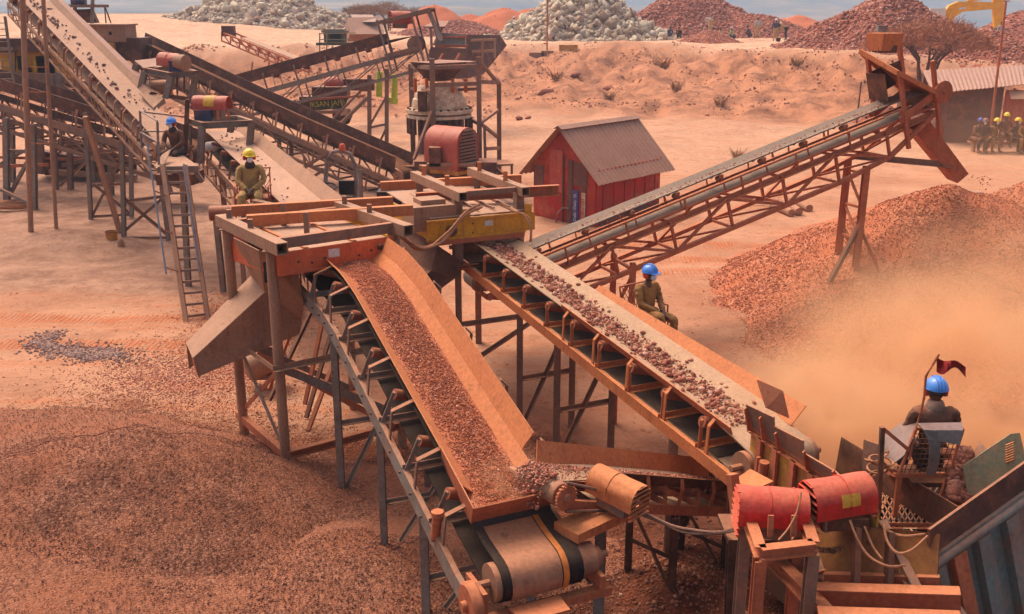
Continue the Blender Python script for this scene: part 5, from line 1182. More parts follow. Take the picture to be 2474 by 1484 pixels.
# platform, railing and ladder at the foot of the dusty conveyor
PL = thing('platform', 'dusty sheet metal platform at the top of the ladder', 'platform', at(430, 405, 22.3))
part('deck', MB().plate([at(372, 405, 22.3), at(480, 405, 22.3), at(440, 376, 24.2), at(395, 372, 24.4)], .05), 'chute', PL)
part('edge_beam', MB().beam(at(384, 410, 22.25), at(480, 408, 22.25), .08, .14), 'teal', PL)
part('bent_sheet', MB().strip([[at(378, 408, 22.2), at(372, 404, 22.4)], [at(398, 396, 22.4), at(392, 374, 22.9)], [at(408, 372, 22.9), at(412, 362, 23.2)]], .02), 'chute', PL)
for x0, y0, x1, y1, Y in ((338, 268, 342, 358, 24.6), (380, 295, 384, 405, 22.4)): part('rail_post', MB().tube(at(x0, y0, Y), at(x1, y1, Y), .03, 8), 'grey', PL)
for a, b in (((338, 268, 24.6), (380, 293, 22.4)), ((338, 270, 24.6), (440, 282, 25.0)), ((340, 320, 24.6), (384, 345, 22.4)), ((344, 318, 24.6), (440, 318, 24.6))):
    part('rail', MB().tube(at(*a), at(*b), .02, 8), 'grey', PL)
for x in (394, 470): part('post', MB().beam(at(x, 410, 22.5), at(x+20, 470 if x == 394 else 440, 22.5), .09, .09), 'greysteel', PL)
lb0, lb1 = lvl(450, 782, .0), lvl(503, 775, .0); lt0, lt1 = at(393, 400, 22.0), at(447, 400, 22.0)
LD = thing('ladder', 'long grey steel ladder with thin blue handrails leaning on the platform', 'ladder', lb0)
for p, q in ((lb0, lt0), (lb1, lt1)): part('stile', MB().beam(p, q, .1, .06, (0, 1, 0)), 'chute', LD)
for i in range(14):
    k_ = (i+.6)/14.2; part('rung', MB().beam(lb0.lerp(lt0, k_), lb1.lerp(lt1, k_), .03, .05), 'greysteel', LD)
for (p, q, s) in ((lb0, lt0, -1), (lb1, lt1, 1)):
    o = V((-.02 + .12*s, -.38, .12)); part('handrail', MB().tube(p.lerp(q, .30) + o, p.lerp(q, 1.12 if s < 0 else .99) + o, .02, 8), 'bluecable', LD)
    for k_ in (.32, .56, .80): part('handrail_arm', MB().tube(p.lerp(q, k_), p.lerp(q, k_+.02) + o, .014, 6), 'rope', LD)
# ------------------------------------------------------------------ cone crusher
YC = 36.5
cc = at(1062, 300, YC); cc0 = V((cc.x, cc.y, 1.15))
CR = thing('cone_crusher', 'cream and rusty cone crusher with a ring of bolts inside the brown frame', 'cone crusher', V((cc.x, cc.y, gz(cc.x, cc.y))))
zr = lambda y: at(1062, y, YC).z
part('bowl', MB().lathe(V((cc.x, cc.y, zr(262))), (0, 0, 1), [(0, .95), (.12, 1.0), (.35, .95), (.38, .88), (.55, .86), (.6, .8), (.78, .76), (.8, .5)], 40), 'cream', CR)
part('flange', MB().lathe(V((cc.x, cc.y, zr(272))), (0, 0, 1), [(0, 1.12), (.02, 1.2), (.14, 1.2), (.16, 1.1)], 40).lathe(V((cc.x, cc.y, zr(284))), (0, 0, 1), [(0, 1.1), (.02, 1.16), (.12, 1.16), (.14, 1.1)], 40), 'cream', CR)
part('lower_shell', MB().lathe(V((cc.x, cc.y, 1.0)), (0, 0, 1), [(0, .9), (.5, .8), (zr(284)-1.0, .78)], 30), 'hood', CR)
for i in range(26):
    a = 2*PI*i/26; c_ = V((cc.x + 1.13*math.cos(a), cc.y + 1.13*math.sin(a), 0))
    if math.sin(a) > .5: continue
    part('spring', MB().tube(c_ + V((0,0,zr(320))), c_ + V((0,0,zr(284))), .075, 8), 'darksteel', CR); part('flange_bolt', MB().tube(c_ + V((0,0,zr(272)+.1)), c_ + V((0,0,zr(272)+.2)), .05, 8), 'darksteel', CR)
for i in range(18):
    a = PI + PI*i/17; c_ = V((cc.x + .9*math.cos(a), cc.y + .9*math.sin(a), zr(244))); part('bowl_bolt', MB().tube(c_, c_ + V((0,0,.06)), .04, 6), 'darksteel', CR)
for x in (1002, 1030, 1093, 1124): part('adjusting_rod', MB().tube(at(x, 190, YC-.6), at(x+1, 224, YC-.6), .065, 10), 'orangerod', CR)
part('hydraulic_block', MB().box(at(1020, 245, YC-1.1), .3, .3, .7), 'darksteel', CR)
part('feed_hopper', MB().lathe(V((cc.x, cc.y, zr(195))), (0, 0, 1), [(0, .45), (zr(152)-zr(195), 1.0), (zr(152)-zr(195)+.03, 1.05)], 4, up=None), 'hood', CR)
part('plinth', MB().box(V((cc.x, cc.y, .45)), 2.6, 2.4, 1.1), 'hood', CR)
CF = thing('steel_tower', 'brown box section frame standing round the cone crusher', 'support frame', V((cc.x-1, cc.y-1.6, 0)))
P_ = {'a': (992, 128, 388, 37.2), 'b': (1043, 142, 330, 35.2), 'c': (1156, 138, 395, 35.8), 'd': (1205, 200, 400, 38.0)}
for k, (x, y0, y1, Y) in P_.items():
    q = at(x, y0 if k != 'a' else 155, Y); part('post', MB().beam(V((q.x, q.y, gz(q.x, q.y)-.1)), q, .17, .17), 'steel', CF)
for (k0, y0, k1, y1) in (('a', 160, 'b', 164), ('b', 164, 'c', 160), ('b', 206, 'c', 202), ('c', 198, 'd', 200), ('a', 214, 'b', 222), ('a', 222, 'c', 215)):
    a, b = P_[k0], P_[k1]; part('cross_beam', MB().beam(at(a[0], y0, a[3]), at(b[0], y1, b[3]), .12, .14 if y0 < 210 else .1), 'steel', CF)
for (x0, y0, Y0, x1, y1, Y1) in ((1158, 148, 35.8, 1203, 202, 38), (1160, 298, 35.8, 1204, 265, 38), (1162, 300, 35.8, 1202, 332, 38), (1043, 270, 35.1, 1000, 385, 34.4), (1138, 290, 36.5, 1158, 300, 36)):
    part('brace', MB().beam(at(x0, y0, Y0), at(x1, y1, Y1), .1, .1), 'steel', CF)
part('top_sheet', MB().plate([at(1005, 157, 37.4), at(1060, 146, 38.2), at(1150, 150, 37.2), at(1060, 161, 35.6)], .05), 'roof', CF)
part('walkway', MB().plate([at(1165, 402, 33.4), at(1240, 398, 33.4), at(1225, 388, 35.0), at(1160, 390, 35.0)], .06).beam(at(1236, 398, 33.5), at(1236, 425, 33.5), .08, .08).beam(at(1190, 400, 33.5), at(1235, 440, 33), .1, .1), 'steel', CF)
part('side_post', MB().beam(at(1170, 305, 35.6), at(1172, 390, 35.6), .1, .1).beam(at(1172, 360, 35.6), at(1205, 358, 37.5), .12, .12), 'steel', CF)
PD = thing('crusher_plinth', 'dusty brown steel and concrete base under the large red motor hood', 'plinth', foot(at(1070, 440, 33)))
part('block', MB().box(V((at(1066, 420, 33.4).x, 33.9, .75)), 1.75, 1.6, 1.5).box(V((at(1130, 400, 33).x, 33.4, .9)), 1.9, 1.0, 1.2), 'hood', PD)
part('rail', MB().box(at(1060, 404, 32.8), 1.3, .2, .14).box(at(1090, 398, 32.7), 1.6, .2, .1), 'chute', PD)
part('finned_box', MB().box(at(1052, 376, 33.0), .38, .8, .62), 'hood', PD)
cr_ = at(1096, 352, 33.0)
def big_hood():
    rt = thing('motor_hood', 'large faded red arched motor hood with horizontal louvres in front of the cone crusher', 'motor cover', at(1096, 396, 32.6))
    d = V((.83, -.55, 0)); s_ = V((.55, .83, 0)); n = V((0, 0, 1)); Lh, r = 1.35, .62; c = cr_ + V((-.1, .4, -.08))
    prof = [(-r, -.72)] + [(-r*math.cos(a), .10 + .55*math.sin(a)) for a in np.linspace(0, PI, 16)] + [(r, -.72)]
    part('shell', MB().strip([[c + d*x + s_*a + n*b for a, b in prof] for x in np.linspace(-Lh/2, Lh/2, 6)], .03), 'pinkred', rt)
    part('front', MB().plate([c + d*(Lh/2-.03) + s_*a*.97 + n*b for a, b in prof], .02), 'pinkred', rt)
    for i in range(12):
        z = -.62 + 1.2*i/11; hw = r*.8 if z < .15 else r*.8*math.sqrt(max(.05, 1 - ((z-.1)/.56)**2))
        part('louvre', MB().plate([c + d*(Lh/2) + s_*-hw + n*(z+.04), c + d*(Lh/2) + s_*hw + n*(z+.04), c + d*(Lh/2+.05) + s_*hw + n*(z-.02), c + d*(Lh/2+.05) + s_*-hw + n*(z-.02)], .014), 'hood', rt)
    for i in range(11): part('slot', MB().box(c + d*(Lh/2-.012) + n*(-.57 + 1.2*i/11), .012, r*1.45 if i < 8 else r*1.0, .045, (d, s_, n)), 'black', rt)
    part('seam', MB().pipe([c + s_*a*1.012 + n*(b+.005) for a, b in prof], .014), 'pinkred', rt)
    part('base_skid', MB().box(c + n*-.78, Lh+.1, 1.3, .12, (d, s_, n)), 'ywall', rt)
big_hood()
# ------------------------------------------------------------------ machines behind the rear conveyor
GM = thing('green_machine', 'old dark green crushing machine with yellow lettering below the rear conveyor', 'machine', foot(at(790, 290, 49)))
part('side_plate', MB().plate([at(755, 243, 48.6), at(842, 235, 48.2), at(830, 262, 48.2), at(757, 268, 48.6)], .08), 'dkgreen', GM)
part('top_flange', MB().beam(at(750, 241, 48.5), at(880, 232, 48.0), .1, .1), 'rust', GM)
part('body', MB().box(at(800, 224, 49.6), 1.7, 1.0, .6).box(at(745, 255, 49.6), .7, .8, .9).box(at(700, 262, 50), .5, .8, .8), 'hood', GM)
part('axle_block', MB().box(at(825, 278, 49.4), .8, .6, .55).tube(at(838, 275, 49), at(832, 290, 48.6), .28, 14), 'darksteel', GM)
part('foot_post', MB().box(at(758, 292, 48.8), .35, .3, .9), 'rust', GM); part('beam', MB().box(at(800, 271, 48.9), 1.5, .3, .14), 'chute', GM)
part('red_cover', MB().ell(at(806, 202, 50), .5, .4, .34), 'pinkred', GM); part('dark_plate', MB().box(at(850, 205, 50.4), 2.2, .3, .55), 'hood', GM)
part('cable', MB().pipe([at(822, 240, 48.1), at(826, 255, 48), at(832, 262, 47.9), at(845, 250, 47.9)], .03), 'rope', GM)
def text(body, size, mat, parent, c, xdir, ydir, name='lettering', ext_=.004):
    cu = bpy.data.curves.new(name, 'FONT'); cu.body = body; cu.size = size; cu.extrude = ext_; cu.align_x = 'CENTER'; cu.align_y = 'CENTER'
    tmp = bpy.data.objects.new('tmp', cu); COL.objects.link(tmp); dg = bpy.context.evaluated_depsgraph_get()
    me = bpy.data.meshes.new_from_object(tmp.evaluated_get(dg)); bpy.data.objects.remove(tmp)
    X = V(xdir).normalized(); Z = X.cross(V(ydir)).normalized(); Y = Z.cross(X)
    me.transform(Matrix((X, Y, Z)).transposed().to_4x4()); me.transform(Matrix.Translation(V(c) - wloc(parent)))
    me.materials.clear(); me.materials.append(M[mat]); o = bpy.data.objects.new(name, me); COL.objects.link(o); o.parent = parent; return o
text('IKSAN JANI', .36, 'ylet', GM, at(790, 251, 48.30), (1, -.12, .0) if False else (at(842, 240, 48.2) - at(755, 247, 48.6)), (0, 0, 1))
for x, y0, y1 in ((917, 174, 234), (954, 180, 236), (948, 236, 250)):
    p = at(x, y0, 50); single('lime_post', MB().tube(p, at(x-2, y1, 50), .16 if x != 948 else .3, 12), 'lime', {917: 'thicker lime yellow post behind the rear conveyor legs', 954: 'second lime yellow post right of the thicker one', 948: 'short lime yellow stub on the ground behind the legs'}[x], 'post', at(x-2, y1, 50), 'lime posts')
DH = thing('dump_hopper', 'large brown plated dump hopper built against the bank behind the cone crusher', 'dump hopper', foot(at(1100, 180, 53)))
part('front_wall', MB().plate([at(1040, 115, 53), at(1128, 118, 53), at(1130, 190, 52.5), at(1020, 190, 52.5)], .12), 'hood', DH)
part('upper_plate', MB().plate([at(1058, 80, 54), at(1125, 84, 54), at(1125, 112, 53.8), at(1050, 110, 53.8)], .1), 'teal', DH)
part('upper_rail', MB().box(at(1090, 90, 53.8), 1.6, .12, .1).box(at(1090, 112, 53.6), 1.7, .12, .14), 'rust', DH)
part('wing_wall', MB().plate([at(1128, 85, 54), at(1205, 85, 57), at(1222, 110, 58), at(1165, 180, 55), at(1128, 190, 53)], .12), 'hood', DH)
for x in (1165, 1195): part('rib', MB().beam(at(x, 95, 54.2), at(x, 165 if x < 1180 else 140, 53.9), .12, .14), 'chute', DH)
for y in (98, 125): part('rib', MB().beam(at(1138, y, 53.6), at(1196, y-2, 55.0), .14, .12), 'chute', DH)
for x in (1070, 1110): part('brace', MB().beam(at(x, 130, 52.5), at(x-12, 152, 52.3), .1, .1), 'rust', DH)
part('canopy', MB().plate([at(1022, 66, 53), at(1050, 52, 56), at(1085, 52, 56), at(1075, 66, 52.8)], .06), 'hood', DH)
part('canopy_post', MB().beam(at(1040, 66, 53), at(1043, 120, 53), .12, .12).beam(at(1075, 55, 55), at(1048, 108, 53.2), .1, .1), 'steel', DH)
SMC = thing('small_conveyor', 'small rusty lattice conveyor sloping on the pale bank at upper left centre', 'conveyor', foot(at(650, 160, 58)))
sl = Line([at(735, 152, 56), at(548, 78, 62)]); mb = MB()
for s in (-1, 1):
    mb.beam(sl.at(0, s*.35, 0), sl.at(sl.len, s*.35, 0), .09, .09).beam(sl.at(0, s*.35, -.55), sl.at(sl.len, s*.35, -.5), .08, .08)
    for i in range(9): t = sl.len*i/8; mb.beam(sl.at(t, s*.35, 0), sl.at(t, s*.35, -.55), .06, .06); mb.beam(sl.at(t, s*.35, -.5), sl.at(min(sl.len, t+sl.len/8), s*.35, 0), .05, .05)
part('truss', mb, 'rust', SMC); part('belt', MB().strip([[sl.at(t, a, .08) for a in (-.3, 0, .3)] for t in (0, sl.len*.75)], .03), 'beltdust', SMC)
part('head_block', MB().box(sl.at(sl.len-.2, 0, .1), .7, .6, .6), 'hood', SMC)
for x in (610, 650): part('leg', MB().beam(at(x, 150, 58), at(x-3, 180, 58), .08, .08), 'rust', SMC)
CB = thing('control_cabin', 'small green control cabin with thin railings behind the rear conveyor', 'cabin', foot(at(805, 125, 56)))
part('cabin', MB().box(at(810, 90, 57), 1.1, 1.0, .85), 'dkgreen', CB); part('roof', MB().box(at(810, 76, 57), 1.35, 1.2, .12), 'teal', CB); part('window', MB().box(at(810, 90, 56.45), .6, .06, .35), 'black', CB)
part('deck', MB().box(at(825, 106, 56.5), 2.6, 1.2, .14), 'dkgreen', CB)
for x in (772, 789): part('rail_post', MB().beam(at(x, 80, 56), at(x, 125, 56), .06, .06), 'green', CB)
part('rail', MB().beam(at(772, 82, 56), at(860, 80, 56), .05, .05).beam(at(772, 96, 56), at(850, 96, 56), .05, .05), 'green', CB)
CP_ = thing('concrete_ramp', 'pale tan block with a grey sheet on top left of the rear conveyor head', 'block', foot(at(880, 95, 60)))
part('block', MB().plate([at(836, 52, 60), at(920, 50, 62), at(925, 92, 60), at(842, 92, 58.5)], .5), 'roof', CP_); part('sheet', MB().plate([at(846, 37, 62.5), at(900, 37, 62.5), at(912, 54, 60.2), at(860, 55, 60.2)], .06), 'grey', CP_)
# small wheeled machine between the towers
LO = thing('compact_loader', 'yellow compact loader with a grey roll hoop between the screen towers', 'loader', foot(at(830, 520, 25.5)))
gy = gz(-4.3, 25.5); bx0 = V((at(835, 520, 25.6).x, 25.6, gy))
hp = [at(788, 478, 25.2), at(786, 440, 25.2), at(790, 388, 25.2), at(800, 368, 25.25), at(822, 364, 25.4), at(845, 372, 25.55), at(857, 398, 25.6), at(860, 440, 25.6), at(862, 500, 25.6)]
part('roll_hoop', MB().pipe(hp, .055, 10), 'grey', LO)
part('hoop_brace', MB().beam(at(790, 440, 25.2), at(815, 490, 25.0), .05, .05), 'grey', LO)
part('beacon', MB().lathe(at(827, 364, 25.4), (0, 0, 1), [(0, .08), (.02, .09), (.14, .075), (.17, .05)], 12), 'beacon', LO)
part('seat', MB().box(at(832, 478, 25.0), .45, .4, .1).box(at(838, 455, 25.3), .4, .1, .4), 'black', LO)
part('steering_wheel', MB().pipe([at(792, 452, 24.8) + V((.2*math.cos(a), .14*math.sin(a), .08*math.sin(a))) for a in np.linspace(0, 2*PI, 14)], .02), 'black', LO)
part('levers', MB().tube(at(790, 490, 24.9), at(788, 455, 24.8), .03).box(at(792, 470, 24.9), .3, .2, .25), 'darksteel', LO)
part('hood', MB().box(V((bx0.x-.35, 24.9, gy+1.15)), 1.0, 1.0, .5).box(V((bx0.x+.55, 25.1, gy+1.1)), .8, .9, .45), 'yellow', LO)
part('body', MB().box(V((bx0.x, 25.6, gy+.75)), 1.7, 1.6, .5), 'yellow', LO)
for dx, dy in ((-.8, -.7), (.8, -.7), (-.8, .8), (.8, .8)):
    wh = part('wheel', MB().lathe(V((bx0.x+dx-.12, 25.6+dy, gy+.38)), (1, 0, 0), [(0, .3), (.03, .38), (.21, .38), (.24, .3)], 20), 'black', LO)
    part('rim', MB().lathe(V((bx0.x+dx-.13, 25.6+dy, gy+.38)), (1, 0, 0), [(0, .18), (.26, .18)], 14), 'yellow', wh)
part('yellow_guard', MB().pipe([at(815, 498, 24.7), at(815, 480, 24.7), at(833, 478, 24.7), at(833, 498, 24.7)], .025), 'yellow', LO)
bq = at(945, 478, 27); rt = thing('black_tank', 'black boxy tank left of the yellow screen', 'tank', bq - V((0, 0, .3))); part('tank', MB().box(bq, .72, .6, .42), 'black', rt); part('cap', MB().tube(bq + V((-.1, 0, .2)), bq + V((-.1, 0, .27)), .08), 'darksteel', rt)
single('steel_trough', MB().plate([at(735, 462, 23.5), at(820, 490, 22), at(815, 515, 22), at(740, 500, 23.5)], .03).plate([at(735, 500, 23.5), at(815, 515, 22), at(850, 500, 23), at(760, 480, 24.5)], .03), 'chute', 'tan steel trough side beside the loader behind the box beams', 'trough', at(780, 505, 23))
# bucket, cable coil, stones
bp = lvl(272, 590, 0.02); BK = thing('bucket', 'rusty dented bucket on the ground by the leaning prop', 'bucket', bp)
part('pail', MB().lathe(bp, (0, 0, 1), [(0, .125), (.02, .13), (.36, .165), (.37, .17), (.355, .155), (.05, .12)], 22), 'ywall', BK); part('rim', MB().pipe([bp + V((.167*math.cos(a), .167*math.sin(a), .365)) for a in np.linspace(0, 2*PI, 20)], .012), 'darksteel', BK)
single('cloth_rag', MB().ell(lvl(292, 592, .1), .1, .1, .2).ell(lvl(286, 596, .05), .1, .12, .08), 'chute', 'crumpled tan rag leaning beside the rusty bucket', 'rag', lvl(290, 596, 0))
cp = lvl(22, 500, .05); mb = MB()
for i in range(5): mb.pipe([cp + V(((.62+.05*i)*math.cos(a), (.42+.04*i)*math.sin(a), .03*i + .02*math.sin(3*a+i))) for a in np.linspace(0, 2*PI, 30)], .022, 5)
single('cable_coil', mb, 'rope', 'coil of thick brown cable lying on the ground at far left', 'cable coil', cp)
# ------------------------------------------------------------------ crusher group at lower right
hw0, hw1 = at(1820, 992, 9.95), at(2075, 1152, 8.35); hw0.z = 2.3; hw1.z = 2.28
HU = V((hw1.x-hw0.x, hw1.y-hw0.y, 0)); HL = HU.length; HU.normalize(); HW = V((HU.y, -HU.x, 0)) * -1     # HW points right / away
if HW.x < 0: HW = -HW
def H(l, w, z): return V((hw0.x, hw0.y, 0)) + HU*l + HW*w + V((0, 0, z))
FH = thing('feed_hopper', 'yellow rusty ribbed steel hopper at the lower end of the rock conveyor', 'hopper', foot(H(.5, .4, 0)))
top = [H(0, -.1, 2.40), H(.5, -.1, 2.45), H(.52, -.1, 2.36), H(1.0, -.1, 2.40), H(1.02, -.1, 2.28), H(1.5, -.1, 2.30), H(HL+.1, -.1, 2.24)]
part('near_wall', MB().plate([H(0, 0, 1.25), H(HL+.3, 0, 1.2), H(HL+.3, 0, 2.10), H(0, 0, 2.10)], .02), 'ywall', FH)
part('flared_plate', MB().plate([H(0, 0, 2.11), H(HL+.3, 0, 2.11)] + top[::-1], .016), 'steel', FH)
part('rim_rail', MB().angle(H(-.02, -.03, 2.10), H(HL+.3, -.03, 2.10), .06), 'rust', FH)
for l in (.03, .3, .58, 1.05, 1.5): part('gusset', MB().plate([H(l, -.01, 2.08), H(l, -.08, 2.1), H(l, -.14, 2.36 - .06*(l > .5)), H(l, -.115, 2.38 - .06*(l > .5))], .016), 'rust', FH)
for l in (.22, .5, .8, 1.1, 1.35, 1.6): part('rib', MB().beam(H(l, -.05, 1.25), H(l, -.05, 2.08), .035, .08, HU), 'rust', FH)
part('pipe_bracket', MB().tube(H(.36, -.1, 1.45), H(.40, -.1, 1.9), .055, 10).box(H(.28, -.09, 1.8), .04, .03, .2), 'rust', FH)
part('far_wall', MB().plate([H(-.1, 1.25, 1.2), H(HL, 1.25, 1.2), H(HL, 1.3, 1.75), H(-.1, 1.3, 1.75)], .02), 'hood', FH)
part('back_wall', MB().plate([H(-.15, .1, 2.36), H(-.15, .55, 2.5), H(-.15, 1.2, 2.3), H(-.1, 1.2, 1.3), H(-.1, .1, 1.3)], .02) if False else MB().plate([at(1828, 918, 10.4), at(1890, 945, 10.5), at(1905, 1010, 10.4), at(1850, 985, 10.2)], .015), 'rust', FH)
bed = []
for i in range(14):
    l = -.1 + (HL+.1)*i/13; bed.append([H(l, w, 1.25 + .2*max(0, (l-.9)/1.6) + .06*noise.noise(V((l*3, w*4, 0)))) for w in np.linspace(.03, .7, 9)])
part('rock_bed', MB().strip(bed, .02), 'rmound', FH)
r_ = np.random.default_rng(101); P = []
for i in range(900): l = r_.uniform(-.1, HL); w = r_.uniform(.05, .68); P.append(tuple(H(l, w, 1.28 + .2*max(0, (l-.9)/1.6))))
stones('rocks', P, .05 + .15*r_.beta(1.2, 2.5, 900), 'redrock', parent=FH, seed=101, base=STB)
JC = thing('jaw_crusher', 'big yellow rusty crusher body on dark I-beams under the feed hopper', 'crusher', foot(H(1.2, .3, 0)))
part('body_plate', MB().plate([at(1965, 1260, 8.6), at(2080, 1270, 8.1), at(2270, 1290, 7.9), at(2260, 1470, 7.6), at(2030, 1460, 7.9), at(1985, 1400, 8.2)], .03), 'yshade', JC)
for i, (x, y0, y1) in enumerate(((2070, 1275, 1455), (2150, 1285, 1462), (2235, 1290, 1468))): part('stiffener', MB().beam(at(x, y0, 7.98 - .0*i), at(x-6, y1, 7.72), .05, .1, (0, 1, 0)), 'hood', JC)
part('flange_bar', MB().beam(at(1990, 1392, 8.05), at(2270, 1400, 7.7), .06, .07), 'rust', JC)
for x, y in ((2010, 1330), (2030, 1420), (2100, 1310), (2112, 1440), (2190, 1330), (2200, 1446)): part('bolt_head', MB().lathe(at(x, y, 7.98), (0, -1, .2), [(0, .028), (.03, .026)], 8), 'darksteel', JC)
part('side_cheek', MB().plate([at(1870, 1290, 8.5), at(1985, 1248, 8.7), at(2055, 1255, 8.5), at(2000, 1412, 8.1), at(1945, 1380, 8.3)], .02), 'chute', JC)
part('ledge', MB().plate([at(1880, 1378, 8.25), at(1950, 1360, 8.4), at(1995, 1380, 8.2), at(1920, 1405, 8.05)], .03), 'rust', JC)
part('cross_bar', MB().ibeam(at(1975, 1440, 7.75), at(2320, 1452, 7.4), .14, .2), 'rust', JC)
part('cross_bar', MB().ibeam(at(1975, 1500, 7.3), at(2320, 1512, 7.1), .14, .2), 'rust', JC)
part('main_beam', MB().ibeam(at(1850, 1330, 8.6), at(2010, 1500, 7.4), .12, .14), 'rust', JC)
part('inner_block', MB().box(H(.9, .55, .75), 1.6, .9, .9, (HU, HW, V((0,0,1)))), 'hood', JC)
part('corner_post', MB().ibeam(at(1773, 1160, 9.1), foot(at(1773, 1400, 9.1)) , .1, .12, (0, 1, 0)), 'darksteel', JC)
part('corner_angle', MB().beam(at(1768, 1145, 9.0), at(1780, 1240, 8.9), .1, .08), 'rust', JC)
part('shelf', MB().plate([at(1775, 1160, 9.1), at(1812, 1135, 9.4), at(1868, 1165, 9.0), at(1810, 1190, 8.8)], .02), 'orange', JC)
part('deck_plate', MB().box(at(1840, 1278, 8.5), .75, .5, .05), 'darksteel', JC)
mb = MB()
for i in range(16):
    q = i/15; c_ = at(1925 + 105*q, 1303 + 22*q + 14*math.sin(q*PI), 8.1); mb.pipe([c_ + V((.035*math.cos(a), 0.012*math.sin(a)*(i % 2), .02*math.sin(a))) for a in np.linspace(0, 2*PI, 7)], .007, 4)
single('chain', mb, 'darksteel', 'sagging steel chain in front of the yellow crusher', 'chain', at(1980, 1320, 8.1))
MS = thing('motor_stool', 'open steel stool of I-beams carrying the red barrel cover', 'stand', foot(at(1890, 1470, 7.6)))
zt_, zb_ = at(1850, 1300, 7.75).z, .62
pts = [at(1838, 1315, 7.5), at(1965, 1312, 7.6), at(1930, 1268, 8.3), at(1800, 1270, 8.2)]
for p in pts: p.z = zt_
for i in range(4):
    part('top_beam', MB().ibeam(pts[i], pts[(i+1) % 4], .1, .11), 'rust', MS); a, b = V(pts[i]), V(pts[(i+1) % 4]); a.z = b.z = zb_
    part('bottom_beam', MB().ibeam(a, b, .1, .11), 'rust', MS)
    part('post', MB().ibeam(V((pts[i].x, pts[i].y, zb_+.06)), V((pts[i].x, pts[i].y, zt_-.06)), .1, .1, (0, 1, 0)), 'rust' if i in (0, 2) else 'steel', MS)
for i in range(4): part('foot_post', MB().ibeam(foot(pts[i]), V((pts[i].x, pts[i].y, zb_-.06)), .1, .1, (0, 1, 0)), 'darksteel', MS)
barrel_cover('motor_cover', 'bright red dented barrel cover with bent slats at its left end', at(1862, 1226, 8.1), (.992, -.08, -.03), .62, .18, 'red', louvre=-1, ribs=(.45, .82), base_drop=.3)
for x in (1862, 1918): part('strap', MB().beam(at(x, 1245, 7.83), at(x-2, 1296, 7.8), .05, .02), 'rust', MS)
barrel_cover('motor_cover', 'red barrel cover with a yellow patch next to the operator cage', at(2022, 1200, 8.2), (.97, .22, .05), .60, .185, 'red', louvre=-1, ribs=(.55,), base_drop=.32, sticker=(1.0, 1.6, -.06, .12))
single('cover_bracket', MB().box(at(2030, 1250, 8.2), .42, .3, .12), 'hood', 'dark bracket under the red barrel cover with a yellow patch', 'bracket', at(2030, 1258, 8.2))
rope([at(1540, 1235, 9.0), at(1600, 1262, 8.9), at(1660, 1282, 8.7), at(1730, 1288, 8.4), at(1800, 1272, 8.1)], .014, 'cable', 'bundle of grey cables sagging from the cross conveyor to the red cover', 'cable', 3)
rope([at(2052, 1256, 7.9), at(2072, 1305, 7.8), at(2100, 1345, 7.7), at(2145, 1368, 7.6), at(2185, 1366, 7.7)], .011, 'rope', 'lower loop of pale cable hanging below the operator cage', 'cable')
rope([at(2088, 1272, 7.9), at(2108, 1320, 7.8), at(2130, 1350, 7.7)], .010, 'rope', 'short loose cable end beside the lower cable loop', 'cable')
rope([at(2112, 1215, 8.3), at(2122, 1258, 8.1), at(2150, 1285, 8.0), at(2185, 1295, 7.9), at(2225, 1292, 7.9), at(2245, 1290, 8.0)], .012, 'rope', 'upper loop of pale cable hanging from the operator cage corner', 'cable')
rope([at(2135, 1265, 7.9), at(2142, 1305, 7.8), at(2165, 1335, 7.7), at(2200, 1330, 7.7), at(2240, 1295, 7.8)], .012, 'rope', 'middle loop of pale cable below the operator platform', 'cable')
rope([at(1935, 1190, 7.9), at(1925, 1235, 7.8), at(1905, 1275, 7.7), at(1880, 1305, 7.6)], .009, 'rope', 'thin pale cable running down in front of the red barrel cover', 'cable')
# operator platform with mesh seat cage
OP = thing('operator_cage', 'brown steel operator cage with wire mesh back and bent grey sheets', 'operator cage', foot(at(2200, 1400, 8.6)))
zf = 1.42
def O(px, py, Y): return at(px, py, Y)
fl = [lvl(2098, 1150, zf), lvl(2112, 1270, zf), lvl(2285, 1272, zf), lvl(2300, 1160, zf)]
Yn, Yf_ = fl[1].y, fl[0].y
part('grating_base', MB().plate([p - V((0,0,.05)) for p in fl], .02), 'black', OP)
mb = MB(); n_ = 13
def fq(a, b): return fl[1].lerp(fl[2], a).lerp(fl[0].lerp(fl[3], a), b)
for i in range(n_+1):
    q = i/n_
    mb.beam(fq(q, 0), fq(max(0, q-.35), 1), .012, .02) if q > .35 else mb.beam(fq(q, 0), fq(0, q/.35), .012, .02)
    mb.beam(fq(q, 0), fq(min(1, q+.35), 1), .012, .02) if q < .65 else mb.beam(fq(q, 0), fq(1, (1-q)/.35), .012, .02)
    mb.beam(fq(q, 1), fq(max(0, q-.35), 0), .012, .02) if q < .35 else None
part('floor_grating', mb, 'steel', OP)
for a, b in ((0, 1), (1, 2), (2, 3), (3, 0)): part('edge_angle', MB().angle(fl[a], fl[b], .05), 'rust', OP)
Yc = Yn + .18
cg = {'bl': (2167, 1150, Yc), 'br': (2290, 1150, Yc+.05)}
def seatp(px, py, dy=0): return at(px, py, Yc+dy)
part('post', MB().beam(seatp(2120, 1255, -.05), seatp(2131, 1032, -.05), .045, .045), 'darksteel', OP)
part('post', MB().beam(seatp(2158, 1268), seatp(2172, 1148), .045, .045), 'rust', OP)
part('post', MB().beam(seatp(2258, 1262, .05), seatp(2290, 1148, .05), .045, .045), 'rust', OP)
part('post', MB().beam(at(2222, 1225, Yf_-.1), at(2230, 1150, Yf_-.1), .05, .05), 'steel', OP)
part('seat_rail', MB().beam(seatp(2168, 1148), seatp(2292, 1146, .05), .04, .04).beam(seatp(2168, 1150), at(2135, 1135, Yf_), .04, .04), 'rust', OP)
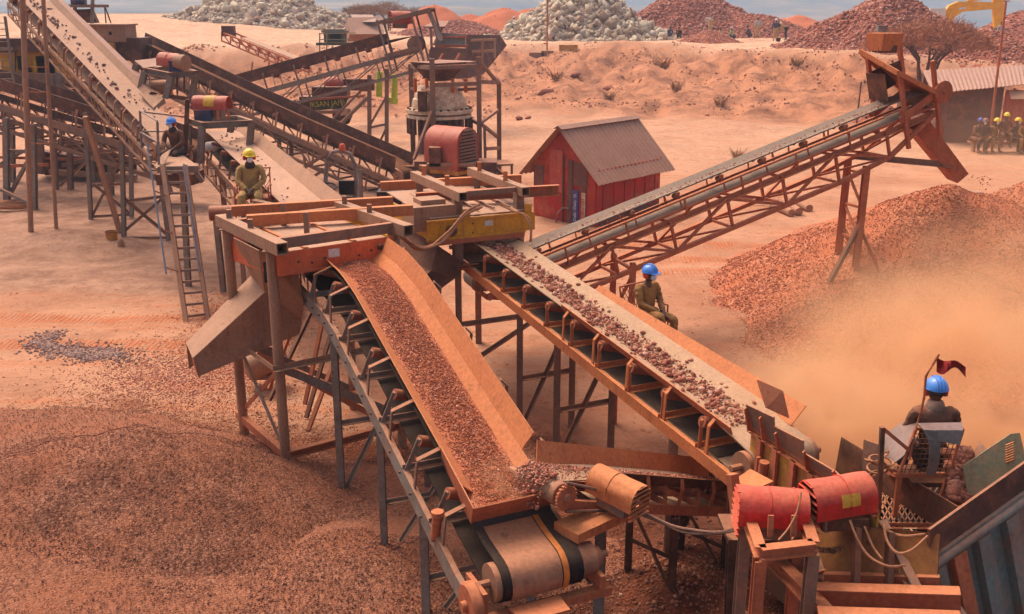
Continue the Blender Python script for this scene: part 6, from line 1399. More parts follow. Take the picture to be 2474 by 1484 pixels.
part('side_arm', MB().beam(seatp(2131, 1034, -.05), seatp(2198, 1090, .02), .035, .035).beam(seatp(2126, 1112, -.05), seatp(2155, 1140, .02), .03, .03), 'rust', OP)
# wire mesh back
b0, b1, b2, b3 = seatp(2170, 1146), seatp(2292, 1146, .05), seatp(2326, 1036, .12), seatp(2212, 1036, .08)
mb = MB()
for i in range(11): mb.beam(b0.lerp(b1, i/10), b3.lerp(b2, i/10), .006, .006)
for i in range(10): mb.beam(b0.lerp(b3, i/9), b1.lerp(b2, i/9), .006, .006)
part('mesh_back', mb, 'darksteel', OP)
part('back_frame', MB().tube(b0, b3, .018).tube(b1, b2, .018).tube(b3, b2, .018).tube(b0, b1, .018), 'rust', OP)
part('bent_sheet', MB().strip([[seatp(2213, 1030, .06) + V((0,.0,.03)), seatp(2322, 1028, .1) + V((0,.0,.03))], [seatp(2232, 1040, -.06), seatp(2326, 1040, -.03)], [seatp(2242, 1062, -.09), seatp(2318, 1075, -.06)]], .012)
    .strip([[seatp(2230, 1038, -.062), seatp(2262, 1040, -.062)], [seatp(2245, 1075, -.09), seatp(2272, 1075, -.09)], [seatp(2243, 1120, -.06), seatp(2268, 1120, -.06)], [seatp(2236, 1148, -.02), seatp(2258, 1148, -.02)]], .01), 'metalbare', OP)
part('side_sheet', MB().strip([[at(2215, 1010, Yc+.55), seatp(2205, 1060, .02)], [at(2178, 1022, Yc+.62), seatp(2185, 1100, .02)], [at(2138, 1050, Yc+.6), seatp(2162, 1118, .04)], [at(2128, 1085, Yc+.55), seatp(2152, 1122, .1)]], .01), 'metalbare', OP)
part('seat', MB().box(at(2236, 1150, Yc+.32), .45, .42, .05), 'darksteel', OP)
part('foot_bar', MB().tube(at(2160, 1212, Yc+.5), at(2260, 1225, Yc+.5), .02).tube(at(2168, 1226, Yc+.2), at(2210, 1222, Yc+.25), .015), 'rust', OP)
for (x, y0, Y, y1) in ((2100, 1250, 8.5, 1520), (2205, 1285, 8.3, 1520)):
    p = at(x, y0, Y); leg(OP, p, foot(p), .13, 'chute' if x == 2100 else 'greysteel')
part('strut', MB().ibeam(at(2125, 1262, 8.2), at(2260, 1520, 7.4), .09, .1), 'greysteel', OP)
part('strut', MB().beam(at(2190, 1310, 8.1), at(2330, 1500, 7.6), .09, .06), 'teal', OP)
part('rail_sheet', MB().plate([at(2086, 1062, 9.7), at(2125, 1075, 9.6), at(2132, 1140, 9.5), at(2082, 1135, 9.6)], .015), 'steel', OP)
single('cable_pile', MB().pipe([at(2120, 1150, 9.3) + V((.12*math.cos(a*1.3), .1*math.sin(a*1.7), .012*a)) for a in np.linspace(0, 20, 60)], .012, 5), 'rope', 'tangle of cable lying on the far corner of the operator platform', 'cable', at(2120, 1155, 9.3))
FP = thing('flag_pole', 'thin bent rod with a small red flag tied at its tip', 'flag', seatp(2222, 1030, .08))
part('rod', MB().pipe([seatp(2196, 1110, .0), seatp(2210, 1040, .06), seatp(2223, 1000, .1), seatp(2232, 960, .1), seatp(2236, 910, .1), seatp(2252, 882, .1), seatp(2268, 856, .1)], .013, 8), 'rust', FP)
fw = []
for i in range(9):
    q = i/8; x = 2262 + 70*q; fw.append([at(x, 862 + 22*q + 5*math.sin(q*7) + (y_*30)*(1 - .35*q + .25*math.sin(q*6+1)), Yc+.1 + .06*math.sin(q*8 + y_*2)) for y_ in (0, .3, .6, 1.0)])
part('cloth', MB().strip(fw, .006), 'flag', FP)
# ribbed tipping hopper at the right edge
TH = thing('tipper_body', 'worn blue green ribbed steel tipper body tilted at the lower right corner', 'tipper body', foot(at(2400, 1450, 7.0)))
tA, tB_ = at(2238, 1318, 7.9), at(2620, 1052, 8.9)
tdir = (tB_-tA).normalized(); tn = V((tdir.y, -tdir.x, 0)).normalized()
if tn.y > 0: tn = -tn
dnv = (V((.12, -.10, -1))).normalized()
def TP(l, d, o=0.0): return tA + tdir*l + dnv*d + tn*o
TL = 2.6
part('side_wall', MB().plate([TP(.05, .2), TP(TL, .2), TP(TL, 2.4), TP(.5, 2.4)], .03), 'teal', TH)
part('top_band', MB().plate([TP(0, -.17, .03), TP(TL, -.20, .03), TP(TL, .1, .03), TP(-.02, .1, .03)], .03), 'hood', TH)
part('rim_rail', MB().tube(TP(-.05, .16, .06), TP(TL, .15, .06), .05, 12).beam(TP(-.05, .1, .05), TP(TL, .09, .05), .05, .04), 'teal', TH)
for i, l in enumerate((.06, .3, .62, 1.0, 1.42, 1.8)):
    part('rib', MB().beam(TP(l, .2, .06), TP(l+.42, 2.4, .06), .16 if i else .1, .1, tn), 'teal' if i != 1 else 'rust', TH)
part('end_channel', MB().beam(TP(.0, .15, .03), TP(.02, .45, .04), .1, .12), 'green', TH)
part('floor', MB().plate([TP(.5, 1.5, -.05), TP(TL, 1.3, -.05), TP(TL, 1.3, -1.0), TP(.5, 1.5, -1.0)], .03), 'hood', TH)
part('far_wall', MB().plate([at(2325, 1125, 9.2), at(2440, 1048, 9.3), at(2462, 1046, 9.3), at(2472, 1090, 9.25), at(2480, 1130, 9.1), at(2340, 1215, 9.1)], .025), 'green', TH)
mb = MB()
for i in range(8): mb.beam(at(2429, 1076 + i*6, 9.14), at(2449, 1068 + i*6, 9.14), .012, .01)
part('louvre_slots', mb, 'orange', TH)
part('bent_corner', MB().plate([at(2352, 1092, 9.6), at(2366, 1068, 9.7), at(2388, 1090, 9.6), at(2356, 1112, 9.5)], .02), 'greysteel', TH)
r_ = np.random.default_rng(103); P = []
for i in range(420):
    a, b = r_.uniform(), r_.uniform(); x = 2285 + 55*a + 15*b; y = 1095 + 115*b - 10*a; P.append(tuple(at(x, y, 9.45 - .4*b + .1*a)))
stones('rocks', P, .06 + .12*r_.beta(1.2, 2, 420), 'redrock', parent=TH, seed=103, base=STB)
part('rock_slope', MB().plate([at(2280, 1100, 9.6), at(2345, 1080, 9.6), at(2365, 1200, 9.1), at(2300, 1225, 9.05)], .05), 'rmound', TH)
# ------------------------------------------------------------------ red hut
h0, hc, h1_ = lvl(1290, 522, 0), lvl(1436, 548, 0), lvl(1590, 508, 0)
ga = (h0-hc); gb = (h1_-hc); GA = ga.length; GB = gb.length; ga.normalize(); gb = V((-ga.y, ga.x, 0)) if V((-ga.y, ga.x, 0)).dot(gb) > 0 else V((ga.y, -ga.x, 0))
def HT(a, b, z): return hc + ga*a + gb*b + V((0, 0, z))
HTT = thing('red_hut', 'small red shed with a steep grey brown sheet roof and painted boards', 'shed', HT(GA/2, GB/2, 0))
ze, za = 1.72, 2.95
part('gable_wall', MB().plate([HT(0, 0, -.1), HT(GA, 0, -.1), HT(GA, 0, ze), HT(GA/2, 0, za-.08), HT(0, 0, ze)], .06), 'hutred', HTT)
part('side_wall', MB().plate([HT(0, .03, -.1), HT(0, GB, -.1), HT(0, GB, ze), HT(0, .03, ze)], .06), 'hutred', HTT)
part('side_wall', MB().plate([HT(GA, .03, -.1), HT(GA, GB, -.1), HT(GA, GB, ze), HT(GA, .03, ze)], .06), 'hutgrey', HTT)
part('back_wall', MB().plate([HT(0, GB, -.1), HT(GA, GB, -.1), HT(GA, GB, ze), HT(GA/2, GB, za-.08), HT(0, GB, ze)], .06), 'hutred', HTT)
def corr(p0, p1, p2, p3, n, amp, th=.012):
    """corrugated sheet between edges p0-p1 (ridge) and p3-p2 (eave)"""
    rows = []; nn = (p1-p0).cross(p3-p0).normalized()
    for i in range(n*4+1):
        q = i/(n*4); o = nn*(amp*math.sin(q*n*2*PI)); rows.append([p0.lerp(p1, q).lerp(p3.lerp(p2, q), k_/4) + o*(1 if k_ else .6) + nn*(amp*1.3*noise.noise(V((q*7 + p0.x, k_*.9, p0.y)))) + (p3-p0).normalized()*(.05*noise.noise(V((int(q*n/4)*1.7, 3, p0.x))) if k_ == 4 else 0) for k_ in range(5)])
    return MB().strip(rows, th)
ov = .38; sl_ = (za-ze)/(GA/2)
def RF(s, b, k): # s side sign, k 0 ridge..1 eave(with overhang)
    a = GA/2 + s*(GA/2+ov)*k; return HT(a, b, za - sl_*(GA/2+ov)*k)
part('roof', corr(RF(-1, -.35, 0), RF(-1, GB+.35, 0), RF(-1, GB+.35, 1), RF(-1, -.35, 1), 20, .022), 'roof', HTT)
part('roof', corr(RF(1, -.35, 0), RF(1, GB+.35, 0), RF(1, GB+.35, 1), RF(1, -.35, 1), 20, .022), 'roof', HTT)
for b_ in np.linspace(.35, GB-.3, 6): part('wall_batten', MB().box(HT(-.045, b_, ze/2), .03, .05, ze-.1, (ga, gb, V((0,0,1)))), 'hutred', HTT)
part('plank_skirt', MB().plate([HT(-.06, .2, -.05), HT(-.06, GB-.1, -.05), HT(-.06, GB-.1, .28), HT(-.06, .2, .34)], .02), 'hutgrey', HTT)
part('door_frame', MB().beam(HT(.86, -.06, 0), HT(.86, -.06, 1.95), .05, .05).beam(HT(1.22, -.06, 0), HT(1.22, -.06, 2.05), .05, .05), 'hutgrey', HTT)
part('ridge_cap', MB().plate([HT(GA/2-.16, -.36, za-.06), HT(GA/2, -.36, za+.035), HT(GA/2, GB+.36, za+.035), HT(GA/2-.16, GB+.36, za-.06)], .015).plate([HT(GA/2+.16, -.36, za-.06), HT(GA/2, -.36, za+.037), HT(GA/2, GB+.36, za+.037), HT(GA/2+.16, GB+.36, za-.06)], .015), 'roof', HTT)
fo = -.045
def board(a0, a1, z0, z1, mat, nm='board', o=fo): return part(nm, MB().plate([HT(a0, o, z0), HT(a1, o, z0), HT(a1, o, z1), HT(a0, o, z1)], .02), mat, HTT)
board(GA-.42, GA-.02, .98, 1.66, 'hutgrey'); board(.85, 1.05, .0, 1.95, 'hutgrey'); board(.30, .82, 1.2, 1.9, 'hutgrey'); board(.32, .50, .0, 1.18, 'hutgrey')
board(1.25, 1.75, .9, 2.2, 'pinkred', o=-.05)
sb = board(.60, .83, -.02, 1.05, 'signblue', 'blue_sign', -.06); cbd = board(.33, .47, .05, 1.0, 'signcream', 'cream_sign', -.07)
text('Dalo -Delo  D.', .145, 'white', HTT, HT(.72, -.078, .52), (0, 0, 1), ga, 'sign_lettering')
text('OBNVIAS', .15, 'hutred', HTT, HT(.40, -.088, .52), (0, 0, 1), ga, 'sign_lettering')
part('notice', MB().plate([HT(1.45, -.07, 1.75), HT(1.72, -.07, 1.72), HT(1.74, -.07, 1.95), HT(1.5, -.07, 2.0)], .01), 'pinkred', HTT)
part('pipe', MB().pipe([HT(1.28, -.3, 0), HT(1.26, -.25, .3), HT(1.15, -.12, .45), HT(.95, -.1, .46)], .025), 'grey', HTT)
# ------------------------------------------------------------------ container hut at right
r0, r1, r2, r3 = at(2252, 227, 48.0), at(2640, 188, 49.5), at(2640, 148, 56.5), at(2228, 171, 54.5)
CTN = thing('container_hut', 'long workers hut with a low brown sheet roof and wooden front at right edge', 'hut', foot(at(2380, 345, 49)))
rm = r3.lerp(r2, .35) + V((0, 0, .25)); rmf = r0.lerp(r1, .35)
part('roof', corr(r3, r2, r1, r0, 40, .02, .03), 'roof', CTN)
wy = 49.2
wl, wr = at(2262, 300, wy), at(2640, 300, wy)
part('timber_wall', MB().plate([V((wl.x, wy, -.1)), V((at(2412, 300, wy).x, wy, -.1)), V((at(2412, 300, wy).x, wy, 2.75)), V((wl.x, wy, 2.5))], .1), 'hutgrey', CTN)
part('shutter', MB().box(V((at(2325, 270, wy).x, wy-.07, 1.65)), 1.5, .05, 1.1), 'hood', CTN)
x0_, x1_ = at(2413, 300, wy).x, wr.x; rows = []
for i in range(61):
    q = i/60; rows.append([V((x0_ + (x1_-x0_)*q, wy - .2 + (.06 if i % 4 in (1, 2) else 0), z)) for z in (-.1, 2.55)])
part('corrugated_wall', MB().strip(rows, .02), 'pinkred', CTN)
part('end_wall', MB().plate([V((wl.x, wy, -.1)), V((wl.x+.3, wy+6, -.1)), V((wl.x+.3, wy+6, 2.9)), V((wl.x, wy, 2.5))], .1), 'hutgrey', CTN)
part('window_flap', MB().plate([at(2437, 222, 48.9), at(2520, 218, 48.9), at(2520, 240, 48.4), at(2441, 240, 48.4)], .03), 'chute', CTN)
f = foot((at(2405, 230, 47.4).x, 47.4)); PO = thing('tall_pole', 'tall thin brown pole with a short cross piece in front of the workers hut', 'pole', f)
part('shaft', MB().tube(f, at(2430, 4, 47.4), .07, 10, .05), 'rust', PO); part('cross_piece', MB().beam(at(2424, 3, 47.4), at(2438, 3, 47.4), .06, .05), 'rust', PO)
f = lvl(2075, 300, .0); single('thin_post', MB().tube(V((at(2078, 200, 52).x, 52, 0)), at(2080, 198, 52), .04, 8), 'hood', 'thin dark post standing left of the stacking conveyor head', 'post', V((at(2078, 200, 52).x, 52, 0)))
c_ = at(1322, 40, 84.5); single('thin_post', MB().tube(V((c_.x, 84.5, gz(c_.x, 84.5)-.2)), at(1322, -10, 84.5), .06, 8), 'rust', 'thin upright rod in front of the central white boulder heap', 'post', V((c_.x, 84.5, gz(c_.x, 84.5))))
for x, y, l in ((1296, 87, 1.2), (1322, 88, 1.0), (1373, 88, 1.5)):
    p = at(x, y, 84.0); single('kerb_block', MB().box(V((p.x, 84.0, gz(p.x, 84)+.16)), l, .6, .55), 'chute' if x != 1373 else 'ywall', {1296: 'rounded tan block left of the rod before the white boulders', 1322: 'pale block at the foot of the rod before the white boulders', 1373: 'long yellow brown block right of the rod before the white boulders'}[x], 'block', V((p.x, 84, gz(p.x, 84))))
# logs
for i, (x0, y0, x1, y1) in enumerate(((1868, 496, 1912, 515), (1893, 487, 1930, 512), (1903, 478, 1955, 504), (1800, 486, 1870, 492), (1785, 476, 1880, 486))):
    p, q = lvl(x0, y0, .12), lvl(x1, y1, .12); r = .14 if i < 3 else .06
    single('log', MB().tube(p, q, r, 12, r*.9), 'wood', ('front thick log of the small log pile', 'middle thick log of the small log pile', 'rear thick log of the small log pile', 'front thin pole beside the small log pile', 'rear thin pole beside the small log pile')[i], 'log', p, 'logs lying on the yard')
p = at(2345, 462, 25); single('concrete_block', MB().box(V((at(2345, 462, 33).x, 33, .25)), .65, .5, .55), 'roof', 'square pale block behind the big gravel heap', 'block', V((at(2345, 462, 33).x, 33, 0)))
# ------------------------------------------------------------------ excavator
YE = 92.0
EX = thing('excavator', 'yellow excavator with raised boom behind the tall red rock heap', 'excavator', V((at(2262, 60, YE).x, YE, gz(34, YE))))
def arm_prof(nm, pts_top, pts_bot, th, mat='exyellow'):
    pts = [at(x, y, YE) for x, y in pts_top] + [at(x, y, YE) for x, y in pts_bot[::-1]]
    part(nm, MB().plate(pts, th), mat, EX)
arm_prof('boom', [(2274, 38), (2290, 14), (2313, 4), (2399, 6), (2420, 4)], [(2295, 60), (2303, 42), (2322, 29), (2399, 22), (2420, 18)], .5)
arm_prof('stick', [(2398, -10), (2398, 40), (2401, 78)], [(2424, -10), (2422, 40), (2412, 78)], .4)
part('cylinder', MB().tube(at(2284, 60, YE-.3), at(2305, 22, YE-.3), .12, 8).tube(at(2335, 4, YE), at(2400, -8, YE), .12, 8), 'exyellow', EX)
part('marking', MB().plate([at(2316, 20, YE-.27), at(2332, 17, YE-.27), at(2332, 22, YE-.27), at(2316, 25, YE-.27)], .02), 'white', EX)
part('bucket', MB().lathe(at(2408, 82, YE), (1, 0, 0), [(-.5, .35), (-.45, .55), (.45, .55), (.5, .35)], 12).plate([at(2400, 78, YE), at(2412, 78, YE), at(2422, 98, YE), at(2414, 99, YE)], .6), 'darksteel', EX)
gx = at(2262, 60, YE).x; gzz = gz(gx, YE)
part('cab', MB().box(V((gx-.2, YE+.3, gzz+2.1)), 1.4, 1.5, 1.5), 'white', EX); part('house', MB().box(V((gx-1.4, YE+.6, gzz+1.6)), 3.2, 2.4, 1.1), 'exyellow', EX)
for dy in (-.6, 1.6): part('track', MB().box(V((gx-.6, YE+dy, gzz+.45)), 3.6, .5, .8), 'black', EX)
# ------------------------------------------------------------------ acacia, bushes
def acacia(label, x, y, h, rx, rz, seed, ntw=5200, stems=8, mat='twig', twl=(.25, .6)):
    r = np.random.default_rng(seed); z0 = gz(x, y); rt = thing('acacia_tree', label, 'tree', V((x, y, z0)))
    mb = MB(); tips = []
    for i in range(stems):
        a = 2*PI*i/stems + r.uniform(-.3, .3); q = r.uniform(.35, .8); tip = V((x + rx*q*math.cos(a), y + rx*.7*q*math.sin(a), z0 + h*(.62 + .2*r.uniform())))
        b = V((x + .25*math.cos(a), y + .2*math.sin(a), z0 - .1)); md = b.lerp(tip, .45) + V((-.12*rx*math.cos(a), 0, .1*h))
        mb.pipe([b, b.lerp(md, .5) + V((r.normal()*.08, 0, 0)), md, md.lerp(tip, .5) + V((0, 0, .1)), tip], .07, 6)
        for k in range(5):
            s_ = md.lerp(tip, r.uniform(.2, 1)); e = s_ + V((r.normal()*.8, r.normal()*.6, .3+.5*r.uniform())); mb.pipe([s_, s_.lerp(e, .5) + V((0, 0, .12)), e], .03, 4); tips.append(e)
    part('trunk', mb, 'bark', rt)
    mb = MB(); vs = []; fs = []
    for i in range(ntw):
        a = r.uniform(0, 2*PI); q = math.sqrt(r.uniform()); u = r.uniform()
        bx, by = rx*q*math.cos(a), rx*.75*q*math.sin(a)
        dome = math.sqrt(max(0, 1 - q*q)); zz = h*.52 + rz*dome*(.25 + .75*u**.6) + .22*fbm(bx*.7, by*.7, seed)*h*.4
        if fbm(bx*.9 + seed, by*.9, zz*.9) < -.22: continue
        c_ = np.array((x+bx, y+by, z0+zz)); d = r.normal(size=3); d[2] = abs(d[2])*.6 + .25; d /= np.linalg.norm(d); l = r.uniform(*twl); s_ = np.cross(d, r.normal(size=3)); s_ /= np.linalg.norm(s_); w_ = .012 + .012*r.uniform()
        b = len(vs); e = c_ + d*l; vs += [tuple(c_ - s_*w_), tuple(c_ + s_*w_), tuple(e + s_*w_*.6), tuple(e - s_*w_*.6)]; fs.append((b, b+1, b+2, b+3))
    mb.add(vs, fs); part('crown', mb, mat, rt, smooth=False)
    return rt
p = at(2236, 165, 62); acacia('wide leafless brown acacia tree behind the stacking conveyor head', p.x, 62, 4.5, 3.8, 1.7, 5, 8500, 10)
c_ = at(1935, 0, 150)
for i, (px, Y, h) in enumerate(((890, 118, 3.0), (935, 122, 3.4), (865, 126, 2.6), (1010, 150, 2.8))):
    q = at(px, 15, Y); acacia(('small dry bush tree at the top edge left of the conveyor head', 'larger dry bush tree at the top edge above the conveyor head', 'leftmost dry bush tree at the top edge beside the white boulders', 'dry bush behind the tall orange sand cone')[i], q.x, Y, h, h*.75, h*.4, 80+i, 1500, 5, 'scrub', (.3, .8))
q = at(2195, 165, 58); rt = thing('dead_branch', 'small dead forked branch left of the motor box on the conveyor head', 'branch', V((q.x, 58, gz(q.x, 58))))
b0_ = at(2178, 172, 58); part('branch', MB().pipe([at(2182, 178, 58), at(2172, 165, 58), at(2160, 160, 58), at(2154, 146, 58)], .06, 6).pipe([at(2172, 165, 58), at(2174, 158, 58)], .03, 5), 'bark', rt)
def tuft(x, y, s, seed, label):
    r = np.random.default_rng(seed); vs = []; fs = []; z = gz(x, y)
    for i in range(90):
        a = r.uniform(0, 2*PI); l = s*r.uniform(.5, 1); e = (x + l*.7*math.cos(a), y + l*.7*math.sin(a), z + l*r.uniform(.3, .9)); b = len(vs); w_ = .02*s
        o = (x + .2*s*r.normal(), y + .2*s*r.normal(), z-.02); vs += [(o[0]-w_, o[1], o[2]), (o[0]+w_, o[1], o[2]), (e[0]+w_*.5, e[1], e[2]), (e[0]-w_*.5, e[1], e[2])]; fs.append((b, b+1, b+2, b+3))
    single('dry_bush', MB().add(vs, fs), 'scrub', label, 'bush', (x, y, z), smooth=False)
for i, (px, Y, s, lab) in enumerate(((1600, 76, 1.3, 'dark dry bush high on the bank above the red hut roof'), (1640, 68, .9, 'dry bush low on the bank right of the hut ridge'), (1800, 44, .6, 'small yellow dry bush behind the stacking conveyor belt'), (1475, 66, .8, 'dry tuft at the foot of the bank above the hut'),
        (1930, 70, 1.0, 'dry bush on the bank left of the conveyor head'), (1345, 72, .9, 'dry tuft on the bank right of the dump hopper'), (1750, 63, .8, 'pale dry tuft at the bank foot'))):
    tuft(at(px, 100, Y).x, Y, s, 300+i, lab)
for i, (px, Y, s) in enumerate(((1318, 67, 1.0), (1255, 60, .7), (1392, 74, 1.0), (1470, 71, 1.1), (1275, 60, .6))):
    x = at(px, 200, Y).x; o = bpy.data.objects.new('bank_stone', rockm[i]); COL.objects.link(o); o.location = (x, Y, gz(x, Y)+.1*s); o.scale = (s*1.2, s, s*.7); o.rotation_euler = (0, 0, i)
    tag(o, ('square tan block high on the bank right of the dump hopper', 'pair stone at the foot of the bank, left one', 'flat stone mid bank above the hut', 'long flat stone mid bank above the hut ridge', 'pair stone at the foot of the bank, right one')[i], 'stone')
# drifting dust
volume('dust_cloud', MB().ell((0, 0, 0), 1, 1, 1, n=24, m=14), (6.6, 12.6, 1.7), (.93, .60, .32), .85, .9, aniso=.1, falloff=(4.6, 3.0, 1.9)).scale = (1, 1, 1)
def dust(name, c, r, dens, col=(.93, .60, .32), ns=.9):
    o = volume(name, MB().ell((0, 0, 0), r[0], r[1], r[2], n=24, m=14), c, col, dens, ns, aniso=.1, falloff=r)
    return o
bpy.data.objects.remove(bpy.data.objects['dust_cloud'])
DC = (1.0, .62, .34)
dust('dust_cloud', (6.2, 12.4, 1.2), (4.2, 2.9, 2.3), 1.45, DC)
dust('dust_cloud', (8.4, 17.2, 1.3), (4.2, 3.4, 2.2), .30, DC, ns=.7)
dust('dust_cloud', (8.2, 14.6, 2.3), (2.6, 1.8, 1.6), .5, DC, ns=1.1)
dust('dust_cloud', (5.6, 13.8, 2.0), (1.9, 1.5, 1.1), .7, DC, ns=1.3)
dust('dust_cloud', (12.0, 24.0, 2.0), (4.0, 4.0, 3.4), .10, DC)
dust('dust_cloud', (3.75, 11.1, 1.75), (1.5, 1.3, 1.0), 2.2, DC, ns=1.8)
dust('dust_puff', (.02, 9.3, 1.75), (.62, .5, .42), 2.2, DC, ns=3.0)
# ------------------------------------------------------------------ people
def skin_mesh(name, verts, edges, radii, root=0, sub=1):
    me = bpy.data.meshes.new(name); me.from_pydata(verts, edges, []); o = bpy.data.objects.new(name, me); COL.objects.link(o)
    m = o.modifiers.new('s', 'SKIN'); m.use_smooth_shade = True
    for i, r in enumerate(radii): o.data.skin_vertices[0].data[i].radius = (r, r) if not isinstance(r, tuple) else r
    for i in range(len(verts)): o.data.skin_vertices[0].data[i].use_root = (i == root)
    if sub: o.modifiers.new('d', 'SUBSURF').levels = sub
    dg = bpy.context.evaluated_depsgraph_get(); ev = bpy.data.meshes.new_from_object(o.evaluated_get(dg)); bpy.data.objects.remove(o)
    ev.shade_smooth(); return ev
class SK:
    def __init__(s): s.v = []; s.e = []; s.r = []
    def p(s, co, r, par=None):
        s.v.append(tuple(co)); s.r.append(r); i = len(s.v)-1
        if par is not None: s.e.append((par, i))
        return i
    def chain(s, pts, par):
        for co, r in pts: par = s.p(co, r, par)
        return par
    def mesh(s, name, sub=1): return skin_mesh(name, s.v, s.e, s.r, 0, sub)
def folds(me, on):
    if on:
        for v in me.vertices:
            p = v.co; a = noise.noise(V((p.x*16, p.y*16, p.z*26))) + .6*noise.noise(V((p.x*34 + 5, p.y*34, p.z*40)))
            v.co = p + v.normal*(.011*a)
        me.update()
    return me
def join(me, mb):
    """append a builder's faces to a mesh so that the body stays one mesh"""
    v = [tuple(x.co) for x in me.vertices]; f = [tuple(p.vertices) for p in me.polygons]; b = len(v)
    out = bpy.data.meshes.new(me.name); out.from_pydata(v + mb.v, [], f + [tuple(i+b for i in q) for q in mb.f]); out.shade_smooth(); return out
def sit_pose(lean=0.0, knee=.46, arms='lap', legs=(0, 0)):
    J = dict(pel=V((0, 0, .50)), wai=V((0, .0+lean*.3, .68)), che=V((0, lean*.7, .88)), nec=V((0, lean+.02, 1.04)), hed=V((0, lean+.06, 1.19)))
    for s, n in ((-1, 'L'), (1, 'R')):
        J['sh'+n] = V((s*.19, lean, 1.0)); J['el'+n] = V((s*.25, .06+lean, .74)); J['wr'+n] = V((s*.10, .30+lean*.6, .62))
        J['hi'+n] = V((s*.10, .02, .50)); J['kn'+n] = V((s*.16, knee, .52)); J['an'+n] = V((s*.15, knee - .02, .09)); J['to'+n] = V((s*.16, knee+.16, .04))
    return J
def stand_pose(lean=0.0):
    J = dict(pel=V((0, 0, .93)), wai=V((0, lean*.3, 1.10)), che=V((0, lean*.8, 1.32)), nec=V((0, lean+.0, 1.48)), hed=V((0, lean+.03, 1.62)))
    for s, n in ((-1, 'L'), (1, 'R')):
        J['sh'+n] = V((s*.19, lean, 1.43)); J['el'+n] = V((s*.26, lean-.02, 1.15)); J['wr'+n] = V((s*.27, lean+.1, .90))
        J['hi'+n] = V((s*.09, 0, .92)); J['kn'+n] = V((s*.11, .03, .50)); J['an'+n] = V((s*.12, -.03, .09)); J['to'+n] = V((s*.14, .13, .04))
    return J
def squat_pose():
    J = sit_pose(.22, .30); d = V((0, 0, -.28))
    for k in J:
        if k[:2] not in ('an', 'to', 'kn'): J[k] = J[k] + d
    for n in 'LR': J['kn'+n] = V((J['kn'+n].x*1.2, .32, .46)); J['an'+n] = V((J['an'+n].x, .05, .09)); J['to'+n] = V((J['to'+n].x, .2, .04)); J['wr'+n] = J['kn'+n] + V((0, .12, -.12))
    return J
def bend_pose():
    J = stand_pose(); 
    J['che'] = V((0, .30, 1.18)); J['wai'] = V((0, .12, 1.08)); J['nec'] = V((0, .46, 1.16)); J['hed'] = V((0, .58, 1.14))
    for s, n in ((-1, 'L'), (1, 'R')): J['sh'+n] = V((s*.18, .40, 1.14)); J['el'+n] = V((s*.2, .46, .84)); J['wr'+n] = V((s*.16, .52, .58))
    return J
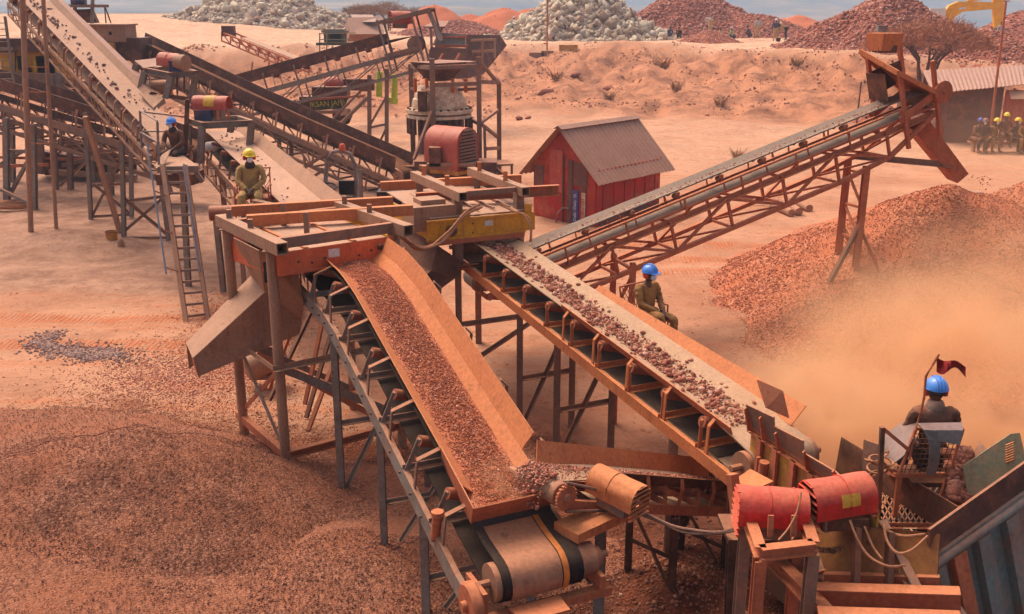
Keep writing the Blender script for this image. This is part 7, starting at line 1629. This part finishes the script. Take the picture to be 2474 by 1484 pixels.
def person(label, loc, rot, J, cl, helmet=None, mask=None, muff=False, detail=True, group=None, face=0.0, hand=None, scale=1.0, trousers=None, scarf=None, bare_feet=False):
    rt = thing('person', label, 'person', loc, group); rt.rotation_euler = (0, 0, rot); rt.scale = (scale,)*3
    def link(nm, me, mat, par=rt, lab=None):
        o = bpy.data.objects.new(nm, me); COL.objects.link(o); o.parent = par; me.materials.clear(); me.materials.append(M[mat]); 
        if lab: o['label'] = lab
        return o
    k = SK(); pel = k.p(J['pel'], (.125, .10)); wai = k.p(J['wai'], (.125, .095), pel); che = k.p(J['che'], (.145, .105), wai); nec = k.p(J['nec'], .052, che); k.p(J['nec'].lerp(J['hed'], .6), .05, nec)
    for n in 'LR':
        s_ = k.p(J['sh'+n], .058, che); e = k.p(J['el'+n], .042, s_); w_ = k.p(J['wr'+n], .028, e)
        d = (J['wr'+n]-J['el'+n]).normalized(); side = d.cross(V((0, 0, 1))); side = side.normalized() if side.length > .1 else V((1, 0, 0)); dn = side.cross(d).normalized() * -1
        if hand: d, side, dn = hand(n, d, side, dn)
        pm = k.p(J['wr'+n] + d*.055, (.036, .02), w_)
        if detail:
            for i, (o, l) in enumerate(((-.03, .062), (-.01, .072), (.01, .068), (.03, .052))):
                b = J['wr'+n] + d*.09 + side*o; k.chain([(b, .010), (b + d*l*.5 + dn*.012, .009), (b + d*l*.8 + dn*.035, .0075)], pm)
            ts = 1 if n == 'L' else -1
            k.chain([(J['wr'+n] + d*.03 + side*.036*ts, .011), (J['wr'+n] + d*.065 + side*.058*ts + dn*.012, .009), (J['wr'+n] + d*.09 + side*.06*ts + dn*.022, .008)], pm)
        else: k.p(J['wr'+n] + d*.12 + dn*.02, .018, pm)
        h_ = k.p(J['hi'+n], .088, pel); kn = k.p(J['kn'+n], .058, h_); an = k.p(J['an'+n], .040, kn); k.p(J['to'+n], .034, an)
    me = k.mesh('body', 1)
    R = Matrix.Rotation(face, 3, 'Z'); X, Y, Z = R @ V((1,0,0)), R @ V((0,1,0)), V((0,0,1)); h = J['hed']
    mb = MB().ell(h, .076, .094, .118, (X, Y, Z), 16, 12)
    mb.ell(h - Z*.055 + Y*.03, .055, .06, .06, (X, Y, Z), 12, 8)                       # jaw
    mb.ell(h + Y*.098 - Z*.012, .015, .022, .026, (X, Y, Z), 8, 6).ell(h + Y*.086 - Z*.058, .026, .012, .008, (X, Y, Z), 8, 6).ell(h + Y*.086 - Z*.070, .024, .012, .009, (X, Y, Z), 8, 6)
    for s in (-1, 1): mb.ell(h + X*(s*.077) - Z*.01, .012, .026, .034, (X, Y, Z), 8, 6).ell(h + X*(s*.033) + Y*.082 + Z*.022, .026, .012, .008, (X, Y, Z), 8, 6)
    body = link('body', join(me, mb), 'skin')
    if detail:
        for s in (-1, 1): link('eye', MB().ell(h + X*(s*.032) + Y*.086 + Z*.008, .013, .008, .008, (X, Y, Z), 8, 6).mesh('eye', None), 'eye')
    c = SK(); pel = c.p(J['pel'], (.145, .12)); wai = c.p(J['wai'], (.148, .118), pel); che = c.p(J['che'], (.168, .125), wai); c.p(J['nec'] - (J['nec']-J['che'])*.12, (.078, .07), che)
    for n in 'LR': s_ = c.p(J['sh'+n], .078, che); e = c.p(J['el'+n], .060, s_); c.p(J['el'+n].lerp(J['wr'+n], .55), .050, e); c.p(J['el'+n].lerp(J['wr'+n], .93), .044, len(c.v)-1)
    link('jacket', folds(c.mesh('jacket', 3 if detail else 1), detail), cl)
    c = SK(); pel = c.p(J['pel'], (.152, .125))
    for n in 'LR': a = c.p(J['hi'+n], .108, pel); b = c.p(J['kn'+n], .080, a); m_ = c.p(J['kn'+n].lerp(J['an'+n], .5), .070, b); c.p(J['kn'+n].lerp(J['an'+n], .86), .066, m_)
    link('trousers', folds(c.mesh('trousers', 3 if detail else 1), detail), trousers or cl)
    if not bare_feet:
        for n in 'LR':
            c = SK(); a = c.p(J['an'+n] + V((0, 0, .10)), .050); b = c.p(J['an'+n] - V((0, .02, .035)), .048, a); c.p(J['to'+n] + V((0, .02, 0)), .040, b); link('boot', c.mesh('boot', 1), 'boot')
    if helmet:
        hp_ = h + Z*.035
        hm = MB().ell(hp_, .118, .138, .125, (X, Y, Z), 20, 8, 0.0).lathe(hp_ - Z*.005, Z, [(0, .128), (.012, .128)], 20)
        hm.plate([hp_ + X*-.10 + Y*.09, hp_ + X*-.07 + Y*.175 - Z*.012, hp_ + X*.07 + Y*.175 - Z*.012, hp_ + X*.10 + Y*.09], .012)
        for o in (-.03, 0, .03): hm.pipe([hp_ + X*o + Y*(.142*math.cos(a)) + Z*(.128*math.sin(a)) for a in np.linspace(.25, PI-.25, 9)], .006, 5)
        link('helmet', hm.mesh('helmet', None), helmet)
    else:
        link('hair', MB().ell(h + Z*.02 - Y*.01, .083, .098, .108, (X, Y, Z), 14, 8, -.1).mesh('hair', None), 'darkcl')
    if mask: link('dust_mask', MB().ell(h - Z*.042 + Y*.082, .056, .05, .054, (X, Y, Z), 14, 10).mesh('dust_mask', None), mask)
    if muff:
        for s in (-1, 1): link('ear_muff', MB().lathe(h + X*(s*.078) - Z*.012, X*s, [(0, .042), (.012, .048), (.035, .044), (.042, .025)], 14).mesh('ear_muff', None), 'muff')
        link('muff_band', MB().pipe([h + X*(.1*math.cos(a)) + Z*(-.012) - Y*(.105*math.sin(a)) for a in np.linspace(0, PI, 10)], .010, 6).mesh('muff_band', None), 'black')
    if scarf: link('scarf', MB().lathe(J['nec'] - V((0, 0, .05)), (0, .15, 1), [(0, .095), (.03, .105), (.09, .085), (.11, .07)], 16).mesh('scarf', None), scarf)
    return rt
def chair(label, loc, rot, mat='rust', w=.56, seat=.44, back=.5):
    rt = thing('mesh_chair', label, 'chair', loc); rt.rotation_euler = (0, 0, rot)
    def lk(nm, mb): o = bpy.data.objects.new(nm, mb.mesh(nm, mat)); COL.objects.link(o); o.parent = rt
    for sx in (-1, 1):
        for sy in (-1, 1): lk('leg', MB().tube((sx*w/2, sy*.22, 0), (sx*w/2, sy*.22, seat), .014, 8))
    lk('seat', MB().box((0, 0, seat), w, .48, .025)); mb = MB()
    for i in range(8):
        q = i/7; mb.tube((-w/2 + w*q, -.24, seat), (-w/2 + w*min(1, q+.5), -.24 - .10*min(1, (1-q)*2 if q > .5 else 1), seat + back*(1 if q <= .5 else (1-q)*2)), .007, 6)
        mb.tube((w/2 - w*q, -.24, seat), (w/2 - w*min(1, q+.5), -.24 - .10*min(1, (1-q)*2 if q > .5 else 1), seat + back*(1 if q <= .5 else (1-q)*2)), .007, 6)
    lk('mesh_back', mb); fr = MB().tube((-w/2, -.24, seat), (-w/2, -.34, seat+back), .014).tube((w/2, -.24, seat), (w/2, -.34, seat+back), .014).tube((-w/2, -.34, seat+back), (w/2, -.34, seat+back), .014); lk('back_frame', fr)
    for s in (-1, 1): lk('arm_rest', MB().tube((s*w/2, -.28, seat+.22), (s*w/2, .2, seat+.22), .016, 8).tube((s*w/2, .2, seat+.22), (s*w/2, .2, seat), .014, 8))
    return rt
# seated worker beside the rock conveyor
sp = V((2.16, 15.3, 1.22)); ro = math.radians(-142)
J = sit_pose(-.02); J['wrL'] = V((-.08, .30, .60)); J['elL'] = V((-.24, .05, .74)); J['elR'] = V((.24, .10, .74)); J['wrR'] = V((.02, .36, .60)); J['knR'] = V((.15, .46, .62)); J['anR'] = V((.10, .50, .16)); J['toR'] = V((.12, .66, .12)); J['knL'] = V((-.16, .46, .52)); J['anL'] = V((-.14, .46, .09))
person('person in blue helmet, brown overall and white mask seated by the rock conveyor', sp, ro, J, 'khaki2', 'hblue', 'mask', True, face=.1, scale=1.0)
SP_ = thing('work_platform', 'low plank platform under the mesh armchair beside the rock conveyor', 'platform', foot(sp)); part('deck', MB().box(sp + V((0, 0, -.04)), 1.0, 1.0, .05), 'orange', SP_)
for dx in (-.42, .42): part('post', MB().beam(foot(sp + V((dx, .3, 0))), sp + V((dx, .3, -.05)), .07, .07), 'rust', SP_)
chair('rusty wire mesh armchair under the seated person beside the rock conveyor', sp, ro)
# yellow helmet on the feeder conveyor
yp = at(612, 492, 19.7); yp.z = at(597, 492, 19.7).z - .3; yr = math.radians(188)
J = sit_pose(.05); J['wrL'] = V((-.03, .30, .60)); J['wrR'] = V((.05, .31, .60)); 
person('person in a yellow helmet, khaki overall and white mask seated at the feeder conveyor', yp, yr, J, 'khaki', 'hyellow', 'mask', True, scarf='darkcl', face=.25, scale=1.05)
chair('rusty wire mesh chair behind the person in the yellow helmet', yp + V((.0, 0, 0)), yr, back=.52, w=.66)
PLT = thing('work_platform', 'narrow dusty plank platform under the chair beside the feeder conveyor', 'platform', V((yp.x, yp.y, yp.z-.1)))
part('deck', MB().box(yp + V((0, 0, -.03)), 1.0, 1.1, .05), 'chute', PLT)
for dx in (-.4, .4): part('post', MB().beam(V((yp.x+dx, yp.y+.3, gz(yp.x, yp.y))), V((yp.x+dx, yp.y+.3, yp.z-.05)), .08, .08), 'steel', PLT)
part('loose_plank', MB().box(at(650, 492, 19.0), .7, .14, .03, (V((.9, -.3, -.12)).normalized(), V((.3, .9, 0)).normalized(), V((.1, 0, 1)).normalized())), 'chute', PLT)
# blue helmet at the platform by the dusty conveyor
bp_ = at(430, 372, 24.3); person('person in blue helmet, dark clothes and white mask above the ladder platform', V((bp_.x, bp_.y, at(428, 374, 24.3).z-.42)), math.radians(170), sit_pose(.12), 'brownj', 'hblue', 'mask', True, trousers='darkcl', scarf='darkcl', scale=1.0)
single('stool', MB().box(V((bp_.x, bp_.y+.02, at(428, 374, 24.3).z-.22)), .4, .36, .4).box(V((bp_.x, bp_.y+.02, at(428, 374, 24.3).z-.55)), .9, .9, .25), 'hood', 'dark block seat under the person in the bright blue helmet', 'seat', V((bp_.x, bp_.y, at(428, 374, 24.3).z)))
# operator in the cage, seen from behind
op = at(2242, 1150, Yc+.42); J = sit_pose(.05); J['wrL'] = V((-.25, .34, .62)); J['wrR'] = V((.25, .34, .62))
person('person in blue helmet and dark brown jacket seated in the operator cage', V((op.x, op.y, zf)), math.radians(-6), J, 'brownj', 'hblue', None, True, scarf='greysteel', trousers='darkcl', scale=1.0)
# helmeted crew sitting against the workers hut
crew = ((2357, 306, 'hblue2', None, 'dark blue helmet, farthest left of the crew by the hut'), (2371, 312, 'greysteel', 'mask', 'grey blue helmet and white mask in the crew by the hut'), (2396, 312, 'hyellow', 'mask', 'yellow helmet and mask, leftmost yellow one in the crew by the hut'),
        (2421, 303, 'hyellow', None, 'yellow helmet and no mask, highest head in the crew by the hut'), (2448, 310, 'hyellow', 'mask', 'yellow helmet and mask, right of the highest head in the crew'), (2470, 308, 'hyellow', None, 'yellow helmet cut by the right edge of the picture'))
for i, (x, y, hm, mk, lab) in enumerate(crew):
    p = at(x, y, 46.0); person('seated person with ' + lab, V((p.x, 46.0 - .25*(i % 2), 0.05 + (.25 if i == 3 else 0))), math.radians(180 + (18, -22, 6, -10, 26, -16)[i]), sit_pose((.16, .05, .2, .0, .1, .14)[i]), ('brownj', 'darkcl', 'khaki2', 'brownj', 'darkcl', 'khaki2')[i], hm, mk, detail=False, group='crew seated by the workers hut', scale=1.14)
bx_ = at(2412, 340, 46.2); BN = thing('bench', 'low plank bench under the crew at the workers hut', 'bench', V((bx_.x, 46.1, 0)))
part('seat', MB().box(V((bx_.x, 46.05, .46)), 2.9, .35, .06), 'wood', BN)
for dx in (-1.2, 1.2): part('leg', MB().box(V((bx_.x+dx, 46.05, .2)), .08, .3, .46), 'wood', BN)
# distant labourers on the bank
far = ((1242, 48, 103, 'stand', 'navy', 'navy', 'hwhite', 'in navy clothes standing left of the central white boulders', 160), (1266, 44, 104, 'stand', 'grcl', 'grcl', 'hwhite', 'in white clothes at the left foot of the central white boulders', 200),
       (1615, 78, 97, 'squat', 'navy', 'navy', None, 'crouching at the right foot of the white boulders', 200), (1641, 80, 96, 'squat', 'darkcl', 'darkcl', None, 'crouching in dark clothes before the red brown heap', 160),
       (1715, 68, 98, 'bend', 'grcl', 'sand_cl', None, 'in a pale shirt standing on the small pink gravel heap', 20), (1727, 84, 94, 'squat', 'white', 'white', None, 'all in white crouching right of the pink gravel heap', 30), (1742, 88, 93, 'squat', 'sand_cl', 'sand_cl', None, 'in pale tan crouching beside the one in white', 150),
       (1772, 86, 93, 'squat', 'lgcl', 'navy', 'hwhite', 'in a pale green shirt and white helmet squatting on the rubble', 120), (1812, 86, 94, 'squat', 'navy', 'darkcl', None, 'in grey clothes squatting left of the standing one in white', 60),
       (1829, 80, 93, 'stand', 'grcl', 'sand_cl', None, 'in a white shirt and tan trousers standing on the rubble', 10), (1872, 88, 88, 'stand', 'navy', 'sand_cl', 'hwhite', 'in a grey shirt with a white helmet standing with a pail', 180), (1898, 86, 90, 'bend', 'khaki', 'darkcl', None, 'in brown bending over right of the one with a pail', 90),
       (2413, 108, 78, 'stand', 'grcl', 'darkcl', None, 'in a pale shirt standing below the excavator bucket', 190), (2000+0, 140, 0, '', '', '', None, '', 0))
for (x, y, Y, ps, c1, c2, hm, lab, rt_) in far:
    if not Y: continue
    p = at(x, y, Y); J = {'stand': stand_pose, 'squat': squat_pose, 'bend': bend_pose}[ps]()
    person('distant person ' + lab, V((p.x, Y, gz(p.x, Y) + (.7 if 'pink gravel heap' in lab and ps == 'bend' else .15))), math.radians(rt_), J, c1, hm, None, detail=False, trousers=c2, group='labourers on the bank', scale=1.05)
q = at(1880, 98, 87.6); single('pail', MB().lathe(V((q.x, 87.6, gz(q.x, 87.6)+.1)), (0, 0, 1), [(0, .15), (.3, .2), (.31, .18)], 12), 'black', 'dark pail on the ground beside the standing labourer in grey', 'pail', V((q.x, 87.6, gz(q.x, 87.6))))
